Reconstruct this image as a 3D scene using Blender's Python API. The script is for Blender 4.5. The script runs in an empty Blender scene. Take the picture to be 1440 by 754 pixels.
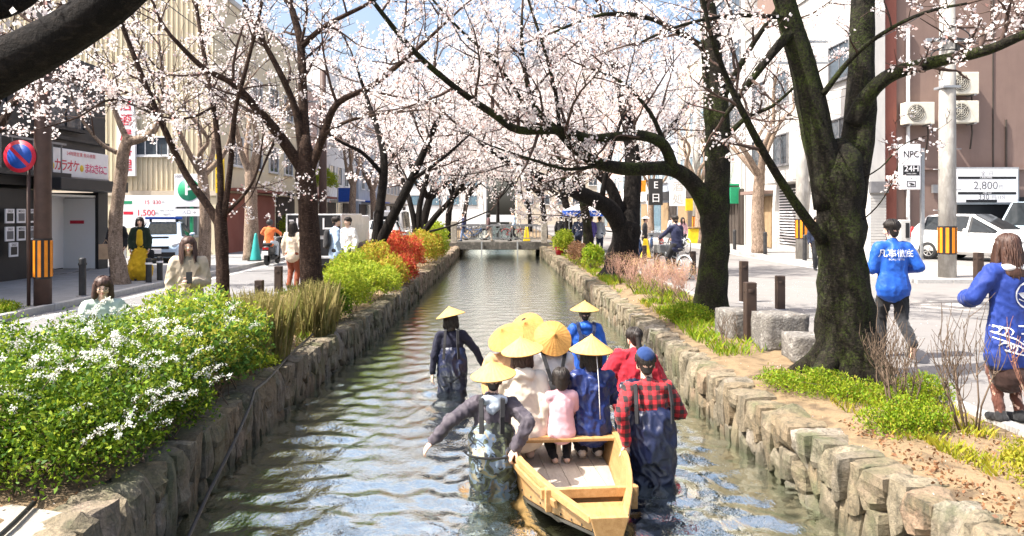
import bpy, bmesh, math, random
import numpy as np
from mathutils import Vector, Matrix, Euler, noise
from mathutils.bvhtree import BVHTree

random.seed(11)
RG = np.random.default_rng(11)
S = bpy.context.scene
COL = S.collection
R = math.radians

# ------------------------------------------------------------------ camera, sky, sun, exposure
# street level is z = 0, the canal runs along +Y, the eye is 1.82 m above the street
FPX, HZ, VX, EYE = 1050.0, 300.0, 700.0, 1.82
cam_d = bpy.data.cameras.new('camera')
cam = bpy.data.objects.new('camera', cam_d); COL.objects.link(cam)
cam.location = (0, 0, EYE); cam.rotation_euler = (R(90), 0, 0)
cam_d.sensor_fit = 'HORIZONTAL'; cam_d.sensor_width = 36.0; cam_d.lens = FPX / 1440 * 36
cam_d.shift_x = (720 - VX) / 1440; cam_d.shift_y = -(377 - HZ) / 1440
cam_d.clip_start = 0.05; cam_d.clip_end = 2000
S.camera = cam

SUN_EL, SUN_AZ = 55.0, -108.0          # azimuth from +Y (straight ahead) towards +X; negative = to the left
wd = bpy.data.worlds.new('World'); S.world = wd; wd.use_nodes = True
_nt = wd.node_tree; _bg = _nt.nodes['Background']
_sky = _nt.nodes.new('ShaderNodeTexSky'); _sky.sky_type = 'NISHITA'; _sky.sun_disc = False
_sky.sun_elevation = R(SUN_EL); _sky.sun_rotation = R(SUN_AZ)
_sky.air_density = 1.0; _sky.dust_density = 6.0; _sky.ozone_density = 1.0
_nt.links.new(_sky.outputs[0], _bg.inputs[0]); _bg.inputs[1].default_value = 0.15
sun_d = bpy.data.lights.new('sun', 'SUN'); sun_d.energy = 5.0; sun_d.angle = R(0.6); sun_d.color = (1.0, 0.95, 0.87)
sun = bpy.data.objects.new('sun', sun_d); COL.objects.link(sun)
_sd = Vector((math.sin(R(SUN_AZ)) * math.cos(R(SUN_EL)), math.cos(R(SUN_AZ)) * math.cos(R(SUN_EL)), math.sin(R(SUN_EL))))
sun.rotation_euler = _sd.to_track_quat('Z', 'Y').to_euler(); sun.location = (-10, 20, 30)
S.view_settings.view_transform = 'Standard'; S.view_settings.look = 'None'
S.view_settings.exposure = 1.22; S.view_settings.gamma = 1.0
S.render.engine = 'CYCLES'
S.cycles.max_bounces = 7; S.cycles.diffuse_bounces = 3; S.cycles.glossy_bounces = 3
S.cycles.transmission_bounces = 4; S.cycles.transparent_max_bounces = 10
S.cycles.use_denoising = True; S.cycles.sample_clamp_indirect = 6.0
S.cycles.caustics_reflective = False; S.cycles.caustics_refractive = False

# ------------------------------------------------------------------ helpers
_TS = bpy.data.scenes.new('workbench')
def evaluated_mesh(o):
    """mesh of an object with its modifiers applied, worked out in a scene of its own"""
    _TS.collection.objects.link(o); vl = _TS.view_layers[0]; vl.update(); dg = vl.depsgraph
    me = bpy.data.meshes.new_from_object(o.evaluated_get(dg)); _TS.collection.objects.unlink(o); return me
def W(px, py, Y):
    """point seen at that place of the photograph, Y metres down the canal"""
    return Vector(((px - VX) / FPX * Y, Y, EYE - (py - HZ) / FPX * Y))
def G(px, py, z=0.0):
    """point of the level z seen at that place of the photograph"""
    Y = (EYE - z) * FPX / (py - HZ)
    return Vector(((px - VX) / FPX * Y, Y, z))

class MB:
    def __init__(s): s.v = []; s.f = []; s.m = []; s.s = []
    def add(s, v, f, mat=0, smooth=False):
        b = len(s.v); s.v += [tuple(p) for p in v]
        for q in f: s.f.append(tuple(i + b for i in q)); s.m.append(mat); s.s.append(smooth)
        return s
    def box(s, c, d, rz=0.0, mat=0, M=None, taper=(1, 1)):
        x, y, z = d[0] / 2, d[1] / 2, d[2] / 2
        V = [Vector((sx * x * (taper[0] if sz > 0 else 1), sy * y * (taper[1] if sz > 0 else 1), sz * z)) for sz in (-1, 1) for sy in (-1, 1) for sx in (-1, 1)]
        if rz: r = Matrix.Rotation(rz, 3, 'Z'); V = [r @ p for p in V]
        if M is not None: V = [M @ p for p in V]
        V = [p + Vector(c) for p in V]
        return s.add(V, [(0, 2, 3, 1), (4, 5, 7, 6), (0, 1, 5, 4), (1, 3, 7, 5), (3, 2, 6, 7), (2, 0, 4, 6)], mat)
    def loft(s, rings, mat=0, smooth=True, cap=True, closed=True):
        n = len(rings[0]); V = [p for r in rings for p in r]; Fs = []
        for i in range(len(rings) - 1):
            for j in range(n if closed else n - 1):
                k = (j + 1) % n
                Fs.append((i * n + j, i * n + k, (i + 1) * n + k, (i + 1) * n + j))
        s.add(V, Fs, mat, smooth)
        if cap and closed:
            b = len(s.v) - len(V)
            s.f.append(tuple(b + j for j in reversed(range(n)))); s.m.append(mat); s.s.append(False)
            s.f.append(tuple(b + (len(rings) - 1) * n + j for j in range(n))); s.m.append(mat); s.s.append(False)
        return s
    def tube(s, pts, rad, n=8, mat=0, smooth=True, cap=True):
        pts = [Vector(p) for p in pts]
        if not hasattr(rad, '__len__'): rad = [rad] * len(pts)
        rings = []; u = None
        for i, p in enumerate(pts):
            d = (pts[min(i + 1, len(pts) - 1)] - pts[max(i - 1, 0)])
            if d.length < 1e-9: d = Vector((0, 0, 1))
            d.normalize()
            if u is None: u = d.orthogonal().normalized()
            else:
                u = u - d * u.dot(d)
                u = u.normalized() if u.length > 1e-6 else d.orthogonal().normalized()
            w = d.cross(u)
            rings.append([p + (u * math.cos(2 * math.pi * k / n) + w * math.sin(2 * math.pi * k / n)) * rad[i] for k in range(n)])
        return s.loft(rings, mat, smooth, cap)
    def lathe(s, prof, n=24, c=(0, 0, 0), mat=0, M=None, smooth=True, cap=False):
        rings = []
        for r, z in prof:
            ring = [Vector((r * math.cos(2 * math.pi * k / n), r * math.sin(2 * math.pi * k / n), z)) for k in range(n)]
            if M is not None: ring = [M @ p for p in ring]
            rings.append([p + Vector(c) for p in ring])
        return s.loft(rings, mat, smooth, cap)
    def prism(s, poly, h, M=None, mat=0, c=(0, 0, 0)):
        """2-D polygon (x, z) in the plane y = 0 made h thick towards +y, then placed by M"""
        n = len(poly); V = [Vector((x, 0, z)) for x, z in poly] + [Vector((x, h, z)) for x, z in poly]
        if M is not None: V = [M @ p for p in V]
        V = [p + Vector(c) for p in V]
        return s.add(V, [tuple(range(n)), tuple(range(2 * n - 1, n - 1, -1))] + [((i + 1) % n, i, n + i, n + (i + 1) % n) for i in range(n)], mat)
    def mesh(s, name):
        me = bpy.data.meshes.new(name); me.from_pydata(s.v, [], s.f)
        if s.f:
            me.polygons.foreach_set('material_index', s.m); me.polygons.foreach_set('use_smooth', s.s)
        me.update(); return me
    def build(s, name, mats, parent=None, **k):
        return mkobj(name, s.mesh(name), mats, parent, **k)

def mkobj(name, me, mats, parent=None, loc=None, rot=None, world=True, recalc=False):
    if recalc:
        bm = bmesh.new(); bm.from_mesh(me); bmesh.ops.recalc_face_normals(bm, faces=bm.faces); bm.to_mesh(me); bm.free()
    if mats is not None and not me.materials:
        for m in (mats if isinstance(mats, (list, tuple)) else [mats]): me.materials.append(m)
    o = bpy.data.objects.new(name, me); COL.objects.link(o)
    if loc is not None: o.location = loc
    if rot is not None: o.rotation_euler = rot
    if parent is not None: setparent(o, parent, world)
    return o
def wmat(o):
    m = Matrix.LocRotScale(o.location, o.rotation_euler, o.scale)
    return wmat(o.parent) @ o.matrix_parent_inverse @ m if o.parent else m
def setparent(o, p, world=True):
    o.parent = p
    if world: o.matrix_parent_inverse = wmat(p).inverted()
def empty(name, loc=(0, 0, 0), rz=0.0, parent=None):
    o = bpy.data.objects.new(name, None); COL.objects.link(o); o.location = loc; o.rotation_euler = (0, 0, rz)
    o.empty_display_size = 0.2
    if parent is not None: setparent(o, parent)
    return o
def tag(o, label=None, cat=None, group=None, kind=None):
    if label: o['label'] = label
    if cat: o['category'] = cat
    if group: o['group'] = group
    if kind: o['kind'] = kind
    return o
def thing(name, label, cat, loc=(0, 0, 0), rz=0.0, group=None):
    return tag(empty(name, loc, rz), label, cat, group)
def copy_tree(o, parent=None):
    c = o.copy(); COL.objects.link(c)
    if parent is not None: c.parent = parent
    for ch in list(o.children): copy_tree(ch, c)
    return c
def bev(o, w=0.01, n=2):
    m = o.modifiers.new('bevel', 'BEVEL'); m.width = w; m.segments = n; m.limit_method = 'ANGLE'; m.angle_limit = R(40)
    return o
def fastmesh(name, V, k, smooth=False):
    """V: (N*k, 3) array of N separate k-gons"""
    V = np.asarray(V, dtype=np.float32).reshape(-1, 3); n = len(V) // k
    me = bpy.data.meshes.new(name)
    me.vertices.add(n * k); me.vertices.foreach_set('co', V.ravel())
    me.loops.add(n * k); me.loops.foreach_set('vertex_index', np.arange(n * k, dtype=np.int32))
    me.polygons.add(n); me.polygons.foreach_set('loop_start', np.arange(0, n * k, k, dtype=np.int32))
    try: me.polygons.foreach_set('loop_total', np.full(n, k, dtype=np.int32))
    except Exception: pass
    if smooth: me.polygons.foreach_set('use_smooth', np.ones(n, dtype=bool))
    me.update(calc_edges=True); me.validate()
    return me
def gridmesh(name, P, smooth=True):
    """P: (a, b, 3) grid of points"""
    a, b = P.shape[:2]; idx = np.arange(a * b).reshape(a, b)
    q = np.stack([idx[:-1, :-1], idx[1:, :-1], idx[1:, 1:], idx[:-1, 1:]], -1).reshape(-1, 4)
    me = bpy.data.meshes.new(name)
    me.vertices.add(a * b); me.vertices.foreach_set('co', P.astype(np.float32).ravel())
    me.loops.add(len(q) * 4); me.loops.foreach_set('vertex_index', q.astype(np.int32).ravel())
    me.polygons.add(len(q)); me.polygons.foreach_set('loop_start', np.arange(0, len(q) * 4, 4, dtype=np.int32))
    if smooth: me.polygons.foreach_set('use_smooth', np.ones(len(q), dtype=bool))
    me.update(calc_edges=True); me.validate()
    return me
def rand_dirs(n):
    v = RG.normal(size=(n, 3)); return v / np.linalg.norm(v, axis=1, keepdims=True)
def leaves(P, size, aspect=0.55, up=0.0, fold=0.25, tri=False):
    """folded leaf-like quads at the points P (N,3); size (N,) or scalar"""
    n = len(P); P = np.asarray(P); size = np.broadcast_to(np.asarray(size, dtype=float), (n,))[:, None]
    d = rand_dirs(n); d[:, 2] += up; d /= np.linalg.norm(d, axis=1, keepdims=True)
    w = np.cross(d, rand_dirs(n)); w /= np.linalg.norm(w, axis=1, keepdims=True) + 1e-9
    nn = np.cross(d, w)
    a = P; b = P + d * size * .5 + w * size * aspect * .5 + nn * size * fold * .5
    c = P + d * size; e = P + d * size * .5 - w * size * aspect * .5 + nn * size * fold * .5
    return np.stack([a, b, c, e], 1).reshape(-1, 3)

_TX = {}
def text2d(txt, size=1.0, bold=0.0):
    """centred 2-D triangles of a line of text"""
    key = (txt, bold)
    if key not in _TX:
        cu = bpy.data.curves.new('text', 'FONT'); cu.body = txt; cu.align_x = 'CENTER'; cu.align_y = 'CENTER'; cu.size = 1.0
        cu.offset = bold; cu.resolution_u = 3; cu.fill_mode = 'BOTH'
        o = bpy.data.objects.new('text', cu); me = evaluated_mesh(o)
        v = [(p.co.x, p.co.y) for p in me.vertices]; f = [tuple(p.vertices) for p in me.polygons]
        bpy.data.objects.remove(o); bpy.data.curves.remove(cu); bpy.data.meshes.remove(me)
        _TX[key] = (v, f)
    v, f = _TX[key]
    return [(x * size, y * size) for x, y in v], f
def text_on(mb, txt, c, ux, uy, size, mat=0, bold=0.0, width=None):
    """text added to a mesh: centre c, right vector ux, up vector uy"""
    v, f = text2d(txt, size, bold)
    if not v: return
    ux = Vector(ux); uy = Vector(uy); c = Vector(c); k = 1.0
    if width:
        xs = [p[0] for p in v]; k = width / max(1e-6, max(xs) - min(xs)); cx = (max(xs) + min(xs)) / 2
    else: cx = 0
    mb.add([c + ux * ((x - cx) * k) + uy * y for x, y in v], f, mat)

# ------------------------------------------------------------------ materials
def newmat(name):
    m = bpy.data.materials.new(name); m.use_nodes = True
    nt = m.node_tree; return m, nt, nt.nodes['Principled BSDF'], nt.nodes['Material Output']
def nd(nt, t, **k):
    n = nt.nodes.new(t)
    for a, b in k.items():
        if a.startswith('i_'): n.inputs[int(a[2:]) if a[2:].isdigit() else a[2:].replace('_', ' ')].default_value = b
        else: setattr(n, a, b)
    return n
def c4(c): return (c[0], c[1], c[2], 1.0)
def coords(nt, kind='Object', scale=(1, 1, 1)):
    mp = nd(nt, 'ShaderNodeMapping'); mp.inputs['Scale'].default_value = scale
    if kind == 'World':
        g = nd(nt, 'ShaderNodeNewGeometry'); nt.links.new(g.outputs['Position'], mp.inputs[0])
    else:
        t = nd(nt, 'ShaderNodeTexCoord'); nt.links.new(t.outputs[kind], mp.inputs[0])
    return mp.outputs[0]
def noise_n(nt, vec, scale, detail=5, rough=0.6, dist=0.0):
    n = nd(nt, 'ShaderNodeTexNoise'); n.inputs['Scale'].default_value = scale; n.inputs['Detail'].default_value = detail
    n.inputs['Roughness'].default_value = rough; n.inputs['Distortion'].default_value = dist
    nt.links.new(vec, n.inputs['Vector']); return n
def ramp(nt, fac, stops, interp='LINEAR'):
    r = nd(nt, 'ShaderNodeValToRGB'); r.color_ramp.interpolation = interp
    el = r.color_ramp.elements
    while len(el) < len(stops): el.new(0.5)
    for e, (p, c) in zip(el, stops): e.position = p; e.color = c4(c)
    nt.links.new(fac, r.inputs[0]); return r.outputs[0]
def mixc(nt, fac, a, b, mode='MIX'):
    m = nd(nt, 'ShaderNodeMix'); m.data_type = 'RGBA'; m.blend_type = mode
    for sock, val in ((m.inputs['Factor'], fac), (m.inputs[6], a), (m.inputs[7], b)):
        if hasattr(val, 'links'): nt.links.new(val, sock)
        elif hasattr(val, '__len__'): sock.default_value = c4(val)
        else: sock.default_value = val
    return m.outputs[2]
def bumpn(nt, h, strength, dist=0.02, normal=None):
    b = nd(nt, 'ShaderNodeBump'); b.inputs['Strength'].default_value = strength; b.inputs['Distance'].default_value = dist
    nt.links.new(h, b.inputs['Height'])
    if normal is not None: nt.links.new(normal, b.inputs['Normal'])
    return b.outputs[0]
_PM = {}
def pm(name, c1, c2=None, c3=None, scale=6, detail=5, rough=0.75, bump=0.25, bscale=30, bdist=0.01, metallic=0.0, coords_='Object',
       stretch=(1, 1, 1), rnd=0.0, spec=0.4, coat=0.0, sheen=0.0, lo=0.35, hi=0.65):
    """general procedural material: noise between two or three colours, optional per-object variation and relief"""
    if name in _PM: return _PM[name]
    m, nt, b, out = newmat(name); L = nt.links
    vec = coords(nt, coords_, stretch)
    c2 = c2 or tuple(x * 0.82 for x in c1)
    n = noise_n(nt, vec, scale, detail)
    st = [(lo, c1), (hi, c2)] if c3 is None else [(lo, c1), ((lo + hi) / 2, c2), (hi, c3)]
    col = ramp(nt, n.outputs['Fac'], st)
    if rnd:
        oi = nd(nt, 'ShaderNodeObjectInfo'); h = nd(nt, 'ShaderNodeHueSaturation')
        mr = nd(nt, 'ShaderNodeMapRange'); mr.inputs[3].default_value = 1 - rnd; mr.inputs[4].default_value = 1 + rnd
        L.new(oi.outputs['Random'], mr.inputs[0]); L.new(mr.outputs[0], h.inputs['Value']); L.new(col, h.inputs['Color']); col = h.outputs[0]
    L.new(col, b.inputs['Base Color'])
    b.inputs['Roughness'].default_value = rough; b.inputs['Metallic'].default_value = metallic
    b.inputs['Specular IOR Level'].default_value = spec
    if coat: b.inputs['Coat Weight'].default_value = coat; b.inputs['Coat Roughness'].default_value = 0.06
    if sheen: b.inputs['Sheen Weight'].default_value = sheen
    if bump:
        n2 = noise_n(nt, vec, bscale, 4)
        L.new(bumpn(nt, n2.outputs['Fac'], bump, bdist), b.inputs['Normal'])
    _PM[name] = m
    return m
def leafmat(name, cols, trans=0.35, rough=0.6, spec=0.25, nscale=0.0):
    """leaf or petal: colour drawn per leaf, light passes through"""
    m, nt, b, out = newmat(name); L = nt.links
    g = nd(nt, 'ShaderNodeNewGeometry')
    k = len(cols); col = ramp(nt, g.outputs['Random Per Island'], [(i / max(1, k - 1), c) for i, c in enumerate(cols)])
    L.new(col, b.inputs['Base Color']); b.inputs['Roughness'].default_value = rough; b.inputs['Specular IOR Level'].default_value = spec
    t = nd(nt, 'ShaderNodeBsdfTranslucent'); L.new(col, t.inputs['Color'])
    mx = nd(nt, 'ShaderNodeMixShader'); mx.inputs[0].default_value = trans
    L.new(b.outputs[0], mx.inputs[1]); L.new(t.outputs[0], mx.inputs[2]); L.new(mx.outputs[0], out.inputs['Surface'])
    return m
def glassmat(name, col=(0.02, 0.025, 0.03), rough=0.05):
    return pm(name, col, tuple(x * 1.5 for x in col), rough=rough, bump=0.02, bscale=2, spec=0.5)
# ------------------------------------------------------------------ setting: ground, streets, canal
_LY = [1, 4.7, 8, 10.3, 14.9, 33, 160]; _LX = [-2.40, -2.48, -2.60, -2.55, -2.32, -2.2, -2.2]
_RY = [1, 4.35, 5.6, 7.6, 10.4, 18, 40, 160]; _RX = [3.05, 2.9, 2.66, 2.52, 2.47, 2.5, 2.4, 2.4]
def xL(y): return float(np.interp(y, _LY, _LX))
def xR(y): return float(np.interp(y, _RY, _RX))
WATER, BED, CAP = -0.60, -1.13, -0.05

def road_mat(name, c1, c2, speck=60, joint=None, rough=0.85):
    m, nt, b, out = newmat(name); L = nt.links
    vec = coords(nt, 'World')
    n1 = noise_n(nt, vec, 0.35, 5, 0.6); n2 = noise_n(nt, vec, speck, 3, 0.7); n3 = noise_n(nt, vec, 2.2, 6, 0.65)
    col = ramp(nt, n1.outputs['Fac'], [(0.3, c1), (0.7, c2)])
    col = mixc(nt, ramp(nt, n2.outputs['Fac'], [(0.3, (.55, .55, .55)), (0.7, (0, 0, 0))]), col, tuple(x * .6 for x in c1))
    col = mixc(nt, ramp(nt, n3.outputs['Fac'], [(0.48, (0, 0, 0)), (0.72, (.55, .55, .55))]), col, tuple(x * .6 for x in c2))
    h = n2.outputs['Fac']
    if joint:
        br = nd(nt, 'ShaderNodeTexBrick'); L.new(vec, br.inputs['Vector']); br.inputs['Scale'].default_value = 1.0
        br.inputs['Brick Width'].default_value = joint[0]; br.inputs['Row Height'].default_value = joint[1]
        br.inputs['Mortar Size'].default_value = 0.006; br.inputs['Mortar Smooth'].default_value = 0.3
        br.inputs['Color1'].default_value = (1, 1, 1, 1); br.inputs['Color2'].default_value = (.86, .86, .86, 1); br.inputs['Mortar'].default_value = (.5, .5, .5, 1)
        col = mixc(nt, 1.0, col, br.outputs['Color'], 'MULTIPLY')
    L.new(col, b.inputs['Base Color']); b.inputs['Roughness'].default_value = rough; b.inputs['Specular IOR Level'].default_value = .3
    L.new(bumpn(nt, h, .35, .004), b.inputs['Normal'])
    return m
M_asph = road_mat('pale_asphalt', (.20, .197, .20), (.26, .252, .25))
M_asphR = road_mat('pale_street_paving', (.205, .195, .19), (.26, .245, .23), 70)
M_walk = road_mat('sidewalk_slabs', (.27, .275, .28), (.34, .34, .34), 50, (0.6, 0.3))
M_walkR = road_mat('sidewalk_slabs_warm', (.31, .295, .28), (.37, .35, .33), 50, (0.6, 0.3))
M_lot = road_mat('parking_lot_asphalt', (.2, .2, .2), (.27, .265, .26), 60)
M_soil = pm('dry_soil', (.16, .11, .062), (.225, .16, .09), (.10, .07, .042), scale=3.5, detail=9, rough=.95, bump=.8, bscale=45, bdist=.02, coords_='World')
M_conc = pm('weathered_concrete', (.36, .33, .28), (.27, .25, .21), (.42, .39, .34), scale=5, detail=8, rough=.9, bump=.5, bscale=60, bdist=.01, coords_='World')
M_kerb = pm('kerb_granite', (.42, .41, .39), (.33, .32, .31), scale=14, rough=.85, bump=.3, bscale=90, coords_='World', rnd=.12)
M_white = pm('white_road_paint', (.72, .72, .7), (.55, .55, .53), scale=18, rough=.7, bump=.2, bscale=60, coords_='World')

def sheet(name, quads, mat, kind='structure'):
    mb = MB()
    for q in quads: mb.add(q, [(0, 1, 2, 3)])
    return tag(mb.build(name, mat), kind=kind)
def rect(x0, x1, y0, y1, z): return [(x0, y0, z), (x1, y0, z), (x1, y1, z), (x0, y1, z)]
# one ground sheet, open only where the canal is
sheet('ground', [rect(-400, -2.9, -40, 160, -.06), rect(3.2, 400, -40, 160, -.06), rect(-400, 400, 160, 900, -.06)], M_lot)
sheet('left_road', [rect(-8.3, -4.95, -10, 160, 0)], M_asph)
sheet('right_road', [rect(4.45, 10.8, -10, 160, 0)], M_asphR)
sheet('left_pavement', [rect(-12.6, -8.44, -10, 160, .10)], M_walk)
sheet('right_pavement', [rect(10.94, 13.6, 19.5, 160, .10)], M_walkR)
sheet('right_side_street', [rect(10.8, 60, -10, 19.4, -.004)], M_asphR)
sheet('right_parking_lot', [[(13.6, 17.5, .0), (60, 17.5, .0), (60, 22, .26), (13.6, 22, .26)], rect(13.6, 60, 22, 30, .26)], M_asphR)
sheet('left_parking_lot', [rect(-30, -12.6, 23.5, 34, .04)], M_asph)
sheet('canal_bed', [rect(-3, 3.4, -5, 160, BED)], pm('stream_bed', (.30, .23, .10), (.17, .14, .06), (.38, .31, .17), scale=3, detail=9, rough=.9, bump=.6, bscale=25, bdist=.03, coords_='World'))

def kerb(name, x, y0, y1, z0, h, w, label):
    root = tag(empty(name, (x, y0, z0)), kind='structure')
    mb = MB(); mb.box((0, 0, h / 2), (w, .985, h)); me = mb.mesh('kerb_stone'); me.materials.append(M_kerb)
    y = y0
    while y < y1:
        o = mkobj('kerb_stone', me, None, root, loc=(x, y + .5, z0 + RG.uniform(-.004, .004))); bev(o, .015)
        y += 1.0
    return root
kerb('left_kerb', -8.37, 5, 46, -.02, .14, .14, 'kerb')
kerb('right_kerb', 10.87, 19.5, 60, -.02, .14, .14, 'kerb')
_k = tag(empty('lot_retaining_edge', (13.6, 18, 0)), kind='structure'); mb = MB(); mb.box((13.58, 22.2, .06), (.12, 9.4, .44)); mb.build('edge', M_kerb, _k)
_k = tag(empty('corner_kerb', (10.9, 19.45, 0)), kind='structure')
for i in range(3):
    mb = MB(); mb.box((11.35 + i * .95, 19.45, .045), (.94, .14, .13)); bev(mb.build('kerb_stone', M_kerb, _k), .015)
kerb('bank_edging', 4.4, 3, 40, -.07, .10, .10, 'edging')

# painted road lines
def strip(name, x0, x1, y0, y1, label):
    o = sheet(name, [rect(x0, x1, y0, y1, .004)], M_white); return o
strip('left_edge_line', -8.0, -7.88, 4, 90, '')
strip('right_edge_line', 10.4, 10.52, 22, 90, '')

# banks: uneven soil between canal and street
def bank(name, f0, x1, y0, y1, ny, nx, z1):
    ys = np.concatenate([np.linspace(y0, 24, ny, endpoint=False), np.linspace(24, y1, ny // 3)])
    P = np.zeros((len(ys), nx, 3))
    for i, y in enumerate(ys):
        a = f0(y)
        for j in range(nx):
            t = j / (nx - 1); x = a + (x1 - a) * t
            h = .05 * noise.noise(Vector((x * 1.6, y * 1.6, 3))) + .022 * noise.noise(Vector((x * 6, y * 6, 7)))
            e = min(1, t * 4, (1 - t) * 4)
            P[i, j] = (x, y, CAP - .012 + (z1 - CAP - .012) * t + (h + .045) * max(0, e))
    return tag(mkobj(name, gridmesh(name, P), M_soil), kind='structure')
bank('left_bank', lambda y: xL(y) - .25, -4.96, 1.5, 90, 150, 18, -.01)
bank('right_bank', lambda y: xR(y) + .22, 4.36, 1.5, 90, 150, 18, -.01)

# canal walls of rough stones
def stone_mesh(k):
    bm = bmesh.new(); bmesh.ops.create_cube(bm, size=1.0)
    bmesh.ops.subdivide_edges(bm, edges=bm.edges[:], cuts=3, use_grid_fill=True)
    off = Vector((k * 3.1, k * 1.7, k * 2.3))
    for v in bm.verts:
        c = v.co.copy()
        rr = Vector((c.x, c.y, c.z)); rr.normalize()
        c = c.lerp(rr * .62, .24)
        nn = noise.noise(c * 2.3 + off); n2 = noise.noise(c * 5.5 + off)
        v.co = c * (1 + .17 * nn + .08 * n2)
        # flat fracture planes
        for q in range(3):
            pd = Vector((math.sin(k * 2.1 + q * 1.9), math.cos(k * 1.3 + q * 2.6), math.sin(k * .7 + q))).normalized()
            dd = v.co.dot(pd) - .47
            if dd > 0: v.co -= pd * dd * .85
    me = bpy.data.meshes.new('stone'); bm.to_mesh(me); bm.free(); return me
m, nt, b, out = newmat('canal_wall_stone'); L = nt.links
vec = coords(nt, 'World'); oi = nd(nt, 'ShaderNodeObjectInfo')
n1 = noise_n(nt, vec, 5, 8, .65); n2 = noise_n(nt, vec, 38, 5, .7); n3 = noise_n(nt, vec, 2.0, 5, .6)
base = ramp(nt, oi.outputs['Random'], [(0, (.26, .205, .13)), (.25, (.20, .175, .14)), (.5, (.31, .265, .19)), (.72, (.24, .175, .105)), (.9, (.32, .29, .25)), (1, (.31, .18, .10))])
n5 = noise_n(nt, coords(nt, 'World', (1, 1, .22)), 9, 6, .7)
col = mixc(nt, ramp(nt, n1.outputs['Fac'], [(.35, (0, 0, 0)), (.65, (.85, .85, .85))]), base, (.17, .14, .09))
col = mixc(nt, ramp(nt, n5.outputs['Fac'], [(.50, (0, 0, 0)), (.66, (.85, .85, .85))]), col, (.045, .042, .03))
col = mixc(nt, ramp(nt, n3.outputs['Fac'], [(.5, (0, 0, 0)), (.66, (.7, .7, .7))]), col, (.10, .115, .055))
col = mixc(nt, ramp(nt, n2.outputs['Fac'], [(.46, (0, 0, 0)), (.72, (.72, .72, .72))]), col, (.075, .066, .05))
sep = nd(nt, 'ShaderNodeSeparateXYZ'); L.new(vec, sep.inputs[0])
wet = nd(nt, 'ShaderNodeMapRange'); L.new(sep.outputs[2], wet.inputs[0]); wet.inputs[1].default_value = WATER - .02; wet.inputs[2].default_value = WATER + .16
wet.inputs[3].default_value = .75; wet.inputs[4].default_value = 0
col = mixc(nt, wet.outputs[0], col, (.05, .05, .03))
L.new(col, b.inputs['Base Color']); b.inputs['Roughness'].default_value = .85; b.inputs['Specular IOR Level'].default_value = .3
L.new(bumpn(nt, n2.outputs['Fac'], .8, .02, bumpn(nt, n1.outputs['Fac'], .7, .04)), b.inputs['Normal'])
M_stone = m
M_mortar = pm('wall_joint_earth', (.10, .085, .065), (.17, .145, .105), scale=8, rough=.95, bump=.6, bscale=30, coords_='World')
STONES = []
for k in range(14):
    me = stone_mesh(k); me.materials.append(M_stone); STONES.append(me)

def canal_wall(name, fx, side, label, seed):
    r = random.Random(seed)
    root = thing(name, label, 'wall', (fx(4), 4, CAP))
    # earth and joint behind the stones
    ys = [1.2, 3, 4.35, 5.6, 7.6, 9, 10.4, 13, 15, 18, 24, 33, 40, 60, 160]; mb = MB()
    rings = []
    for y in ys:
        x = fx(y)
        rings.append([(x + side * .06, y, -1.25), (x + side * .055, y, CAP - .05), (x + side * .32, y, CAP - .035), (x + side * .6, y, CAP - .08), (x + side * .6, y, -1.25)])
    mb.loft(rings, 0, False)
    mb.build('backing', M_mortar, root, recalc=True)
    def put(yc, zc, w, h, dep):
        me = STONES[r.randrange(14)]
        o = bpy.data.objects.new('stone', me); COL.objects.link(o)
        x = fx(yc) + side * (dep / 2 - .04 + r.uniform(-.018, .02)) + side * .06 * max(0, (zc + .62)) * -0.4
        o.location = (x, yc, zc); o.scale = (dep, w * 1.12, h * 1.10)
        sl = (fx(yc + .3) - fx(yc - .3)) / .6
        o.rotation_euler = (r.uniform(-.05, .05), r.uniform(-.08, .08) + (math.pi if r.random() < .5 else 0), -math.atan(sl) + r.uniform(-.07, .07))
        return o
    far = []; y = 2.2; nst = 0
    while y < 60:
        w = r.uniform(.14, .27) * (1 if y < 20 else 1.5)
        zt, zb = CAP + r.uniform(-.012, .006), -.86
        H = zt - zb; mode = r.random()
        if mode < .12: cuts = [(0, r.uniform(.62, .75)), None]
        elif mode < .6: cuts = [(0, r.uniform(.34, .55)), None]
        else: cuts = [(0, r.uniform(.25, .36)), (0, r.uniform(.58, .7)), None]
        edges = [0] + [c[1] for c in cuts if c] + [1.0]
        for a, b_ in zip(edges[:-1], edges[1:]):
            dz = (b_ - a) * H; zc = zt - (a + b_) / 2 * H
            o = put(y + w / 2 + r.uniform(-.02, .02), zc, w, dz, r.uniform(.30, .42) if a == 0 else r.uniform(.26, .34))
            if y < 21 and nst < 295: setparent(o, root); nst += 1
            else: far.append(o)
        y += w
    # stones too far to tell apart: real stones, one piece
    bm = bmesh.new()
    for o in far:
        tmp = bmesh.new(); tmp.from_mesh(o.data); tmp.transform(wmat(o))
        me = bpy.data.meshes.new('t'); tmp.to_mesh(me); tmp.free(); bm.from_mesh(me); bpy.data.meshes.remove(me); bpy.data.objects.remove(o)
    me = bpy.data.meshes.new('far_stones'); bm.to_mesh(me); bm.free(); me.materials.append(M_stone)
    tag(mkobj('far_stones', me, None, root), kind='stuff')
    return root
canal_wall('canal_wall', xL, -1, 'rough stone canal wall below the flowering hedge, left bank', 5)
canal_wall('canal_wall', xR, 1, 'rough stone canal wall below the mossy trees, right bank', 8)

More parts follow.
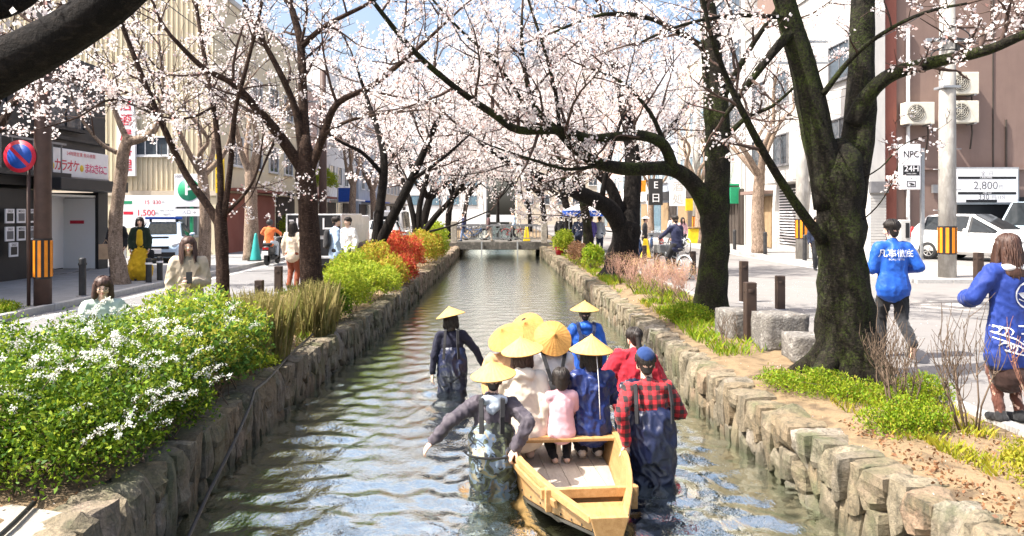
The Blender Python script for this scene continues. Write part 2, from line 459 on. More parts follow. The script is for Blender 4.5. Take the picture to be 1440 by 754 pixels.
# pale concrete coping at the near end of the left wall and broken flat stones along the tops
def slab(name, pts, z0, z1, mat, label=None, cat=None, parent=None):
    mb = MB(); n = len(pts)
    mb.add([(x, y, z0) for x, y in pts] + [(x, y, z1) for x, y in pts], [tuple(range(n, 2 * n)), tuple(reversed(range(n)))] + [(i, (i + 1) % n, n + (i + 1) % n, n + i) for i in range(n)])
    o = mb.build(name, mat, parent, recalc=True); bev(o, .02)
    if label: tag(o, label, cat)
    return o
slab('concrete_slab', [(-4.3, 3.3), (-2.62, 3.3), (-2.62, 4.62), (-3.1, 4.78), (-4.3, 4.75)], -.3, -.035, M_conc, 'pale concrete slab at the foot of the flowering hedge', 'slab')

# water: real waves with rings round the waders, light through to the bed
WADERS = [(-.62, 10.1), (-.06, 6.5), (1.36, 6.6), (1.45, 8.2), (1.2, 10.4)]
rows = [1.2]
while rows[-1] < 62: rows.append(rows[-1] + max(.032, .0065 * rows[-1]))
rows += [70, 90, 120, 160]
rows = np.array(rows); ncol = 165
t = np.linspace(0, 1, ncol)
YY = np.repeat(rows[:, None], ncol, 1)
xl = np.array([xL(y) - .12 for y in rows])[:, None]; xr = np.array([xR(y) + .12 for y in rows])[:, None]
XX = xl + (xr - xl) * t[None]
ZZ = np.zeros_like(XX); wr = np.random.default_rng(4)
for i in range(60):
    lam = 10 ** wr.uniform(math.log10(.12), math.log10(.6)); th = wr.normal(math.pi / 2, .6); k = 2 * math.pi / lam
    amp = .0034 * lam ** .85 * wr.uniform(.4, 1.2)
    fade = np.clip(lam / (.03 * YY) - .3, 0, 1)
    ph = wr.uniform(0, 6.28) + .8 * np.sin(XX * 1.3 + i) + .8 * np.sin(YY * .9 + 2 * i)
    ZZ += amp * fade * np.sin(k * (XX * math.cos(th) + YY * math.sin(th)) + ph)
for wx, wy in WADERS:
    d = np.hypot(XX - wx, (YY - wy) * .9)
    ZZ += .017 * np.exp(-d / .45) * np.sin(d * 2 * math.pi / .24) * np.clip(8 / YY, 0, 1)
    dy = wy - YY  # trailing wake towards the viewer
    for sgn in (-1, 1):
        e = (XX - wx) - sgn * .38 * dy
        ZZ += np.where(dy > 0, .009 * np.exp(-(e / .10) ** 2) * np.exp(-dy / 1.6) * np.sin(e * 30), 0)
P = np.stack([XX, YY, WATER + ZZ], -1)
m, nt, b, out = newmat('stream_water'); L = nt.links; nt.nodes.remove(b)
vec = coords(nt, 'World', (1, .8, 1)); n1 = noise_n(nt, vec, 14, 3, .6, .4); n2 = noise_n(nt, vec, 40, 2, .5)
nb = bumpn(nt, n1.outputs['Fac'], .16, .05); nb = bumpn(nt, n2.outputs['Fac'], .10, .012, nb)
fr = nd(nt, 'ShaderNodeFresnel'); fr.inputs['IOR'].default_value = 1.5; L.new(nb, fr.inputs['Normal'])
gl = nd(nt, 'ShaderNodeBsdfGlossy'); gl.inputs['Roughness'].default_value = .10; gl.inputs['Color'].default_value = (.93, 1, .92, 1); L.new(nb, gl.inputs['Normal'])
tr = nd(nt, 'ShaderNodeBsdfTransparent'); tr.inputs['Color'].default_value = (.70, .68, .46, 1)
df = nd(nt, 'ShaderNodeBsdfDiffuse'); df.inputs['Color'].default_value = (.135, .145, .065, 1)
m1 = nd(nt, 'ShaderNodeMixShader'); m1.inputs[0].default_value = .88; L.new(tr.outputs[0], m1.inputs[1]); L.new(df.outputs[0], m1.inputs[2])
m2 = nd(nt, 'ShaderNodeMixShader'); L.new(fr.outputs[0], m2.inputs[0]); L.new(m1.outputs[0], m2.inputs[1]); L.new(gl.outputs[0], m2.inputs[2])
L.new(m2.outputs[0], out.inputs['Surface'])
tag(mkobj('water', gridmesh('water', P), m), kind='structure')
# ------------------------------------------------------------------ cherry trees
def bark_mat(name, c1, c2, moss=None, mossamt=0.0):
    m, nt, b, out = newmat(name); L = nt.links
    v = coords(nt, 'World', (1, 1, .35)); v2 = coords(nt, 'World', (1, 1, 2.2)); v3 = coords(nt, 'World')
    n1 = noise_n(nt, v, 14, 8, .7, .6); n2 = noise_n(nt, v2, 22, 4, .6); n3 = noise_n(nt, v3, 2.2, 6, .65); n4 = noise_n(nt, v3, 42, 5, .75)
    col = ramp(nt, n1.outputs['Fac'], [(.34, tuple(x * .4 for x in c1)), (.52, c1), (.72, c2)])
    col = mixc(nt, ramp(nt, n2.outputs['Fac'], [(.54, (0, 0, 0)), (.64, (.55, .55, .55))]), col, tuple(min(1, x * 1.5) for x in c2))
    if moss:
        sep = nd(nt, 'ShaderNodeMath', operation='MULTIPLY'); L.new(n3.outputs['Fac'], sep.inputs[0]); L.new(n4.outputs['Fac'], sep.inputs[1])
        mf = ramp(nt, sep.outputs[0], [(.30 - mossamt * .12, (0, 0, 0)), (.36, (.9, .9, .9))])
        col = mixc(nt, mf, col, mixc(nt, n4.outputs['Fac'], tuple(x * .5 for x in moss), tuple(x * 1.5 for x in moss)))
    L.new(col, b.inputs['Base Color']); b.inputs['Roughness'].default_value = .9; b.inputs['Specular IOR Level'].default_value = .2
    nb = bumpn(nt, n1.outputs['Fac'], 1.0, .05); nb = bumpn(nt, n2.outputs['Fac'], .5, .02, nb); nb = bumpn(nt, n4.outputs['Fac'], .7, .02, nb)
    L.new(nb, b.inputs['Normal']); return m
M_bark = bark_mat('cherry_bark', (.042, .025, .018), (.085, .054, .038))
M_barkd = bark_mat('dark_cherry_bark', (.009, .007, .006), (.024, .019, .016))
M_barkm = bark_mat('mossy_cherry_bark', (.012, .010, .007), (.036, .030, .021), (.040, .055, .010), .5)
M_barkp = bark_mat('pale_bark', (.26, .19, .14), (.40, .31, .25))
M_twig = pm('cherry_twig', (.045, .028, .022), (.085, .052, .04), scale=20, rough=.9, bump=0)
M_bloss = leafmat('cherry_blossom', [(.96, .86, .83), (.97, .91, .88), (.98, .94, .91), (.95, .84, .84), (.96, .90, .89), (.97, .94, .92), (.96, .91, .90), (.70, .40, .34)], trans=.5, rough=.7, spec=.15)

class Tree:
    def __init__(s, seed, twig_gap=.30, bl_gap=.09, fl=.036, ncl=(4, 8), lv=3, far=False, prob=.33):
        s.r = random.Random(seed); s.limb = MB(); s.tw = MB(); s.pts = []; s.gap = twig_gap; s.blg = bl_gap; s.fl = fl; s.ncl = ncl; s.lv = lv; s.prob = prob; s.far = far; s.zmin = 2.3 if far else 1.2
    def limbs(s, pts, r0, r1, n=10, knobby=.0, kids=True, klen=1.5, kgap=None, from_t=.25, blos=True):
        """main limb through pts, resampled smoothly"""
        pts = [Vector(p) for p in pts]; out = []
        for i in range(len(pts) - 1):
            p0 = pts[max(i - 1, 0)]; p1 = pts[i]; p2 = pts[i + 1]; p3 = pts[min(i + 2, len(pts) - 1)]
            for q in range(4):
                t = q / 4
                out.append(.5 * ((2 * p1) + (p2 - p0) * t + (2 * p0 - 5 * p1 + 4 * p2 - p3) * t * t + (3 * p1 - p0 - 3 * p2 + p3) * t ** 3))
        out.append(pts[-1]); m = len(out)
        if not hasattr(r0, '__len__'): rad = [r0 + (r1 - r0) * (i / (m - 1)) ** .8 for i in range(m)]
        else: rad = [float(np.interp(i / (m - 1), np.linspace(0, 1, len(r0)), r0)) for i in range(m)]
        b = len(s.limb.v)
        s.limb.tube(out, rad, n)
        if knobby:
            for i in range(b, len(s.limb.v)):
                p = Vector(s.limb.v[i]); c = out[min((i - b) // n, m - 1)]; d = p - c
                k = 1 + knobby * (noise.noise(p * 3.2) * .9 + noise.noise(Vector((p.x * 9, p.y * 9, p.z * 4))) * .5)
                s.limb.v[i] = tuple(c + d * k)
        if kids:
            acc = 0; gap = kgap or s.gap
            for i in range(1, m):
                acc += (out[i] - out[i - 1]).length
                if i / m < from_t: acc = 0; continue
                while acc > gap:
                    acc -= gap * s.r.uniform(.7, 1.4)
                    tan = (out[i] - out[i - 1]).normalized()
                    s.grow(out[i], tan, klen * s.r.uniform(.6, 1.25), min(rad[i] * .55, .03), 1, spread=True)
            s.grow(out[-1], (out[-1] - out[-2]).normalized(), klen, rad[-1], 1)
        return out
    def grow(s, p, tan, length, rad, level, spread=False):
        r = s.r; d = tan.copy()
        if spread:
            side = d.orthogonal().normalized(); side.rotate(Matrix.Rotation(r.uniform(0, 6.283), 3, d))
            d = (d * r.uniform(.25, .9) + side + Vector((0, 0, .30))).normalized()
        nseg = 5 if level < 3 else 3; pts = [p.copy()]; q = p.copy(); st = length / nseg
        for i in range(nseg):
            d = (d + Vector((r.gauss(0, .17), r.gauss(0, .17), r.gauss(.03, .13) + (.5 if q.z < s.zmin + .5 else 0)))).normalized(); q = q + d * st; pts.append(q.copy())
        sides = 5 if level == 1 else (4 if level == 2 else 3)
        if s.far: sides = 3
        s.tw.tube(pts, [max(.0022 if not s.far else .006, rad * (1 - .75 * i / nseg)) for i in range(nseg + 1)], sides, cap=False)
        if level < s.lv:
            k = max(2, int(length / (s.gap * (.62 if level == 1 else .6))))
            for c in range(k):
                f = (c + r.uniform(.2, .9)) / k; i = min(int(f * nseg), nseg - 1); pp = pts[i].lerp(pts[i + 1], f * nseg - i)
                s.grow(pp, (pts[i + 1] - pts[i]).normalized(), length * r.uniform(.32, .6), max(.004, rad * .5), level + 1, True)
        if level >= 2 or (level == 1 and s.lv == 1):
            L_ = length; k = int(L_ / s.blg) + 1
            for c in range(k):
                if r.random() > s.prob or pts[-1].z < s.zmin: continue
                f = r.random(); i = min(int(f * nseg), nseg - 1); s.pts.append(pts[i].lerp(pts[i + 1], f * nseg - i))
    def finish(s, base, label, bark, group='cherry trees along the canal', name='cherry_tree', density=1.0):
        root = thing(name, label, 'tree', base, group=group)
        s.limb.build('trunk', bark, root)
        tag(s.tw.build('branches', M_twig, root), kind='stuff')
        if s.pts:
            P = np.array([tuple(p) for p in s.pts]); n = len(P)
            # clumpy flowering: a slow noise decides how full each part of the crown is
            full = np.array([noise.noise(Vector(p) * .9 + Vector((5, 2, 9))) for p in s.pts]) * .5 + .5
            cnt = np.clip(RG.integers(s.ncl[0], s.ncl[1] + 1, n) * (0.25 + 1.5 * full) * density, 1, None).astype(int)
            C = np.repeat(P, cnt, 0); C = C + RG.normal(size=C.shape) * s.fl * (.85 if not s.far else 1.1)
            sz = s.fl * RG.uniform(.7, 1.2, len(C))
            me = fastmesh('blossoms', leaves(C, sz, .95, 0, .3), 4); me.materials.append(M_bloss)
            tag(mkobj('blossoms', me, None, root), kind='stuff')
        return root

def px(l): return [W(*q) for q in l]

# --- great mossy tree with the forked trunk, right bank, near
t = Tree(21, .34, .10, .036, (6, 10))
t.limbs(px([(1198, 556, 8.2), (1193, 520, 8.2), (1188, 450, 8.2), (1184, 380, 8.2), (1182, 320, 8.2), (1180, 262, 8.2), (1181, 225, 8.2), (1182, 195, 8.2)]), [.54, .39, .31, .275, .255, .25, .26, .22, .06], 0, 20, .24, kids=False)
for a, rr in ((0.4, .5), (2.2, .45), (3.6, .42), (5.0, .5)):    # root flare
    c = W(1196, 545, 8.2); c.z = 0
    t.limbs([c + Vector((math.cos(a) * .15, math.sin(a) * .15, .45)), c + Vector((math.cos(a) * .38, math.sin(a) * .38, .16)), c + Vector((math.cos(a) * .72, math.sin(a) * .72, -.06))], .2, .07, 8, .15, kids=False)
t.limbs(px([(1170, 290, 8.2), (1150, 190, 8.15), (1128, 90, 8.1), (1104, 5, 8.0), (1085, -70, 7.9), (1050, -190, 7.8), (1000, -320, 7.5)]), .20, .06, 14, .14, klen=1.3, from_t=.45)
t.limbs(px([(1190, 290, 8.2), (1206, 200, 8.3), (1211, 110, 8.4), (1213, 20, 8.5), (1222, -90, 8.7), (1250, -230, 9.0), (1270, -350, 9.2)]), .20, .07, 14, .14, klen=1.4, from_t=.5)
t.limbs(px([(1200, 175, 8.25), (1222, 132, 8.15), (1256, 104, 8.0), (1320, 86, 7.6), (1390, 70, 7.2), (1450, 45, 6.9), (1530, 25, 6.6)]), .105, .03, 10, .12, klen=.75, kgap=.22, from_t=.3)
t.limbs(px([(1158, 132, 8.0), (1195, 85, 7.8), (1240, 48, 7.5), (1300, 18, 7.2), (1360, 5, 7.0)]), .035, .012, 7, klen=.6, kgap=.2, from_t=.2)
t.limbs(px([(1158, 340, 8.1), (1118, 285, 8.0), (1080, 225, 7.8), (1048, 165, 7.6), (1022, 110, 7.5), (1000, 50, 7.3), (985, -20, 7.2)]), .06, .018, 8, .06, klen=.7, kgap=.26, from_t=.3)
t.limbs(px([(1112, 45, 8.0), (1075, 88, 7.9), (1040, 135, 8.0), (1018, 165, 8.1)]), .06, .02, 8, .06, klen=.6, from_t=.3)
t.limbs(px([(1108, 25, 8.0), (1030, 22, 7.6), (960, 35, 7.2), (900, 60, 7.0)]), .03, .01, 7, klen=.7, kgap=.2, from_t=.1)
t.limbs(px([(1220, -40, 8.6), (1300, -60, 8.0), (1400, -40, 7.6), (1480, 10, 7.3)]), .05, .015, 7, klen=.8, kgap=.2, from_t=.1)
t.limbs(px([(1200, 258, 8.15), (1238, 236, 8.0), (1268, 205, 7.9), (1300, 192, 7.8)]), .010, .004, 5, klen=.3, kgap=.16, from_t=.3)
t.limbs(px([(1200, 320, 8.1), (1232, 292, 7.95), (1252, 262, 7.85), (1262, 235, 7.8)]), .010, .004, 5, klen=.3, kgap=.16, from_t=.3)
t.finish(W(1196, 533, 8.2), 'huge mossy cherry tree with forked trunk beside the stone blocks, right bank', M_barkm)

# --- second right tree with the long limbs reaching over the water
t = Tree(22, .36, .085, .046, (7, 12))
t.limbs(px([(998, 455, 13.3), (1000, 425, 13.3), (1004, 370, 13.3), (1006, 290, 13.3), (1009, 200, 13.3), (1005, 120, 13.3), (999, 50, 13.3), (990, -40, 13.4), (985, -150, 13.5)]), [.42, .31, .25, .23, .22, .2, .165, .12, .07], 0, 16, .22, klen=1.6, from_t=.6)
t.limbs(px([(1000, 300, 13.3), (978, 262, 13.2), (945, 238, 13.0), (890, 238, 12.7), (845, 231, 12.4), (812, 212, 12.2), (787, 186, 12.0), (752, 150, 11.9), (735, 80, 11.9), (734, 20, 11.9)]), [.19, .155, .13, .115, .10, .085, .065, .045, .035, .02], 0, 12, .08, klen=1.5, kgap=.38, from_t=.3)
t.limbs(px([(948, 244, 13.0), (934, 205, 12.8), (905, 191, 12.6), (870, 192, 12.4), (828, 195, 12.2), (787, 183, 12.0), (730, 183, 11.6), (693, 160, 11.2), (640, 123, 10.8), (580, 70, 10.4), (523, 0, 10.0), (480, -60, 9.7)]), [.11, .1, .09, .085, .08, .075, .065, .055, .045, .04, .03, .02], 0, 10, .06, klen=1.25, kgap=.36, from_t=.1)
t.limbs(px([(787, 183, 12.0), (781, 130, 11.9), (764, 65, 11.8), (743, 0, 11.7), (730, -60, 11.6)]), .04, .015, 7, klen=1.1, from_t=.1)
t.limbs(px([(745, 160, 11.8), (700, 92, 11.6), (645, 40, 11.4), (600, -10, 11.2)]), .035, .015, 7, klen=1.1, from_t=.1)
t.limbs(px([(1015, 140, 13.2), (1060, 60, 12.8), (1110, -10, 12.4)]), .07, .03, 8, klen=1.4, from_t=.1)
t.limbs(px([(995, 70, 13.3), (920, 28, 12.8), (850, 20, 12.4), (780, 45, 12.0)]), .06, .02, 8, klen=1.5, from_t=.05)
t.limbs(px([(1015, 200, 13.3), (1050, 165, 13.0), (1085, 150, 12.8), (1120, 120, 12.4)]), .06, .02, 8, klen=1.2, from_t=.1)
t.limbs(px([(935, 205, 12.8), (915, 160, 12.7), (880, 120, 12.6), (840, 100, 12.5)]), .05, .02, 7, klen=1.4, from_t=.05)
t.limbs(px([(850, 230, 12.4), (800, 238, 12.0), (740, 222, 11.5), (690, 205, 11.0)]), .04, .012, 7, klen=1.0, from_t=.1)
t.finish(W(1000, 443, 13.3), 'dark cherry tree whose long limbs arch across the canal from the right', M_barkm)

# --- third right tree, low fork
t = Tree(23, .44, .10, .062, (6, 11))
t.limbs(px([(868, 398, 22), (872, 380, 22), (878, 345, 22), (882, 318, 22), (884, 295, 22)]), [.66, .50, .43, .40, .15], 0, 14, .15, kids=False)
t.limbs(px([(878, 330, 22), (862, 300, 21.8), (842, 284, 21.5), (815, 272, 21), (790, 262, 20.6), (758, 248, 20.2), (730, 236, 20), (690, 210, 19.6), (650, 180, 19)]), [.30, .27, .24, .21, .17, .13, .1, .07, .04], 0, 10, .1, klen=2.0, from_t=.2)
t.limbs(px([(884, 330, 22), (888, 290, 22.2), (890, 235, 22.4), (884, 180, 22.5), (870, 120, 22.5), (850, 50, 22.6)]), [.33, .28, .25, .2, .14, .06], 0, 10, .1, klen=2.2, from_t=.25)
t.limbs(px([(872, 300, 22), (858, 262, 22), (838, 240, 22), (815, 200, 22), (800, 140, 22)]), [.2, .16, .13, .1, .04], 0, 8, .08, klen=2.0, from_t=.2)
t.limbs(px([(888, 255, 22.3), (915, 215, 22.5), (950, 170, 22.8), (985, 120, 23)]), .13, .04, 8, klen=2.0, from_t=.1)
t.limbs(px([(845, 285, 21.5), (858, 220, 21.2), (880, 150, 21)]), .10, .03, 8, klen=2.0, from_t=.1)
t.finish(G(872, 386), 'black-trunked cherry tree forking low behind the bare brown shrubs', M_barkd)

# --- left bank, near: tall tree right of the dry grass
t = Tree(31, .37, .10, .044, (6, 11))
t.limbs(px([(442, 466, 12.5), (441, 430, 12.5), (437, 370, 12.5), (434, 300, 12.5), (430, 245, 12.5), (429, 218, 12.5), (429, 190, 12.5)]), [.27, .215, .185, .17, .165, .15, .05], 0, 14, .16, kids=False)
t.limbs(px([(426, 240, 12.5), (391, 188, 12.3), (360, 152, 12.1), (328, 118, 11.9), (285, 95, 11.7), (240, 50, 11.4)]), .105, .03, 10, .1, klen=1.3, from_t=.2)
t.limbs(px([(427, 235, 12.5), (418, 165, 12.5), (403, 122, 12.4), (380, 76, 12.3), (358, 38, 12.2), (335, -20, 12.1)]), .08, .025, 9, .08, klen=1.3, from_t=.25)
t.limbs(px([(432, 240, 12.5), (427, 165, 12.6), (423, 65, 12.8), (410, 10, 12.9), (396, -60, 13)]), .105, .04, 10, .1, klen=1.3, from_t=.25)
t.limbs(px([(424, 66, 12.8), (458, 36, 12.6), (520, 4, 12.4), (570, -30, 12.2)]), .06, .02, 8, klen=1.1, from_t=.1)
t.limbs(px([(436, 240, 12.5), (455, 190, 12.4), (474, 146, 12.2), (524, 120, 12.0), (574, 80, 11.8), (620, 38, 11.6)]), .085, .022, 9, .08, klen=1.2, from_t=.25)
t.limbs(px([(455, 190, 12.4), (490, 170, 12.0), (540, 160, 11.6), (590, 155, 11.2)]), .04, .012, 7, klen=1.0, from_t=.1)
t.limbs(px([(391, 188, 12.3), (372, 230, 12.2), (360, 262, 12.2)]), .03, .012, 6, klen=.8, from_t=.1)
t.finish(G(441, 453), 'dark brown cherry tree rising behind the dry grass clump, left bank', M_bark)

# --- left bank, slim tree behind the woman in the beige coat
t = Tree(32, .33, .09, .042, (7, 12))
t.limbs(px([(314, 460, 12.0), (313, 430, 12.0), (313, 370, 12.0), (310, 312, 12.0), (309, 285, 12.0)]), [.135, .112, .10, .10, .04], 0, 12, .14, kids=False)
t.limbs(px([(308, 315, 12.0), (290, 286, 12.0), (262, 246, 12.0), (235, 190, 11.9), (206, 122, 11.8), (182, 62, 11.7), (165, 15, 11.6), (150, -50, 11.5)]), .075, .025, 9, .08, klen=1.0, from_t=.4)
t.limbs(px([(311, 312, 12.0), (309, 225, 12.1), (300, 150, 12.2), (286, 72, 12.3), (275, 0, 12.4), (268, -60, 12.4)]), .06, .022, 9, .08, klen=1.0, from_t=.3)
t.limbs(px([(314, 312, 12.0), (324, 235, 11.9), (331, 155, 11.7), (345, 100, 11.6), (366, 15, 11.5), (375, -50, 11.4)]), .055, .02, 9, .08, klen=1.0, from_t=.3)
t.limbs(px([(318, 300, 12.0), (345, 272, 11.9), (362, 240, 11.8), (370, 190, 11.7)]), .035, .012, 7, klen=.7, from_t=.2)
t.limbs(px([(246, 215, 11.9), (210, 150, 11.6), (150, 120, 11.2), (90, 110, 10.8), (60, 130, 10.5)]), .03, .01, 7, klen=.8, kgap=.2, from_t=.1)
t.limbs(px([(225, 165, 11.9), (160, 140, 11.2), (110, 165, 10.6), (60, 180, 10.0)]), .025, .008, 6, klen=.7, kgap=.2, from_t=.1)
t.limbs(px([(300, 150, 12.2), (270, 165, 11.6), (230, 165, 11.2), (190, 150, 11)]), .025, .01, 6, klen=.8, kgap=.18, from_t=.1)
t.finish(G(313, 459), 'slim reddish-brown cherry tree behind the woman in the beige coat', M_bark)

# --- thick dark limb of a tree standing just out of frame on the near left
t = Tree(33, .26, .09, .030, (6, 9))
t.limbs([(-4.0, 3.1, -.1), (-3.85, 3.15, .6), (-3.4, 3.2, 1.5), W(-190, 190, 3.2), W(-70, 132, 3.2), W(0, 96, 3.2), W(60, 64, 3.2), W(115, 32, 3.2), W(165, -6, 3.2), W(230, -60, 3.25), W(330, -160, 3.3)], [.26, .22, .19, .15, .125, .11, .10, .095, .09, .075, .05], 0, 14, .10, kids=False)
t.limbs([(-3.4, 3.2, 1.5), W(-160, 60, 3.3), W(-60, 20, 3.4), W(20, 2, 3.5), W(60, -30, 3.6)], .1, .05, 10, .1, kids=False)
for a in ([(110, 35, 3.2), (90, -30, 3.6), (60, -60, 4.2)], [(40, 78, 3.25), (60, 30, 3.8), (30, 5, 4.6), (-10, 0, 5.2)]):
    t.limbs(px(a), .02, .006, 6, klen=.5, kgap=.15, from_t=.1)
t.finish((-4.0, 3.1, 0), 'thick black limb crossing the upper left corner close by', M_barkd)

# --- left bank, farther: two black stems leaning towards the water
t = Tree(34, .44, .10, .060, (6, 10))
t.limbs(px([(513, 405, 20), (522, 372, 20), (529, 348, 20), (532, 330, 20)]), [.27, .23, .19, .08], 0, 10, .14, kids=False)
t.limbs(px([(528, 350, 20), (533, 300, 20), (540, 240, 20.1), (536, 200, 20.2), (520, 150, 20.4), (500, 90, 20.5)]), [.15, .135, .115, .09, .06, .03], 0, 9, .1, klen=1.9, from_t=.3)
t.limbs(px([(530, 350, 20), (552, 305, 19.8), (575, 260, 19.6), (600, 205, 19.4), (620, 160, 19.2), (650, 110, 19)]), [.15, .135, .115, .085, .06, .03], 0, 9, .1, klen=1.9, from_t=.3)
t.limbs(px([(538, 245, 20.1), (510, 215, 19.8), (480, 200, 19.5), (450, 180, 19.2)]), .07, .03, 7, klen=1.7, from_t=.1)
t.limbs(px([(577, 255, 19.6), (620, 225, 19.2), (660, 190, 19)]), .07, .02, 7, klen=1.7, from_t=.1)
t.finish(G(514, 394), 'black double-stemmed cherry tree leaning over the yellow-green shrubs', M_barkd)
t = Tree(35, .55, .11, .08, (5, 9), far=True)
t.limbs(px([(578, 375, 28), (585, 345, 28), (590, 330, 28)]), [.30, .26, .24], 0, 9, .1, kids=False)
t.limbs(px([(588, 335, 28), (590, 290, 28), (600, 250, 28), (605, 200, 28), (600, 140, 28)]), [.13, .11, .09, .07, .04], 0, 8, .1, klen=2.6, from_t=.2)
t.limbs(px([(590, 335, 28), (612, 305, 27.8), (640, 275, 27.5), (660, 245, 27), (690, 205, 26.5)]), [.13, .11, .09, .07, .04], 0, 8, .1, klen=2.6, from_t=.2)
t.limbs(px([(586, 335, 28), (578, 290, 28), (565, 250, 28.3), (545, 200, 28.5), (520, 160, 28.8)]), [.12, .10, .085, .065, .04], 0, 8, .1, klen=2.6, from_t=.2)
t.limbs(px([(595, 328, 28), (640, 316, 27), (690, 296, 26.2)]), .05, .02, 6, klen=1.6, from_t=.2)
t.finish(G(580, 368), 'spreading black cherry tree beside the red shrub near the bridge', M_barkd)

# --- farther trees, each grown on its own
def free_tree(seed, base, h, lean, label, bark, fl=.08, gap=.6, blg=.12, ncl=(5, 9), nlimb=6, spread=1.0, r=.2, group='cherry trees along the canal', klen=None, stem=.3, far=True, prob=.40, dens=1.0):
    t = Tree(seed, gap, blg, fl, ncl, far=far, prob=prob); q = t.r; b = Vector(base)
    fork = b + Vector((lean[0] * .15, lean[1] * .15, h * stem))
    t.limbs([b + Vector((0, 0, -.1)), b + Vector((q.uniform(-.1, .1), 0, h * stem * .5)), fork, fork + Vector((0, 0, r * 1.6))], [r * 1.35, r, r * .88, r * .3], 0, 10, .14, kids=False)
    for i in range(nlimb):
        a = 6.283 * i / nlimb + q.uniform(-.4, .4); out = h * .42 * spread * q.uniform(.6, 1.2)
        d = Vector((math.cos(a) * out + lean[0], math.sin(a) * out + lean[1], h * (1 - stem) * q.uniform(.55, 1.0)))
        mid = fork + d * .5 + Vector((q.gauss(0, .2), q.gauss(0, .2), q.uniform(-.1, .5)))
        t.limbs([fork - Vector((0, 0, .1)), fork + d * .25 + Vector((q.gauss(0, .12), q.gauss(0, .12), 0)), mid, fork + d * .78 + Vector((q.gauss(0, .25), q.gauss(0, .25), .1)), fork + d], [r * .55, r * .45, r * .34, r * .22, r * .1], 0, 7, .08, klen=klen or h * .26, from_t=.25)
    return t.finish(base, label, bark, group, density=dens)
free_tree(41, (3.7, 30.5, 0), 8, (-1.6, -.5, 0), 'leaning cherry tree right of the canal, first one past the low forked trunk', M_barkm, .085, .6)
free_tree(42, (3.6, 38, 0), 8.5, (-1.2, 0, 0), 'cherry tree right of the canal beside the end of the footbridge', M_barkd, .095, .65)
free_tree(43, (-3.5, 36, 0), 8.5, (1.4, 0, 0), 'cherry tree left of the canal just before the footbridge', M_barkd, .095, .65)
free_tree(44, (-3.4, 52, 0), 10, (1.6, 0, 0), 'cherry tree left of the canal behind the footbridge', M_barkd, .13, .85, .15)
free_tree(45, (3.4, 54, 0), 10, (-1.6, 0, 0), 'cherry tree right of the canal behind the footbridge', M_barkd, .13, .85, .15)
free_tree(46, (-3.2, 70, 0), 11, (2.2, 0, 0), 'distant cherry tree closing the canal view on the left', M_barkd, .18, 1.05, .18)
free_tree(47, (3.2, 74, 0), 11, (-2.2, 0, 0), 'distant cherry tree closing the canal view on the right', M_barkd, .18, 1.05, .18)
free_tree(48, (0, 96, 0), 12, (0, 0, 0), 'farthest cherry tree in the middle at the end of the canal', M_barkd, .24, 1.2, .2)

# --- street trees on the pavements
t = Tree(51, .42, .14, .05, (3, 6), prob=.55)
t.limbs(px([(172, 412, 18.2), (168, 385, 18.2), (162, 345, 18.2), (163, 300, 18.2), (170, 250, 18.2), (173, 215, 18.2), (182, 190, 18.2)]), [.27, .20, .165, .155, .15, .14, .13], 0, 12, .2, kids=False)
t.limbs(px([(180, 200, 18.2), (165, 165, 18.1), (150, 120, 18.0), (130, 60, 17.8)]), .09, .03, 8, .1, klen=1.4, from_t=.2)
t.limbs(px([(180, 200, 18.2), (210, 190, 18.0), (222, 170, 17.9), (230, 120, 17.8), (222, 50, 17.7)]), .12, .03, 8, .1, klen=1.4, from_t=.2)
t.limbs(px([(165, 215, 18.2), (140, 200, 18.0), (110, 160, 17.8), (90, 110, 17.6)]), .06, .02, 8, .1, klen=1.3, from_t=.2)
t.finish(G(171, 405, .1), 'crooked street tree on the left pavement beside the karaoke shop', M_barkp, group='street trees on the pavements', name='street_tree')
def street_tree(seed, base, h, label, r=.2, bark=M_barkp, prob=.4):
    o = free_tree(seed, base, h, (0, 0, 0), label, bark, .06, .5, .2, (3, 6), 5, .7, r, 'street trees on the pavements', h * .2, .42, True, prob)
    o.name = 'street_tree'
street_tree(52, (-9.1, 23, .1), 7, 'slim pale street tree on the left pavement in front of the pale blue car', .17)
street_tree(53, (-9.1, 27.5, .1), 7.5, 'pale street tree beside the green cone on the left pavement', .24)
street_tree(54, (-9.2, 13.4, .1), 7, 'street tree cut by the left edge of the picture beside the round sign', .14, M_bark)
street_tree(55, (-8.9, 46, .1), 8, 'pale street tree behind the sign truck, nearer of two', .22)
street_tree(56, (-8.9, 53, .1), 8, 'pale street tree behind the sign truck, farther of two', .22)
street_tree(57, (11.4, 32.5, .1), 8, 'pale flaking street tree on the right pavement between two bollards', .26)
street_tree(58, (11.6, 43, .1), 8, 'pale street tree beside the yellow shop counter on the right pavement', .24)
street_tree(59, (11.5, 56, .1), 8, 'farthest pale street tree on the right pavement', .22)
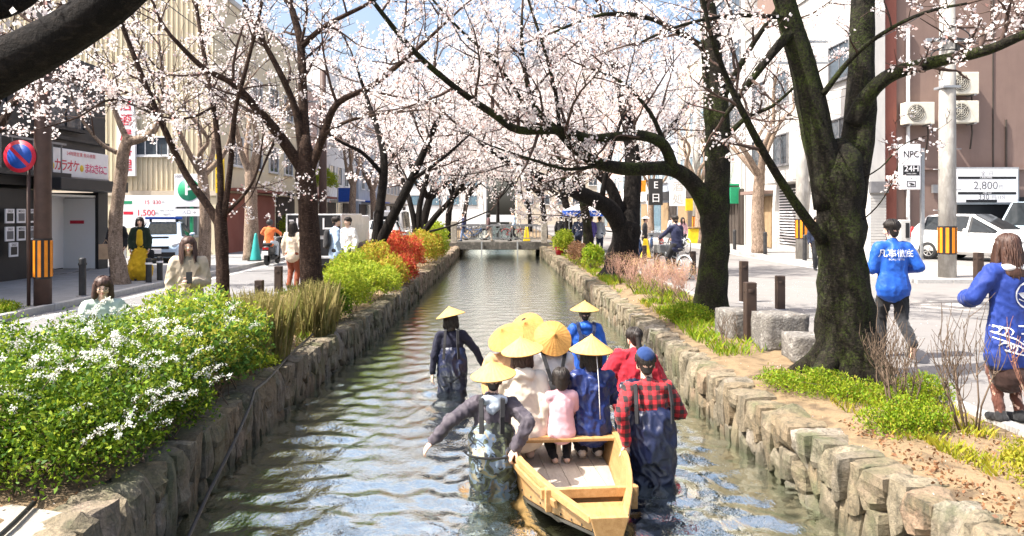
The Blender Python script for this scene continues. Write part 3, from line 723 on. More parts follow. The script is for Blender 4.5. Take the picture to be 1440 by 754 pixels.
# ------------------------------------------------------------------ the wooden boat
BO = Vector((.755, 5.08, 0)); BR = R(5.4)
def bw(v): return float(np.interp(v, [0, .2, .45, .8, 1.2, 1.8, 2.6, 4.2, 5.0, 5.4], [.12, .19, .275, .37, .455, .53, .56, .54, .42, .26]))
def bz(v): return float(np.interp(v, [0, .4, .9, 1.5, 4.4, 5.4], [-.365, -.43, -.52, -.62, -.64, -.42]))
RIM = -.255
def B2W(u, v, z): c, s_ = math.cos(BR), math.sin(BR); return Vector((BO.x + u * c - v * s_, BO.y + u * s_ + v * c, z))
def wood_mat(name, c1, c2, c3, sc=1.0, rough=.6, ax=(9, 1.2, 9)):
    m, nt, b, out = newmat(name); L = nt.links
    v = coords(nt, 'World', ax); n = noise_n(nt, v, 2.2 * sc, 8, .65, .8); n2 = noise_n(nt, coords(nt, 'World', tuple(a * 6 for a in ax)), 4 * sc, 3, .6)
    oi = nd(nt, 'ShaderNodeObjectInfo'); hs = nd(nt, 'ShaderNodeHueSaturation'); mr = nd(nt, 'ShaderNodeMapRange'); mr.inputs[3].default_value = .86; mr.inputs[4].default_value = 1.1
    L.new(oi.outputs['Random'], mr.inputs[0]); L.new(mr.outputs[0], hs.inputs['Value'])
    col = ramp(nt, n.outputs['Fac'], [(.3, c1), (.5, c2), (.7, c3)]); col = mixc(nt, ramp(nt, n2.outputs['Fac'], [(.45, (0, 0, 0)), (.7, (.45, .45, .45))]), col, tuple(x * .62 for x in c1))
    L.new(col, hs.inputs['Color']); L.new(hs.outputs[0], b.inputs['Base Color']); b.inputs['Roughness'].default_value = rough; b.inputs['Specular IOR Level'].default_value = .3
    L.new(bumpn(nt, n2.outputs['Fac'], .25, .004), b.inputs['Normal']); return m
M_ply = wood_mat('fresh_cedar', (.34, .185, .07), (.43, .25, .10), (.50, .31, .14))
M_gray = wood_mat('worn_deck_wood', (.34, .29, .24), (.42, .37, .31), (.48, .43, .37))
M_dark = pm('dark_wet_hull', (.03, .025, .02), (.05, .04, .03), rough=.5)
boat = thing('wooden_boat', 'narrow pale wooden boat full of passengers in straw hats', 'boat', B2W(0, 0, WATER), BR)
def strip3(f_out, f_in, vs, mat, name, par):
    mb = MB(); mb.loft([[f_out(v)[0], f_out(v)[1], f_in(v)[1], f_in(v)[0]] for v in vs], 0, False); return mb.build(name, mat, par, recalc=True)
vs = [0, .1, .2, .32, .45, .62, .8, 1.0, 1.2, 1.5, 1.8, 2.2, 2.6, 3.2, 3.8, 4.2, 4.6, 5.0, 5.4]
for sg in (-1, 1):
    fo = lambda v, k=0: (B2W(sg * bw(v), v, RIM), B2W(sg * (bw(v) - .05 - .05 * (RIM - bz(v))), v, bz(v)))
    fi = lambda v, k=0: (B2W(sg * (bw(v) - .028), v, RIM), B2W(sg * (bw(v) - .078 - .05 * (RIM - bz(v))), v, bz(v)))
    side = strip3(fo, fi, vs, M_ply, 'side_plank', boat); bev(side, .004)
    gun = MB(); gun.loft([[B2W(sg * (bw(v) + .018), v, RIM - .035), B2W(sg * (bw(v) + .018), v, RIM + .02), B2W(sg * (bw(v) - .034), v, RIM + .02), B2W(sg * (bw(v) - .034), v, RIM - .006)] for v in vs], 0, False)
    bev(gun.build('gunwale', M_ply, boat, recalc=True), .006)
    rub = MB(); v2 = [v for v in vs if v >= .35]
    rub.loft([[B2W(sg * (bw(v) + .004), v, RIM - .04), B2W(sg * (bw(v) + .028), v, RIM - .05), B2W(sg * (bw(v) + .02), v, RIM - .10), B2W(sg * (bw(v) - .002), v, RIM - .10)] for v in v2], 0, False)
    rub.build('rubbing_strake', M_ply, boat, recalc=True)
    nail = MB(); nail.lathe([(.0, 0), (.011, 0), (.009, .006), (0, .007)], 8, mat=0); nm = nail.mesh('nail'); nm.materials.append(M_dark)
    for v in (.06, .2, .34, .5, .68, .88, 1.1, 1.35):
        p = fo(v)[1].lerp(fo(v)[0], .14); mkobj('nail', nm, None, boat, loc=p + Vector((sg * .002, 0, 0)), rot=(0, sg * R(80), BR))
    for v in (.55, 1.75):
        mbk = MB(); mbk.box(B2W(sg * (bw(v) + .024), v, RIM - .07), (.05, .07, .17), BR); bev(mbk.build('rib_block', M_ply, boat), .006)
tm = MB(); tm.loft([[B2W(u * bw(0) * 1.12, v, z) for u, z in ((-1, RIM + .018), (1, RIM + .018), (.72, bz(0) - .005), (-.72, bz(0) - .005))] for v in (-.035, .005)], 0, False); bev(tm.build('transom', M_ply, boat, recalc=True), .006)
bt = MB(); bt.loft([[B2W(-(bw(v) - .05), v, bz(v) - .002), B2W(bw(v) - .05, v, bz(v) - .002), B2W(bw(v) - .06, v, bz(v) - .03), B2W(-(bw(v) - .06), v, bz(v) - .03)] for v in vs], 0, False); bt.build('bottom', M_dark, boat, recalc=True)
bow = MB(); bow.box(B2W(0, 5.42, -.35), (.5, .04, .22), BR); bow.build('bow_board', M_ply, boat)
for i in range(6):   # floor boards
    u0 = -.46 + i * .155; mb = MB(); rr = []
    for v in (.62, .8, 1.0, 1.2, 1.5, 1.8, 2.6, 4.2, 4.9):
        lim = bw(v) - .085; a, b_ = max(-lim, min(lim, u0)), max(-lim, min(lim, u0 + .150)); z = -.53 + .05 * max(0, 1 - v) + i % 2 * .002
        rr.append([B2W(a, v, z), B2W(b_, v, z), B2W(b_, v, z - .02), B2W(a, v, z - .02)])
    mb.loft(rr, 0, False); mb.build('floor_board', M_gray, boat, recalc=True)
for i in range(4):   # light stern boards
    v0 = .05 + i * .125; mb = MB(); lim0, lim1 = bw(v0) - .055, bw(v0 + .115) - .055; z = -.305 - .014 * i
    mb.loft([[B2W(-lim0, v0, z), B2W(lim0, v0, z), B2W(lim0, v0, z - .018), B2W(-lim0, v0, z - .018)], [B2W(-lim1, v0 + .118, z - .01), B2W(lim1, v0 + .118, z - .01), B2W(lim1, v0 + .118, z - .03), B2W(-lim1, v0 + .118, z - .03)]], 0, False)
    mb.build('stern_board', M_ply, boat, recalc=True)
mb = MB(); mb.box(B2W(0, .60, RIM - .045), (2 * bw(.6) + .12, .045, .075), BR); bev(mb.build('cross_beam', M_ply, boat), .006)
mb = MB(); mb.box(B2W(0, .635, RIM - .15), (2 * bw(.6) - .1, .03, .14), BR); mb.build('stern_bulkhead', M_ply, boat)
mb = MB(); mb.box(B2W(-.02, .80, -.43), (.03, .05, .10), BR); mb.build('peg', M_ply, boat)
mb = MB(); mb.box(B2W(.16, .78, -.45), (.30, .12, .025), BR); mb.build('loose_board', M_ply, boat)
for v in (1.93, 2.85, 3.65):
    mb = MB(); mb.box(B2W(0, v, RIM - .02), (2 * bw(v) - .02, .26, .03), BR); bev(mb.build('seat_board', M_gray if v > 2 else M_ply, boat), .006)
    mb = MB(); mb.box(B2W(0, v + .06, RIM - .15), (.04, .10, .24), BR); mb.build('seat_post', M_gray, boat)

# ------------------------------------------------------------------ people
_RM = {}
def cone_sphere(mb, p0, p1, r0, r1, sx=1.0, sy=1.0, u=None, n=14):
    p0, p1 = Vector(p0), Vector(p1); d = p1 - p0; L_ = d.length
    d = d / L_ if L_ > 1e-6 else Vector((0, 0, 1))
    u = Vector(u) if u is not None else Vector((1, 0, 0)); u = u - d * u.dot(d)
    u = u.normalized() if u.length > 1e-3 else d.orthogonal().normalized(); w = d.cross(u)
    rings = []
    for a in (-80, -55, -28, 0): rings.append((p0 + d * r0 * math.sin(R(a)) * min(1, sy + .15), r0 * math.cos(R(a))))
    for a in (0, 28, 55, 80): rings.append((p1 + d * r1 * math.sin(R(a)) * min(1, sy + .15), r1 * math.cos(R(a))))
    mb.loft([[c + (u * math.cos(2 * math.pi * k / n) * sx + w * math.sin(2 * math.pi * k / n) * sy) * r for k in range(n)] for c, r in rings])
def blob(prims, voxel, smooth=4, wr=0.0, wf=9.0, ws=(1, 1, .6), seed=0):
    """tapered limbs melted into one continuous surface"""
    mb = MB()
    for p in prims: cone_sphere(mb, *p)
    me = mb.mesh('blob'); o = bpy.data.objects.new('blob', me)
    m = o.modifiers.new('r', 'REMESH'); m.mode = 'VOXEL'; m.voxel_size = voxel; m.use_smooth_shade = True
    if smooth: s_ = o.modifiers.new('s', 'SMOOTH'); s_.factor = .5; s_.iterations = smooth
    out = evaluated_mesh(o)
    bpy.data.objects.remove(o); bpy.data.meshes.remove(me)
    if wr:
        off = Vector((seed * 1.7, seed * .9, 3.3)); vs_ = out.vertices; co = np.zeros(len(vs_) * 3); vs_.foreach_get('co', co); co = co.reshape(-1, 3)
        nr = np.array([tuple(v.normal) for v in vs_])
        dsp = np.empty(len(co))
        for i, p in enumerate(co):
            q = Vector((p[0] * ws[0] + p[2] * .35, p[1] * ws[1], p[2] * ws[2])) * wf + off
            a = noise.noise(q); c_ = noise.noise(q * 2.1 + Vector((7, 1, 4))); dsp[i] = max(-.25, 1 - abs(a) * 4.5) * .8 + max(-.2, 1 - abs(c_) * 4) * .45 - .35
        co += nr * (dsp * wr)[:, None]; vs_.foreach_set('co', co.ravel())
    for p in out.polygons: p.use_smooth = True
    out.update(); return out
def raw(me, M=None):
    v = np.zeros(len(me.vertices) * 3); me.vertices.foreach_get('co', v); v = v.reshape(-1, 3)
    if M is not None:
        A = np.array(M.to_3x3()); v = v @ A.T + np.array(M.translation)
    return v, [tuple(p.vertices) for p in me.polygons]
def hand_mesh(curl):
    key = ('hand', curl)
    if key in _RM: return _RM[key]
    pr = [((0, 0, -.03), (0, 0, .01), .026, .028, 1.0, .75), ((0, 0, .025), (0, 0, .075), .034, .039, 1.0, .42)]
    for x, L_, r_ in ((-.030, .062, .0085), (-.010, .076, .0092), (.011, .072, .0092), (.030, .055, .0082)):
        p = Vector((x, 0, .083)); a = R(8 + curl * 14)
        for k, f in enumerate((.45, .3, .25)):
            q = p + Vector((x * .06, math.sin(a), math.cos(a))).normalized() * L_ * f * 1.25
            pr.append((p, q, r_ * (1 - k * .1), r_ * (.92 - k * .1))); p = q; a += R(12 + curl * 34)
    t0 = Vector((.030, .006, .022)); t1 = t0 + Vector((.026, .014, .026)); t2 = t1 + Vector((.010, .012, .030)); t3 = t2 + Vector((0, .008 + .01 * curl, .020))
    pr += [(t0, t1, .0135, .0115), (t1, t2, .0112, .0098), (t2, t3, .0098, .008)]
    _RM[key] = blob(pr, .0055, 2); return _RM[key]
def head_mesh():
    if 'head' in _RM: return _RM['head']
    pr = [((0, -.022, .030), (0, .012, .032), .086, .083, .90, 1.0), ((0, .028, .0), (0, .040, -.062), .066, .040, .98, .95), ((0, .05, .02), (0, .052, -.01), .050, .046),
          ((0, .092, .004), (0, .106, -.020), .009, .0125), ((-.010, .096, -.024), (.010, .096, -.024), .008, .008), ((0, .070, -.058), (0, .072, -.084), .022, .020), ((0, .088, -.046), (0, .089, -.056), .013, .012, 1.6, .7)]
    for s_ in (-1, 1):
        pr.append(((s_ * .076, -.008, .008), (s_ * .077, -.012, -.028), .015, .011, .5, 1.2, (1, 0, 0)))
        pr.append(((s_ * .036, .066, -.012), (s_ * .040, .060, -.030), .024, .022))
    _RM['head'] = blob(pr, .007, 3); return _RM['head']
HAIR = {
    'short': [((0, -.028, .050), (0, .010, .056), .090, .086, .95, 1.0), ((0, -.052, .01), (0, -.055, -.045), .066, .050, 1.05, .7), ((-.060, -.01, .03), (-.064, -.012, -.008), .028, .02), ((.060, -.01, .03), (.064, -.012, -.008), .028, .02), ((-.045, .055, .082), (.045, .055, .082), .026, .026)],
    'bob': [((0, -.028, .050), (0, .010, .058), .094, .088, .98, 1.0), ((0, -.055, .01), (0, -.058, -.10), .080, .070, 1.1, .7), ((-.075, .01, .045), (-.088, .018, -.095), .036, .034), ((.075, .01, .045), (.088, .018, -.095), .036, .034), ((-.05, .05, .090), (.06, .045, .092), .024, .022)],
    'long': [((0, -.028, .050), (0, .008, .058), .094, .088, .98, 1.0), ((0, -.055, .01), (0, -.085, -.22), .082, .085, 1.15, .55), ((-.078, .004, .045), (-.092, .012, -.12), .034, .032), ((.078, .004, .045), (.092, .012, -.12), .034, .032), ((-.092, .012, -.12), (-.09, .055, -.25), .032, .02), ((.092, .012, -.12), (.09, .055, -.26), .032, .02), ((-.060, .040, .085), (-.02, .045, .098), .022, .016), ((.060, .040, .085), (.02, .045, .098), .022, .016)],
    'pony': [((0, -.028, .050), (0, .010, .056), .091, .086, .96, 1.0), ((0, -.052, .01), (0, -.05, -.03), .070, .055, 1.05, .7), ((0, -.105, .06), (0, -.128, .05), .034, .036), ((0, -.128, .04), (0, -.135, -.10), .030, .034), ((0, -.135, -.10), (.01, -.125, -.20), .034, .012), ((-.062, .02, .045), (-.066, .01, .0), .026, .02), ((.062, .02, .045), (.066, .01, .0), .026, .02)],
    'child': [((0, -.024, .048), (0, .012, .054), .096, .092, .98, 1.0), ((0, -.055, .0), (0, -.055, -.05), .080, .066, 1.05, .7), ((-.07, -.005, .02), (-.075, -.005, -.03), .030, .024), ((.07, -.005, .02), (.075, -.005, -.03), .030, .024), ((-.05, .06, .07), (.05, .06, .07), .03, .03)],
}
def hair_mesh(kind):
    if ('hair', kind) in _RM: return _RM[('hair', kind)]
    me = blob(HAIR[kind], .0085, 2, .003, 30, (1, 1, .25)); V, Fc = raw(me); mb = MB(); q = random.Random(len(kind))
    hang = {'short': .0, 'bob': .12, 'long': .30, 'pony': .0, 'child': .02}[kind]
    for i in range(170 if hang > .1 else 110):   # locks lying over the cap of hair, so the outline is uneven
        a = q.uniform(-2.25, 2.25); a0 = -math.pi / 2 + a; rr = .099; pts = []
        e0 = q.uniform(.75, 1.4); e1 = q.uniform(-.25, .15) if abs(a) < 1.9 else q.uniform(.40, .55)
        for t in np.linspace(0, 1, 5):
            e = e0 + (e1 - e0) * t; pts.append(Vector((math.cos(a0) * math.cos(e) * rr * .93, math.sin(a0) * math.cos(e) * rr * 1.0 - .012, .046 + math.sin(e) * rr)) * q.uniform(.995, 1.03))
        if hang > .05:
            b0 = pts[-1]; L_ = hang * q.uniform(.75, 1.1); f = .10 if abs(a) > 1.2 and kind == 'long' else 0
            pts += [b0 + Vector((b0.x * .06 + q.gauss(0, .006), (b0.y * .08 + f * t * .9) + q.gauss(0, .005), -L_ * t)) for t in (.3, .6, 1.0)]
        mb.tube(pts, [.004] + [q.uniform(.006, .009)] * (len(pts) - 2) + [.0015], 4, cap=False)
    n = len(V); me2 = bpy.data.meshes.new('hair'); me2.from_pydata(V.tolist() + mb.v, [], Fc + [tuple(i + n for i in f) for f in mb.f]); _RM[('hair', kind)] = me2
    return me2
M_skin = pm('skin', (.78, .53, .41), (.72, .46, .34), scale=30, rough=.55, bump=.05, spec=.35)
_b = M_skin.node_tree.nodes['Principled BSDF']; _b.inputs['Subsurface Weight'].default_value = .12; _b.inputs['Subsurface Radius'].default_value = (.02, .008, .005)
M_hairb = pm('black_hair', (.012, .010, .009), (.030, .022, .018), scale=60, stretch=(1, 1, .12), rough=.5, bump=.5, bscale=90, bdist=.004, spec=.35)
M_hairr = pm('brown_hair', (.034, .014, .009), (.07, .030, .018), scale=60, stretch=(1, 1, .12), rough=.55, bump=.5, bscale=90, bdist=.004, spec=.5)
M_hairg = pm('grey_hair', (.25, .22, .20), (.4, .37, .34), scale=60, stretch=(1, 1, .12), rough=.5, bump=.4, bscale=90, bdist=.004)
M_sole = pm('rubber_sole', (.30, .26, .20), (.22, .19, .15), rough=.8)
def cloth(name, c, c2=None, rough=.85, sheen=.15, scale=5, bump=.25, spec=.25): return pm('cloth_' + name, c, c2 or tuple(x * .78 for x in c), scale=scale, rough=rough, bump=bump, bscale=22, bdist=.012, sheen=sheen, spec=spec)
def straw_mat(name, c1, c2):
    m, nt, b, out = newmat(name); L = nt.links
    tc = nd(nt, 'ShaderNodeTexCoord'); sp = nd(nt, 'ShaderNodeSeparateXYZ'); L.new(tc.outputs['Object'], sp.inputs[0])
    at = nd(nt, 'ShaderNodeMath', operation='ARCTAN2'); L.new(sp.outputs[1], at.inputs[0]); L.new(sp.outputs[0], at.inputs[1])
    mu = nd(nt, 'ShaderNodeMath', operation='MULTIPLY'); L.new(at.outputs[0], mu.inputs[0]); mu.inputs[1].default_value = 24
    si = nd(nt, 'ShaderNodeMath', operation='SINE'); L.new(mu.outputs[0], si.inputs[0])
    zz = nd(nt, 'ShaderNodeMath', operation='MULTIPLY'); L.new(sp.outputs[2], zz.inputs[0]); zz.inputs[1].default_value = 800
    s2 = nd(nt, 'ShaderNodeMath', operation='SINE'); L.new(zz.outputs[0], s2.inputs[0])
    ad = nd(nt, 'ShaderNodeMath', operation='ADD'); L.new(si.outputs[0], ad.inputs[0]); L.new(s2.outputs[0], ad.inputs[1])
    n = noise_n(nt, tc.outputs['Object'], 14, 6, .7); n2 = noise_n(nt, tc.outputs['Object'], 90, 3, .6)
    col = ramp(nt, n.outputs['Fac'], [(.3, c2), (.65, c1)]); col = mixc(nt, ramp(nt, n2.outputs['Fac'], [(.5, (0, 0, 0)), (.75, (.5, .5, .5))]), col, tuple(x * .42 for x in c2))
    mr = nd(nt, 'ShaderNodeMapRange'); L.new(ad.outputs[0], mr.inputs[0]); mr.inputs[1].default_value = -2; mr.inputs[2].default_value = 2; mr.inputs[3].default_value = .3; mr.inputs[4].default_value = 0
    col = mixc(nt, mr.outputs[0], col, tuple(x * .5 for x in c2))
    L.new(col, b.inputs['Base Color']); b.inputs['Roughness'].default_value = .7
    L.new(bumpn(nt, n2.outputs['Fac'], .3, .004, bumpn(nt, ad.outputs[0], .3, .004)), b.inputs['Normal'])
    t = nd(nt, 'ShaderNodeBsdfTranslucent'); L.new(col, t.inputs['Color']); mx = nd(nt, 'ShaderNodeMixShader'); mx.inputs[0].default_value = .15
    L.new(b.outputs[0], mx.inputs[1]); L.new(t.outputs[0], mx.inputs[2]); L.new(mx.outputs[0], out.inputs['Surface']); return m
M_straw = straw_mat('pale_straw', (.78, .53, .19), (.66, .40, .11))
M_straw2 = straw_mat('orange_straw', (.76, .41, .11), (.60, .27, .055))

def ik(a, c, l1, l2, pole):
    a, c = Vector(a), Vector(c); d = c - a; D = min(d.length, (l1 + l2) * .995); dn = d.normalized()
    x = (l1 * l1 - l2 * l2 + D * D) / (2 * D); h = math.sqrt(max(0, l1 * l1 - x * x)); p = Vector(pole); p = p - dn * p.dot(dn); p.normalize()
    return a + dn * x + p * h
def pose(h, lean=0.0, side=0.0, seat=None, turn=0.0, bend=None, stride=0.0, wide=1.0):
    """joints of a figure of height h facing +y; seat = height of the seat it sits on"""
    k = h / 1.7; J = {}
    pel = Vector((0, 0, .92 * k)) if seat is None else Vector((0, 0, seat + .10 * k))
    J['pel'] = pel; up = Vector((math.sin(side) * math.cos(lean), math.sin(lean), math.cos(lean) * math.cos(side)))
    rt = Vector((math.cos(turn), math.sin(turn), 0)); rt = (rt - up * rt.dot(up)).normalized(); J['rt'] = rt; J['up'] = up; J['fw'] = up.cross(rt) * 1
    J['chest'] = pel + up * .34 * k; J['neck'] = pel + up * .52 * k; J['head'] = pel + up * .665 * k + J['fw'] * .02 * k
    for s_, n in ((-1, 'L'), (1, 'R')):
        J['sh' + n] = pel + up * .465 * k + rt * s_ * .165 * k * wide
        J['wr' + n] = J['sh' + n] + Vector((s_ * .07 * k, .06 * k, -.52 * k)); J['el' + n] = None
        J['hip' + n] = pel + rt * s_ * .085 * k - Vector((0, 0, .02))
        if seat is None:
            y = stride * s_; J['an' + n] = Vector((s_ * .09 * k, y * .5, .075 * k + (abs(y) * .25 if y < 0 else 0))); J['kn' + n] = ik(J['hip' + n], J['an' + n], .43 * k, .42 * k, (s_ * .05, 1, 0))
        else:
            J['kn' + n] = J['hip' + n] + Vector((s_ * .03 * k, .40 * k, .03 * k)); J['an' + n] = J['kn' + n] + Vector((0, -.10 * k, -.40 * k))
        J['pole' + n] = Vector((s_ * .6, -.8, -.1))
    J['k'] = k; J['hyaw'] = 0.0; J['hpit'] = 0.0; J['hroll'] = 0.0
    return J
def solve(J):
    k = J['k']
    for n in 'LR':
        d = J['wr' + n] - J['sh' + n]
        if d.length > .545 * k: J['wr' + n] = J['sh' + n] + d.normalized() * .545 * k
        if J['el' + n] is None: J['el' + n] = ik(J['sh' + n], J['wr' + n], .285 * k, .265 * k, J['pole' + n])
    return J
def torso_prims(J, hem, r_hem, r_waist, r_chest, sy=.66, top=None):
    k = J['k']; up = J['up']; rt = J['rt']; pel = J['pel']; lo = pel - Vector((0, 0, hem)) if hem > 0 else pel + up * (-hem)
    ch = J['chest'] if top is None else pel + up * top
    return [(lo, pel + up * .16 * k if hem > -.1 else ch, r_hem, r_waist, 1.0, sy, rt), (pel + up * .16 * k, ch, r_waist, r_chest, 1.0, sy, rt)]
def sleeve_prims(J, loose, frac=1.0, cuff=None):
    k = J['k']; pr = []; loose = loose - .007
    for n in 'LR':
        e = J['el' + n]; w = J['el' + n].lerp(J['wr' + n], frac); c = cuff if cuff is not None else (.036 + loose) * k
        pr += [(J['sh' + n] - J['up'] * .01 * k, e, (.058 + loose) * k, (.048 + loose) * k), (e, w, (.048 + loose) * k, c)]
    return pr
def leg_prims(J, loose, to='an', cuff=None):
    k = J['k']; pr = []
    for n in 'LR':
        pr += [(J['hip' + n], J['kn' + n], (.092 + loose) * k, (.064 + loose) * k), (J['kn' + n], J['an' + n] if to == 'an' else J['kn' + n].lerp(J['an' + n], .3), (.062 + loose) * k, cuff if cuff is not None else (.044 + loose) * k)]
    return pr
def hat_cone(parent, c, M, r=.21, hh=.125, mat=None, label=None, name='conical_hat', top=True):
    mb = MB(); n = 40
    pr = [(.001, hh + .012), (.008, hh + .008), (.014, hh - .006), (r * .25, hh * .79), (r * .5, hh * .52), (r * .78, hh * .235), (r * .97, hh * .03), (r, 0), (r * .985, -.008), (r * .93, hh * .02), (r * .7, hh * .22), (r * .3, hh * .60), (.002, hh * .9)]
    mb.lathe(pr, n)
    b0 = 0
    for i, v in enumerate(mb.v):
        p = Vector(v); a = math.atan2(p.y, p.x); mb.v[i] = tuple(p * (1 + .012 * math.sin(3 * a + hash(name) % 5) + .006 * math.sin(7 * a)))
    o = mb.build(name, mat or M_straw, None)
    o.matrix_world = Matrix.Translation(c) @ M.to_4x4(); setparent_keep(o, parent); return o
def setparent_keep(o, parent):
    o.parent = parent      # o's own transform is already in the parent's space
def loc_matrix(z, y):
    z = z.normalized(); y = y - z * y.dot(z); y = y.normalized() if y.length > 1e-4 else z.orthogonal().normalized(); x = y.cross(z)
    return Matrix((x, y, z)).transposed()
def add_part(name, me, mats, root):
    o = mkobj(name, me, mats, None); o.parent = root; return o
def person(label, loc, rz, J, wear, hair='short', hairm=None, face=False, grip=(.3, .3), vox=.013, group=None, palm=None, bald=False, barelegs=False, shoes=None, cat='person', sc_skin=None, glasses=False, headscale=1.0):
    J = solve(J); k = J['k']; root = thing('person', label, cat, loc, rz, group)
    root['k'] = 0; del root['k']
    rt = J['rt']; skin = sc_skin or M_skin
    # one continuous body: trunk, limbs, neck; the head and the hands grow out of it
    pr = torso_prims(J, .03, .135 * k, .125 * k, .145 * k) + sleeve_prims(J, -.008) + leg_prims(J, -.008) + [(J['shL'], J['shR'], .055 * k, .055 * k), (J['neck'] - J['up'] * .06 * k, J['head'] - J['up'] * .05 * k, .056 * k, .050 * k)]
    for n in 'LR':
        fd = (Vector((0, 1, 0)) if not J.get('foot' + n) else J['foot' + n]); pr.append((J['an' + n] + Vector((0, 0, -.03)) * k, J['an' + n] + fd * .13 * k + Vector((0, 0, -.045 * k)), .036 * k, .030 * k))
    body = blob(pr, vox * 1.15, 3); V, Fc = raw(body); bpy.data.meshes.remove(body); Vs = [V]; Fs = list(Fc); nv = len(V)
    HR = Euler((J['hpit'], J['hroll'], J['hyaw'])).to_matrix(); base = loc_matrix(J['up'] * .75 + Vector((0, 0, .25)), J['fw']); HM = base @ HR
    hm = Matrix.Translation(J['head']) @ (HM * (k * headscale)).to_4x4()
    v2, f2 = raw(head_mesh(), hm); Vs.append(v2); Fs += [tuple(i + nv for i in f) for f in f2]; nv += len(v2)
    for q, n in enumerate('LR'):
        z = (J['wr' + n] - J['el' + n]); pd = (palm or {}).get(n) or (Vector((1 if n == 'L' else -1, .4, 0)))
        A = loc_matrix(z, Vector(pd)) * k
        if n == 'R': A = A @ Matrix(((-1, 0, 0), (0, 1, 0), (0, 0, 1)))
        v2, f2 = raw(hand_mesh(grip[q]), Matrix.Translation(J['wr' + n]) @ A.to_4x4())
        Vs.append(v2); Fs += [tuple(i + nv for i in (f if n == 'L' else f[::-1])) for f in f2]; nv += len(v2)
    me = bpy.data.meshes.new('body'); me.from_pydata(np.concatenate(Vs).tolist(), [], Fs)
    me.polygons.foreach_set('use_smooth', [True] * len(Fs)); me.update()
    add_part('body', me, skin, root)
    if hair:
        v2, f2 = raw(hair_mesh(hair), hm); hme = bpy.data.meshes.new('hair'); hme.from_pydata(v2.tolist(), [], f2); hme.polygons.foreach_set('use_smooth', [True] * len(f2)); hme.update()
        add_part('hair', hme, hairm or M_hairb, root)
    if face:
        H = lambda x, y, z: hm @ Vector((x, y, z))
        for s_ in (-1, 1):
            mb = MB(); cone_sphere(mb, H(s_ * .031 - .006, .0835, .004), H(s_ * .031 + .006, .0835, .004), .0085 * k, .0085 * k, 1, 1, None, 10); e = mb.build('eye', pm('eye_white', (.22, .19, .18), rough=.4, bump=0), None); e.parent = root
            mb = MB(); cone_sphere(mb, H(s_ * .031, .090, .003), H(s_ * .031, .0905, .003), .0070 * k, .0066 * k, 1, 1, None, 10); i_ = mb.build('iris', pm('iris', (.02, .012, .008), rough=.2, bump=0), None); i_.parent = e
            mb = MB(); mb.tube([H(s_ * .014, .093, .024), H(s_ * .030, .0905, .029), H(s_ * .048, .077, .023)], [.003 * k, .0036 * k, .0015 * k], 6); o = mb.build('eyebrow', M_hairb, None); o.parent = root
            mb = MB(); mb.tube([H(s_ * .018, .0905, .010), H(s_ * .031, .0905, .0135), H(s_ * .046, .081, .008)], .0018 * k, 5); o = mb.build('eyelid', M_hairb, None); o.parent = root
        mb = MB(); mb.tube([H(-.024, .083, -.049), H(-.010, .095, -.047), H(0, .0965, -.049), H(.010, .095, -.047), H(.024, .083, -.049)], [.002 * k, .0055 * k, .0058 * k, .0055 * k, .002 * k], 8); o = mb.build('mouth', pm('lips', (.48, .15, .12), rough=.4, bump=0), None); o.parent = root
        if glasses:
            mb = MB()
            for s_ in (-1, 1):
                mb.tube([H(s_ * .033 + .026 * math.cos(a), .103, .002 + .020 * math.sin(a)) for a in np.linspace(0, 6.283, 15)], .0018 * k, 5)
                mb.tube([H(s_ * .059, .102, .006), H(s_ * .078, .04, .008), H(s_ * .08, -.01, .006)], .0016 * k, 5)
            mb.tube([H(-.008, .105, .004), H(.008, .105, .004)], .0016 * k, 5)
            o = mb.build('glasses', pm('glasses_frame', (.06, .04, .03), rough=.3, bump=0), None); o.parent = root
    parts = {}
    for w in wear:
        kd = w['kind']; lo = w.get('loose', .018); m_ = w['mat']; nm = w.get('name', kd); wr_ = w.get('wr', .006); sd = hash(label) % 97
        if kd in ('jacket', 'shirt', 'coat'):
            hem = w.get('hem', .10) * k; w.setdefault('rhem', .135 if any(x['kind'] == 'waders' for x in wear) else .175); q = torso_prims(J, hem, (w.get('rhem', .170) + lo) * k, (.145 + lo) * k, (.158 + lo) * k, w.get('sy', .64)) + sleeve_prims(J, lo, w.get('frac', .97), w.get('cuff'))
            q += [(J['shL'], J['shR'], (.056 + lo * .5) * k, (.056 + lo * .5) * k)]
            q += [(J['neck'] - J['up'] * .09 * k, J['neck'] - J['up'] * .0 * k, (.098 + lo) * k, (.060 + lo * .4) * k, 1, .85, rt)]
            if w.get('hood'): q += [(J['neck'] - J['fw'] * .07 * k - J['rt'] * .05 * k - J['up'] * .02 * k, J['neck'] - J['fw'] * .07 * k + J['rt'] * .05 * k - J['up'] * .02 * k, .065 * k, .065 * k), (J['neck'] - J['fw'] * .09 * k - J['up'] * .10 * k, J['neck'] - J['fw'] * .05 * k, .05 * k, .08 * k, 1.4, .7, rt)]
        elif kd in ('trousers', 'waders'):
            q = leg_prims(J, lo, 'an', w.get('cuff'))
            if kd == 'waders':
                q += torso_prims(J, .02, (.175 + lo) * k, (.175 + lo) * k, (.178 + lo) * k, .74, w.get('top', .30) * k)
            else: q += [(J['pel'] - Vector((0, 0, .02)), J['pel'] + J['up'] * .07 * k, (.135 + lo) * k, (.120 + lo) * k, 1, .60, rt)]
        elif kd == 'skirt':
            q = [(J['pel'] + J['up'] * .10 * k, J['pel'] - Vector((0, 0, w['len'] * .5)), .13 * k, w['flare'] * .75, 1, .8, rt), (J['pel'] - Vector((0, 0, w['len'] * .5)), J['pel'] - Vector((0, 0, w['len'])), w['flare'] * .75, w['flare'], 1, .8, rt)]
        elif kd == 'shoes':
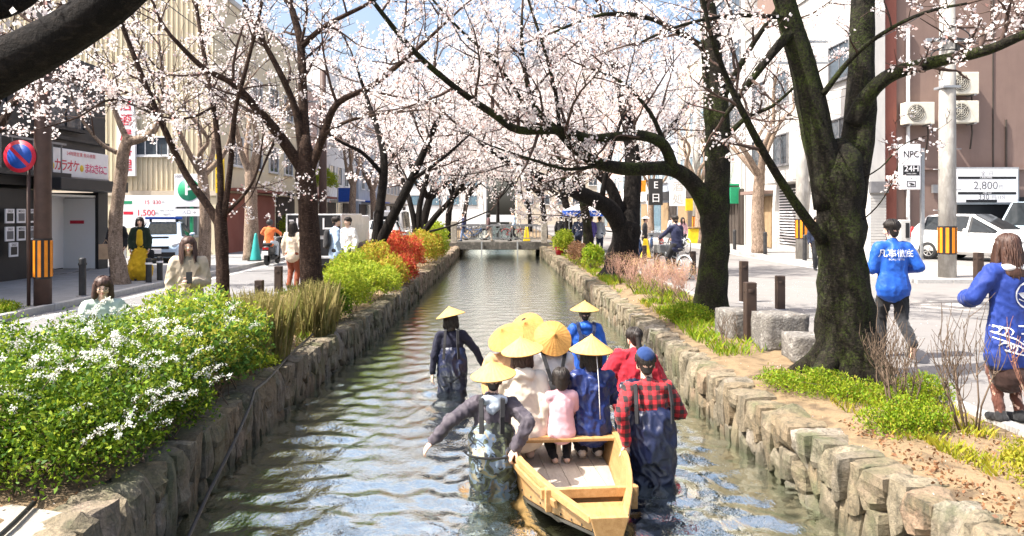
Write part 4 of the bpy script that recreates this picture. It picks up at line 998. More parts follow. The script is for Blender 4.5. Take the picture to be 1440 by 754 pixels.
            for n in 'LR':
                fd = (Vector((0, 1, 0)) if not J.get('foot' + n) else J['foot' + n]); a = J['an' + n]
                mb = MB(); up_ = Vector((0, 0, 1)) if abs(fd.z) < .5 else Vector((0, -1, 0.2))
                qq = [(a - fd * .035 * k - up_ * .03 * k, a + fd * .10 * k - up_ * .045 * k, .046 * k, .040 * k, 1, .9), (a + fd * .08 * k - up_ * .045 * k, a + fd * .155 * k - up_ * .05 * k, .043 * k, .036 * k), (a, a - up_ * .02 * k, .05 * k, .048 * k)]
                sh = add_part('shoe', blob(qq, .009, 2), m_, root)
                if w.get('sole'):
                    so = add_part('sole', blob([(a - fd * .04 * k - up_ * .072 * k, a + fd * .165 * k - up_ * .076 * k, .042 * k, .040 * k, 1, .38, rt)], .008, 2), w['sole'], root); so.parent = sh
            continue
        parts[nm] = add_part(nm, blob(q, w.get('vox', vox), w.get('smooth', 3), wr_ * 1.7, w.get('wf', 9), seed=sd), m_, root)
        parts[nm + '_me'] = parts[nm].data
    return root, J, hm, parts
def torso_ribbon(J, pts, w, th, name, mat, root):
    mb = MB(); pts = [Vector(p) for p in pts]; rr = []
    for i, p in enumerate(pts):
        d = (pts[min(i + 1, len(pts) - 1)] - pts[max(i - 1, 0)]).normalized(); c = J['pel'].lerp(J['neck'], .6); o = (p - c); o = (o - d * o.dot(d)).normalized(); s_ = d.cross(o)
        rr.append([p - s_ * w / 2, p + s_ * w / 2, p + s_ * w / 2 + o * th, p - s_ * w / 2 + o * th])
    mb.loft(rr, 0, False); o = mb.build(name, mat, None, recalc=True); o.parent = root; return o
def surf_y(me, x, z, side=-1):
    """y of a garment's back (side -1) or front at local x, z"""
    key = id(me)
    if key not in _RM: _RM[key] = BVHTree.FromPolygons([v.co for v in me.vertices], [tuple(p.vertices) for p in me.polygons])
    h = _RM[key].ray_cast(Vector((x, side * 2.0, z)), Vector((0, -side, 0)))
    return h[0].y if h[0] is not None else None
def decal(me, v2, f, x0, z0, mat, name, root, off=.004, flip=1):
    V = []; ok = []
    for x, z in v2:
        y = surf_y(me, x0 + x * flip, z0 + z); ok.append(y is not None); V.append((x0 + x * flip, (y if y is not None else 0) - off, z0 + z))
    mb = MB(); mb.add(V, [q for q in f if all(ok[i] for i in q)]); o = mb.build(name, mat, None); o.parent = root; return o
def polyline2d(pts, w):
    pts = [Vector((x, y)) for x, y in pts]; v = []; f = []
    for i, p in enumerate(pts):
        d = (pts[min(i + 1, len(pts) - 1)] - pts[max(i - 1, 0)]); d = d.normalized() if d.length > 1e-9 else Vector((1, 0)); n = Vector((-d.y, d.x)) * w / 2; v += [tuple(p - n), tuple(p + n)]
        if i: f.append((2 * i - 2, 2 * i, 2 * i + 1, 2 * i - 1))
    return v, f
# ------------------------------------------------------------------ the waders and the boat's passengers
def tolocal(p, loc, rz): return Matrix.Rotation(-rz, 3, 'Z') @ (Vector(p) - Vector(loc))
def hatm(back=0.0, side=0.0, turn=0.0): return Matrix.Rotation(turn, 3, 'Z') @ Matrix.Rotation(-back, 3, 'X').transposed() @ Matrix.Rotation(side, 3, 'Y')
M_navyc = cloth('navy_top', (.012, .013, .030)); M_navyw = pm('navy_wader_rubber', (.012, .018, .058), (.007, .010, .032), scale=7, rough=.42, bump=.3, bscale=14, bdist=.02, spec=.5)
M_slate = cloth('slate_jacket', (.085, .072, .088), (.055, .047, .06), rough=.6); M_palehood = cloth('pale_hood', (.48, .55, .64))
M_cream = cloth('cream_coat', (.72, .64, .54), (.64, .56, .46)); M_pink = cloth('pink_shirt', (.80, .50, .54), (.72, .42, .47)); M_blued = pm('deep_blue_jacket', (.014, .032, .15), (.010, .020, .095), scale=8, rough=.4, bump=.35, bscale=16, bdist=.02, spec=.5)
M_blueb = pm('bright_blue_jacket', (.012, .11, .52), (.008, .075, .40), scale=6, rough=.55, bump=.3, bscale=18, bdist=.015, sheen=.1); M_red = cloth('red_shawl', (.44, .018, .035), (.33, .012, .025)); M_whitec = cloth('white_shirt', (.80, .78, .76), (.72, .70, .68))
M_blackc = cloth('black_cloth', (.014, .014, .016), (.022, .022, .025)); M_orangec = cloth('tan_orange_shirt', (.62, .36, .18)); M_denim = cloth('dark_denim', (.03, .04, .075)); M_beigep = cloth('beige_trousers', (.45, .37, .28)); M_shoe = cloth('pale_pink_sneaker', (.62, .46, .38)); M_shoew = cloth('white_sneaker', (.66, .62, .57)); M_bshoe = cloth('black_shoe', (.02, .02, .022))
# camouflage
m, nt, b, out = newmat('camouflage'); L = nt.links; v = coords(nt, 'Object')
n1 = noise_n(nt, v, 6.5, 2, .5, .9); n2 = noise_n(nt, coords(nt, 'Object', (1.1, .9, 1.3)), 9, 2, .5, 1.2)
col = ramp(nt, n1.outputs['Fac'], [(0, (.022, .026, .02)), (.42, (.10, .115, .07)), (.50, (.24, .32, .42)), (.59, (.42, .38, .27))], 'CONSTANT')
col = mixc(nt, ramp(nt, n2.outputs['Fac'], [(0, (0, 0, 0)), (.55, (1, 1, 1)), (.66, (0, 0, 0))], 'CONSTANT'), col, (.03, .035, .04))
L.new(col, b.inputs['Base Color']); b.inputs['Roughness'].default_value = .7; L.new(bumpn(nt, noise_n(nt, v, 14, 4).outputs['Fac'], .2, .01), b.inputs['Normal']); M_camo = m
# red and black checks
m, nt, b, out = newmat('red_black_checks'); L = nt.links; tc = nd(nt, 'ShaderNodeTexCoord'); sp = nd(nt, 'ShaderNodeSeparateXYZ'); L.new(tc.outputs['Object'], sp.inputs[0])
fac = []
for ax, off in ((0, .02), (2, .01)):
    a = nd(nt, 'ShaderNodeMath', operation='MULTIPLY_ADD'); L.new(sp.outputs[ax], a.inputs[0]); a.inputs[1].default_value = 1 / .075; a.inputs[2].default_value = off + 50
    f_ = nd(nt, 'ShaderNodeMath', operation='FRACT'); L.new(a.outputs[0], f_.inputs[0]); g = nd(nt, 'ShaderNodeMath', operation='GREATER_THAN'); L.new(f_.outputs[0], g.inputs[0]); g.inputs[1].default_value = .5; fac.append(g.outputs[0])
s_ = nd(nt, 'ShaderNodeMath', operation='ADD'); L.new(fac[0], s_.inputs[0]); L.new(fac[1], s_.inputs[1]); h_ = nd(nt, 'ShaderNodeMath', operation='MULTIPLY'); L.new(s_.outputs[0], h_.inputs[0]); h_.inputs[1].default_value = .5
L.new(ramp(nt, h_.outputs[0], [(0, (.60, .020, .030)), (.4, (.17, .010, .014)), (.9, (.012, .008, .009))], 'CONSTANT'), b.inputs['Base Color']); b.inputs['Roughness'].default_value = .85; b.inputs['Sheen Weight'].default_value = .15
L.new(bumpn(nt, noise_n(nt, tc.outputs['Object'], 18, 4).outputs['Fac'], .3, .015), b.inputs['Normal']); M_plaid = m
SH = {'kind': 'shoes', 'mat': M_bshoe}
IN = [SH]
# 1 wader in navy walking ahead on the left
l = (-.62, 10.1, BED); J = pose(1.60, .10, -.03, wide=1.02); J['wrR'] = tolocal((-.21, 10.25, -.25), l, 0); J['poleR'] = Vector((1, -.3, 0)); J['wrL'] = tolocal((-.88, 10.05, -.34), l, 0)
p, J, hm, pt = person('wader in navy with a pale straw hat, walking alone on the left of the boat', l, 0, J, [{'kind': 'jacket', 'name': 'top', 'mat': M_navyc, 'hem': .05}, {'kind': 'waders', 'mat': M_navyw, 'loose': .045, 'top': .05, 'wr': .010, 'cuff': .09}, SH], 'bob', group='people in and around the boat')
hat_cone(p, hm @ Vector((0, -.01, .075)), hatm(-.08, -.22), .205, .12)
for s_ in (-1, 1): torso_ribbon(J, [J['pel'] + Vector((s_ * .10, -.155, .14)), J['pel'] + Vector((s_ * .085, -.15, .34)), J['pel'] + Vector((s_ * .08, -.085, .50)), J['pel'] + Vector((s_ * .085, .06, .50))], .035, .012, 'strap', M_blackc, p)
# 2 wader in camouflage, one hand on the boat
l = (-.05, 6.5, BED); J = pose(1.58, .12, .02); J['wrL'] = tolocal((-.56, 6.42, -.14), l, 0); J['poleL'] = Vector((-.3, -1, .5)); J['wrR'] = tolocal(B2W(-bw(1.3) - .02, 1.32, RIM + .075), l, 0); J['poleR'] = Vector((1, -.6, .3))
J['anR'] = J['anR'] + Vector((.06, -.16, .14)); J['knR'] = ik(J['hipR'], J['anR'], .40, .39, (.1, 1, 0))
p, J, hm, pt = person('wader in blue-grey camouflage waders and straw hat holding the boat side', l, 0, J, [{'kind': 'jacket', 'mat': M_slate, 'hem': .05, 'loose': .026, 'wr': .009}, {'kind': 'waders', 'mat': M_camo, 'loose': .050, 'top': .15, 'wr': .009, 'wf': 7, 'cuff': .11}, SH], 'short', group='people in and around the boat', palm={'R': Vector((0, .2, -1)), 'L': Vector((.3, .3, -.8))}, grip=(.35, .8))
hat_cone(p, hm @ Vector((0, -.01, .065)), hatm(.10, -.10), .205, .125)
k = J['k']; mb = [(J['neck'] + Vector((-.07, -.09, .0)), J['neck'] + Vector((.09, -.085, .0)), .042, .042), (J['neck'] + Vector((-.02, -.115, -.09)), J['neck'] + Vector((.03, -.095, -.02)), .04, .055, 1.3, .6)]
add_part('hood', blob(mb, .011, 3, .008, 14), M_palehood, p)
for s_ in (-1, 1): torso_ribbon(J, [J['pel'] + Vector((s_ * .085, -.155, .22)), J['pel'] + Vector((s_ * .085, -.150, .36)), J['pel'] + Vector((s_ * .09, -.095, .49)), J['pel'] + Vector((s_ * .09, .05, .49))], .04, .014, 'strap', M_blackc, p)
me = pt['waders'].data
bl = [J['pel'] + Vector((math.cos(a) * .232, math.sin(a) * .178 + .005, .02)) for a in np.linspace(0, 6.283, 25)]; torso_ribbon(J, bl, .035, .010, 'belt', M_blackc, p)
# 3 wader in the checked shirt
l = (1.36, 6.62, BED); J = pose(1.71, .10, -.05); J['wrL'] = tolocal(B2W(bw(1.35) + .02, 1.38, RIM + .075), l, 0); J['poleL'] = Vector((-.5, -.8, 0)); J['wrR'] = J['shR'] + Vector((-.02, .24, -.30)); J['poleR'] = Vector((1, -.7, -.3)); J['anR'] += Vector((.03, -.05, .03))
p, J, hm, pt = person('wader in a red and black checked shirt and blue cap at the boat stern', l, 0, J, [{'kind': 'shirt', 'mat': M_plaid, 'hem': .05, 'loose': .020, 'wr': .007}, {'kind': 'waders', 'mat': M_navyw, 'loose': .050, 'top': .08, 'wr': .014, 'wf': 6, 'cuff': .10}, SH], 'short', group='people in and around the boat', palm={'L': Vector((0, .3, -1))}, grip=(.8, .5))
M_cap = cloth('denim_cap', (.015, .045, .16), (.010, .03, .11))
cap = blob([((0, -.028, .072), (0, .010, .078), .092, .088, .96, 1.0)], .008, 2); v2, f2 = raw(cap, hm); keep = [f for f in f2 if sum((hm.inverted() @ Vector(v2[i])).z for i in f) / len(f) > .045]; cm = bpy.data.meshes.new('cap'); cm.from_pydata(v2.tolist(), [], keep); cm.polygons.foreach_set('use_smooth', [True] * len(keep)); o = add_part('cap', cm, M_cap, p)
so = o.modifiers.new('s', 'SOLIDIFY'); so.thickness = .006
mb = MB(); rr = []
for a in np.linspace(-1.1, 1.1, 9): rr.append([hm @ Vector((math.sin(a) * .088, .075 * math.cos(a) + .012, .055)), hm @ Vector((math.sin(a) * .085, .085 * math.cos(a) + .075 * math.cos(a) ** .5 + .012, .040)), hm @ Vector((math.sin(a) * .085, .085 * math.cos(a) + .075 * math.cos(a) ** .5 + .012, .034)), hm @ Vector((math.sin(a) * .088, .075 * math.cos(a) + .012, .047))])
mb.loft(rr); b_ = mb.build('cap_brim', M_cap, None); b_.parent = o
mb = MB(); mb.lathe([(0, .012), (.006, .010), (.008, 0)], 10, hm @ Vector((0, -.009, .168))); b_ = mb.build('cap_button', M_cap, None); b_.parent = o
for s_ in (-1, 1): torso_ribbon(J, [J['pel'] + Vector((s_ * .15, -.14, .20)), J['pel'] + Vector((s_ * .15, -.13, .36)), J['pel'] + Vector((s_ * .145, -.05, .51)), J['pel'] + Vector((s_ * .14, .06, .49))], .035, .014, 'strap', M_blackc, p)
# 4 woman in the red shawl
l = (1.47, 8.15, BED); J = pose(1.68, .22, .12); J['wrL'] = J['shL'] + Vector((-.10, .22, -.36)); J['wrR'] = J['shR'] + Vector((.02, .20, -.36)); J['hroll'] = -.15
p, J, hm, pt = person('woman with black ponytail and red top beside the boat', l, R(8), J, [{'kind': 'jacket', 'name': 'red_top', 'mat': M_red, 'hem': .02, 'loose': .05, 'wr': .008, 'rhem': .19}, {'kind': 'waders', 'mat': M_navyw, 'loose': .02, 'top': .08, 'cuff': .09, 'wr': .01}, SH], 'pony', group='people in and around the boat')
mb = MB(); mb.lathe([(.0, .02), (.018, .015), (.022, 0), (.018, -.015), (0, -.02)], 10, hm @ Vector((0, -.118, .052))); o = mb.build('hair_tie', M_blackc, None); o.parent = p
# 5 wader in bright blue at the bow
l = (1.22, 10.4, BED); J = pose(1.64, .08); J['wrL'] = J['shL'] + Vector((-.05, .25, -.34)); J['wrR'] = J['shR'] + Vector((.08, .10, -.50))
p, J, hm, pt = person('wader in a bright blue jacket and dark backpack straps ahead of the bow', l, 0, J, [{'kind': 'jacket', 'mat': M_blueb, 'hem': .12, 'loose': .045, 'rhem': .19, 'hood': True}, {'kind': 'waders', 'mat': M_navyw, 'loose': .01, 'top': .05, 'cuff': .09}, SH], 'short', group='people in and around the boat')
hat_cone(p, hm @ Vector((0, -.01, .075)), hatm(.02, 0), .205, .125)
M_pack = cloth('navy_pack', (.012, .02, .06))
pk = blob([(J['pel'] + Vector((-.05, -.17, .10)), J['pel'] + Vector((-.05, -.16, .36)), .075, .062, 1, .55), (J['pel'] + Vector((.05, -.17, .10)), J['pel'] + Vector((.05, -.16, .36)), .075, .062, 1, .55)], .012, 3); pko = add_part('backpack', pk, M_pack, p)
for s_ in (-1, 1): torso_ribbon(J, [J['pel'] + Vector((s_ * .06, -.20, .34)), J['pel'] + Vector((s_ * .10, -.16, .44)), J['pel'] + Vector((s_ * .115, -.05, .545)), J['pel'] + Vector((s_ * .115, .10, .50))], .045, .012, 'strap', M_pack, p)
tv, tf = text2d('防水', .07, .004); mbt = MB(); mbt.add([(x, -.235, J['pel'].z + .17 + z) for x, z in tv], tf); o = mbt.build('print', M_whitec, None); o.parent = pko

# passengers on the seat boards
SEAT = RIM - .005
def sitter(u, v, h, label, wear, back=0.0, hair='short', hat=None, hm_=None, arms=None, lean=.06, feet=0.12, hairm=None, side=0.0, hpit=0.0, grip=(.5, .5), headscale=1.0):
    l = B2W(u, v, -.53); J = pose(h, lean, side, seat=SEAT + .53); k = J['k']
    for s_, n in ((-1, 'L'), (1, 'R')):
        J['hip' + n] = J['hip' + n] + Vector((0, .06 * k, 0)); J['an' + n] = Vector((s_ * .085 * k, feet, .085 * k)); J['kn' + n] = ik(J['hip' + n], J['an' + n], .40 * k, .40 * k, (s_ * .2, 1, .4))
        J['wr' + n] = J['hip' + n] + Vector((s_ * .02, .30 * k, .14 * k)); J['pole' + n] = Vector((s_, -.7, -.4))
    if arms: arms(J)
    J['hpit'] = hpit
    p, J, hm, pt = person(label, l, BR, J, wear, hair, hairm, group='people in and around the boat', grip=grip, headscale=headscale)
    if hat: hat_cone(p, hm @ Vector(hat[0]), hatm(*hat[1]), hat[2], hat[3], hat[4])
    return p, J, hm, pt
def a6(J): J['wrR'] = J['shR'] + Vector((.035, -.03, -.50)); J['poleR'] = Vector((.6, -1, 0))
p6 = sitter(-.33, 2.0, 1.60, 'passenger in a cream hooded coat and straw hat, nearest seat on the left', [{'kind': 'coat', 'mat': M_cream, 'hem': .10, 'loose': .038, 'rhem': .20, 'wr': .0045, 'hood': True}, {'kind': 'trousers', 'mat': M_beigep, 'loose': .012}, {'kind': 'shoes', 'mat': M_shoe, 'sole': M_sole}], hair='bob', hat=((0, -.01, .07), (.12, -.14), .205, .125, M_straw), arms=a6, hairm=M_hairr)
p7 = sitter(.02, 1.90, 1.14, 'small child in a pink shirt between two straw-hatted passengers', [{'kind': 'shirt', 'mat': M_pink, 'hem': .06, 'loose': .03, 'wr': .003}, {'kind': 'trousers', 'mat': M_blackc, 'loose': .02}, {'kind': 'shoes', 'mat': M_shoe, 'sole': M_sole}], hair='child', feet=.05, headscale=1.3)
p8 = sitter(.33, 1.98, 1.58, 'passenger in a shiny navy rain jacket and straw hat, nearest seat on the right', [{'kind': 'jacket', 'mat': M_blued, 'hem': .08, 'loose': .034, 'wr': .011}, {'kind': 'trousers', 'mat': M_blackc, 'loose': .02}, {'kind': 'shoes', 'mat': M_shoew, 'sole': M_sole}], hair='bob', hat=((0, -.01, .07), (.05, .02), .21, .145, M_straw))
J = p8[1]; mb = MB(); a = p8[2] @ Vector((.02, -.16, .05)); yb = surf_y(p8[3]['jacket'].data, .03, J['pel'].z + .2) or -.2
mb.tube([a, Vector((.03, yb - .05, J['neck'].z - .08)), Vector((.045, yb - .02, J['pel'].z + .2)), Vector((.05, yb - .015, J['pel'].z + .06))], .004, 6); o = mb.build('hat_cord', M_whitec, None); o.parent = p8[0]
p9 = sitter(.10, 2.90, 1.62, 'passenger in a white shirt with black crossed straps and tipped-back orange hat', [{'kind': 'shirt', 'mat': M_whitec, 'hem': .06, 'loose': .03}, {'kind': 'trousers', 'mat': M_denim, 'loose': .015}, SH], hair='short', hat=((0, -.075, .02), (1.0, .05), .205, .105, M_straw2), lean=.02)
J = p9[1]
for s_ in (-1, 1): torso_ribbon(J, [J['pel'] + Vector((s_ * .03, -.175, .22)), J['pel'] + Vector((s_ * .075, -.165, .36)), J['pel'] + Vector((s_ * .115, -.10, .50)), J['pel'] + Vector((s_ * .12, .03, .53))], .04, .014, 'strap', M_blackc, p9[0])
add_part('bag', blob([(J['pel'] + Vector((-.06, -.19, .06)), J['pel'] + Vector((.06, -.19, .06)), .08, .08, 1, .6), (J['pel'] + Vector((-.05, -.185, .18)), J['pel'] + Vector((.05, -.185, .18)), .07, .07, 1, .6)], .012, 3), M_blackc, p9[0])
p10 = sitter(-.08, 3.60, 1.62, 'passenger whose orange straw hat shows behind the tipped-back one', [{'kind': 'shirt', 'mat': M_orangec, 'hem': .06, 'loose': .03}, {'kind': 'trousers', 'mat': M_denim, 'loose': .015}, SH], hair='short', hat=((0, -.06, .03), (.8, -.35), .205, .105, M_straw2), lean=.0)
p11 = sitter(-.40, 2.88, 1.60, 'passenger in tan with a leaning straw hat behind the cream coat', [{'kind': 'shirt', 'mat': M_orangec, 'hem': .06, 'loose': .03}, {'kind': 'trousers', 'mat': M_denim, 'loose': .015}, SH], hair='bob', hat=((0, -.04, .05), (.55, -.45), .205, .115, M_straw2), lean=.0)
# ------------------------------------------------------------------ hedges, shrubs, weeds
L_green = leafmat('hedge_leaf', [(.022, .065, .006), (.07, .16, .010), (.20, .30, .015), (.035, .10, .008), (.34, .40, .03), (.10, .21, .012)], .28)
L_broad = leafmat('broad_leaf', [(.04, .11, .02), (.10, .22, .03), (.18, .32, .04), (.07, .16, .03), (.40, .36, .05), (.12, .26, .03)], .4)
L_yel = leafmat('yellow_green_leaf', [(.18, .30, .02), (.36, .42, .03), (.28, .38, .03), (.46, .46, .05), (.22, .34, .03)], .5)
L_red = leafmat('red_leaf', [(.50, .05, .03), (.62, .09, .05), (.56, .16, .06), (.42, .035, .03), (.50, .30, .06)], .45)
L_ora = leafmat('yellow_red_leaf', [(.36, .40, .04), (.50, .36, .05), (.28, .36, .03), (.55, .20, .05)], .45)
L_olive = leafmat('olive_blade', [(.20, .17, .05), (.30, .25, .09), (.16, .17, .04), (.38, .30, .13), (.22, .24, .05)], .35)
L_grass = leafmat('grass_blade', [(.10, .22, .010), (.20, .32, .012), (.32, .36, .02), (.14, .26, .010), (.40, .34, .05)], .4)
L_grassy = leafmat('yellow_grass_blade', [(.28, .30, .02), (.40, .34, .03), (.22, .28, .02), (.46, .36, .05)], .4)
L_white = leafmat('white_petal', [(.86, .88, .82), (.90, .91, .87), (.82, .86, .74)], .35)
L_dead = leafmat('dead_leaf', [(.18, .08, .04), (.26, .13, .06), (.13, .06, .03), (.30, .18, .09)], .1)
M_stem = pm('shrub_stem', (.09, .06, .04), (.14, .10, .07), rough=.9, bump=0)
M_stemr = pm('red_brown_stem', (.20, .085, .06), (.28, .14, .10), rough=.9, bump=0)
M_stemp = pm('pinkish_twig', (.36, .20, .15), (.46, .28, .21), rough=.9, bump=0)
def vol_points(ells, n, lo=.55, hi=1.06, lump=.22, seed=0, zmin=.0):
    """points in the outer shell of a set of lumpy ellipsoids"""
    vol = np.array([e[3] * e[4] * e[5] for e in ells]) ** (2 / 3); vol /= vol.sum(); out = []
    for e, k in zip(ells, RG.multinomial(int(n * 1.35), vol)):
        d = rand_dirs(k); d[:, 2] = np.where(d[:, 2] < -.3, -d[:, 2], d[:, 2])
        r = RG.uniform(lo ** 2.2, hi ** 2.2, k) ** (1 / 2.2)
        lm = np.array([noise.noise(Vector((d[i, 0] * 2.2 + e[0] * 3 + seed, d[i, 1] * 2.2 + e[1] * 3, d[i, 2] * 2.2))) + .5 * noise.noise(Vector((d[i, 0] * 5.5, d[i, 1] * 5.5 + seed, d[i, 2] * 5.5 + e[0]))) for i in range(k)])
        P = np.array(e[:3]) + d * np.array(e[3:6]) * (r * (1 + lump * lm))[:, None]
        out.append(P)
    P = np.concatenate(out); P = P[P[:, 2] > zmin]; RG.shuffle(P); return P[:n]
def blades(P, L0, L1, w, lean=.35):
    n = len(P); P = np.asarray(P); h = RG.uniform(L0, L1, n)[:, None]; a = RG.uniform(0, 6.283, n); d = np.stack([np.cos(a), np.sin(a), np.zeros(n)], 1) * RG.uniform(.05, lean, n)[:, None]
    s_ = np.stack([-np.sin(a), np.cos(a), np.zeros(n)], 1) * w * .5; up = np.array([0, 0, 1.0])
    m1 = P + (d * .4 + up * .6) * h; t = P + (d * 1.1 + up) * h
    return np.stack([P - s_, P + s_, m1 + s_ * .7, t], 1).reshape(-1, 3) if True else None
def stuffpart(name, V, mat, root, k=4):
    me = fastmesh(name, V, k); me.materials.append(mat); return tag(mkobj(name, me, None, root), kind='stuff')
def stems_for(ells, n, root, mat=M_stem, r=.006):
    mb = MB()
    for i in range(n):
        e = ells[RG.integers(len(ells))]; b0 = Vector((e[0] + RG.normal() * e[3] * .35, e[1] + RG.normal() * e[4] * .35, -.05)); d = rand_dirs(1)[0]
        t = Vector((e[0] + d[0] * e[3] * .9, e[1] + d[1] * e[4] * .9, max(.15, e[2] + abs(d[2]) * e[5] * .92))); m_ = b0.lerp(t, .5) + Vector((RG.normal() * .03, RG.normal() * .03, .05))
        mb.tube([b0, m_, t], [r, r * .7, r * .35], 4, cap=False)
    return tag(mb.build('stems', mat, root), kind='stuff')
def shrub(name, label, ells, n, size, mat, lo=.5, aspect=.5, up=.25, cat='shrub', group=None, stems=30, lump=.22, stem_m=M_stem):
    root = thing(name, label, cat, (ells[0][0], ells[0][1], 0), group=group)
    P = vol_points(ells, n, lo, 1.06, lump, seed=len(label))
    stuffpart('foliage', leaves(P, RG.uniform(size * .6, size * 1.25, len(P)), aspect, up), mat, root); stems_for(ells, stems, root, stem_m); return root
# the big flowering hedge, left foreground: spirea with arching white sprays
SP = [(-3.55, 5.35, .30, .75, .60, .50), (-2.98, 5.55, .26, .42, .55, .40), (-3.95, 6.1, .34, .6, .75, .52), (-3.3, 6.3, .36, .6, .7, .50), (-4.3, 5.2, .28, .6, .55, .46), (-2.85, 6.15, .26, .34, .5, .38), (-3.75, 7.0, .36, .6, .6, .52), (-5.0, 5.6, .25, .5, .6, .45), (-3.95, 4.98, .16, .7, .34, .36), (-3.2, 5.02, .12, .5, .34, .32), (-2.74, 5.55, .10, .24, .5, .28), (-2.72, 6.4, .10, .24, .5, .28)]
hedge = thing('flowering_hedge', 'big green hedge with white flower sprays in the left foreground', 'hedge', (-3.5, 5.6, 0))
P = vol_points(SP, 60000, .35, 1.05, .48, 3, -.02); stuffpart('foliage', leaves(P, RG.uniform(.018, .055, len(P)), .5, .25), L_green, hedge); stems_for(SP, 120, hedge)
def sprays(ells, n, root, L0=.16, L1=.42):
    mb = MB(); pts = []
    for i in range(n):
        e = ells[RG.integers(len(ells))]; d = rand_dirs(1)[0]; d[2] = abs(d[2]) * .9 + .35; d /= np.linalg.norm(d)
        p = Vector((e[0] + d[0] * e[3] * .9, e[1] + d[1] * e[4] * .9, e[2] + d[2] * e[5] * .9)); L_ = RG.uniform(L0, L1); o = Vector((d[0], d[1], .0)) + Vector((RG.normal() * .4, RG.normal() * .4, 0)); o.normalize()
        q = [p + o * (L_ * t) * .8 + Vector((0, 0, L_ * (1.1 * t - .75 * t * t))) for t in (0, .25, .5, .75, 1)]; mb.tube(q, [.003, .003, .0025, .002, .0015], 3, cap=False)
        for k in range(int(L_ / .024)):
            t = RG.uniform(.1, 1) * 4; j = min(int(t), 3); pts += [tuple(q[j].lerp(q[j + 1], t - j) + Vector(RG.normal(size=3) * .011 + np.array([0, 0, .008]))) for _ in range(6)]
    tag(mb.build('spray_stems', M_stem, root), kind='stuff'); P = np.array(pts); stuffpart('white_flowers', leaves(P, RG.uniform(.009, .017, len(P)), 1.0, .3), L_white, root)
sprays(SP, 190, hedge)
# leafier bush joined on at the right of the hedge
BB = [(-3.15, 7.45, .36, .55, .65, .50), (-2.98, 6.75, .28, .34, .5, .36), (-3.45, 8.2, .38, .6, .6, .52), (-2.98, 8.25, .32, .42, .55, .44), (-2.85, 7.6, .22, .3, .5, .32)]
bush = thing('leafy_bush', 'glossy leafy bush with yellowish shoots between the white sprays and the dry grass', 'bush', (-3.1, 7.6, 0))
P = vol_points(BB, 17000, .4, 1.05, .45, 9, -.02); stuffpart('foliage', leaves(P, RG.uniform(.03, .075, len(P)), .52, .3), L_broad, bush)
P = vol_points([(e[0], e[1], e[2] + .08, e[3], e[4], e[5]) for e in BB], 5000, .9, 1.08, .28, 9, .35); stuffpart('young_shoots', leaves(P, RG.uniform(.025, .05, len(P)), .5, .5), L_yel, bush); stems_for(BB, 60, bush); sprays(BB, 90, bush, .12, .3)
# dry grass clumps on the left wall
def clump(label, c, r, h, n, name='dry_grass_clump', mat=L_olive, cat='grass clump', w=.012, lean=.27):
    root = thing(name, label, cat, (c[0], c[1], 0), group=None)
    a = RG.uniform(0, 6.283, n); q = np.sqrt(RG.uniform(0, 1, n)) * r; P = np.stack([c[0] + np.cos(a) * q, c[1] + np.sin(a) * q * 1.4, np.full(n, -.06)], 1)
    stuffpart('blades', blades(P, h * .30, h * 1.05, w, lean), mat, root)
    P2 = P[RG.integers(0, n, n * 3)] + np.stack([RG.normal(size=n * 3) * r * .35, RG.normal(size=n * 3) * r * .4, RG.uniform(.15, .95, n * 3) * h], 1); stuffpart('small_leaves', leaves(P2, RG.uniform(.015, .04, len(P2)), .35, .5), mat, root)
    return root
clump('tall dry olive grass clump on the left wall, nearest of three', (-2.95, 9.4), .30, .92, 1100)
clump('dry brownish grass clump left of the dark brown tree trunk', (-3.35, 10.3), .34, .80, 900)
clump('dry grass growing at the foot of the dark brown tree trunk', (-2.85, 11.6), .32, .85, 900)
# shrubs along the left bank
shrub('yellow_green_shrub', 'rounded yellow-green shrub just behind the dark brown trunk', [(-2.72, 13.6, .30, .40, .7, .50), (-3.0, 14.4, .32, .45, .7, .52)], 7000, .06, L_yel)
shrub('yellow_green_shrub', 'yellow-green shrub overhanging the wall in the middle of the left bank', [(-2.72, 15.6, .30, .50, .8, .50), (-2.5, 16.6, .22, .35, .7, .42), (-3.2, 16.2, .40, .5, .8, .62)], 8000, .065, L_yel)
shrub('yellow_green_shrub', 'yellow-green shrub mixed with dry stems before the red shrub', [(-2.6, 18.2, .28, .42, .8, .50), (-3.1, 18.8, .42, .5, .8, .66)], 6000, .075, L_ora)
shrub('dark_green_shrub', 'small dark green shrub at the wall edge below the yellow-green shrubs', [(-2.85, 12.9, .18, .32, .45, .36)], 3500, .05, L_green)
shrub('red_shrub', 'bright red leafy shrub on the left bank', [(-2.95, 21.0, .55, .55, 1.0, .75), (-2.6, 22.2, .50, .40, .9, .62), (-3.3, 22.6, .6, .45, .9, .75)], 7500, .085, L_red)
shrub('red_shrub', 'red and orange shrub at the wall edge below the bright red one', [(-2.45, 19.8, .25, .32, .8, .50)], 3000, .075, L_red)
shrub('yellow_red_shrub', 'yellow shrub with reddish tips between the red shrub and the bridge', [(-2.6, 25.5, .45, .50, 1.3, .75), (-2.5, 28, .40, .45, 1.2, .7)], 6000, .10, L_ora)
shrub('green_shrub', 'green shrub beside the left end of the footbridge', [(-2.65, 32, .5, .55, 1.6, .95), (-2.5, 30.2, .35, .4, 1.0, .65)], 5000, .11, L_yel)
shrub('green_shrub', 'pale green shrub beside the right end of the footbridge', [(2.95, 33.5, .4, .45, 1.0, .65)], 3000, .11, L_yel)
shrub('green_shrub', 'bright green young plant left of the low forked trunk, right bank', [(3.1, 24.2, .35, .35, .7, .45)], 2500, .08, L_grass)
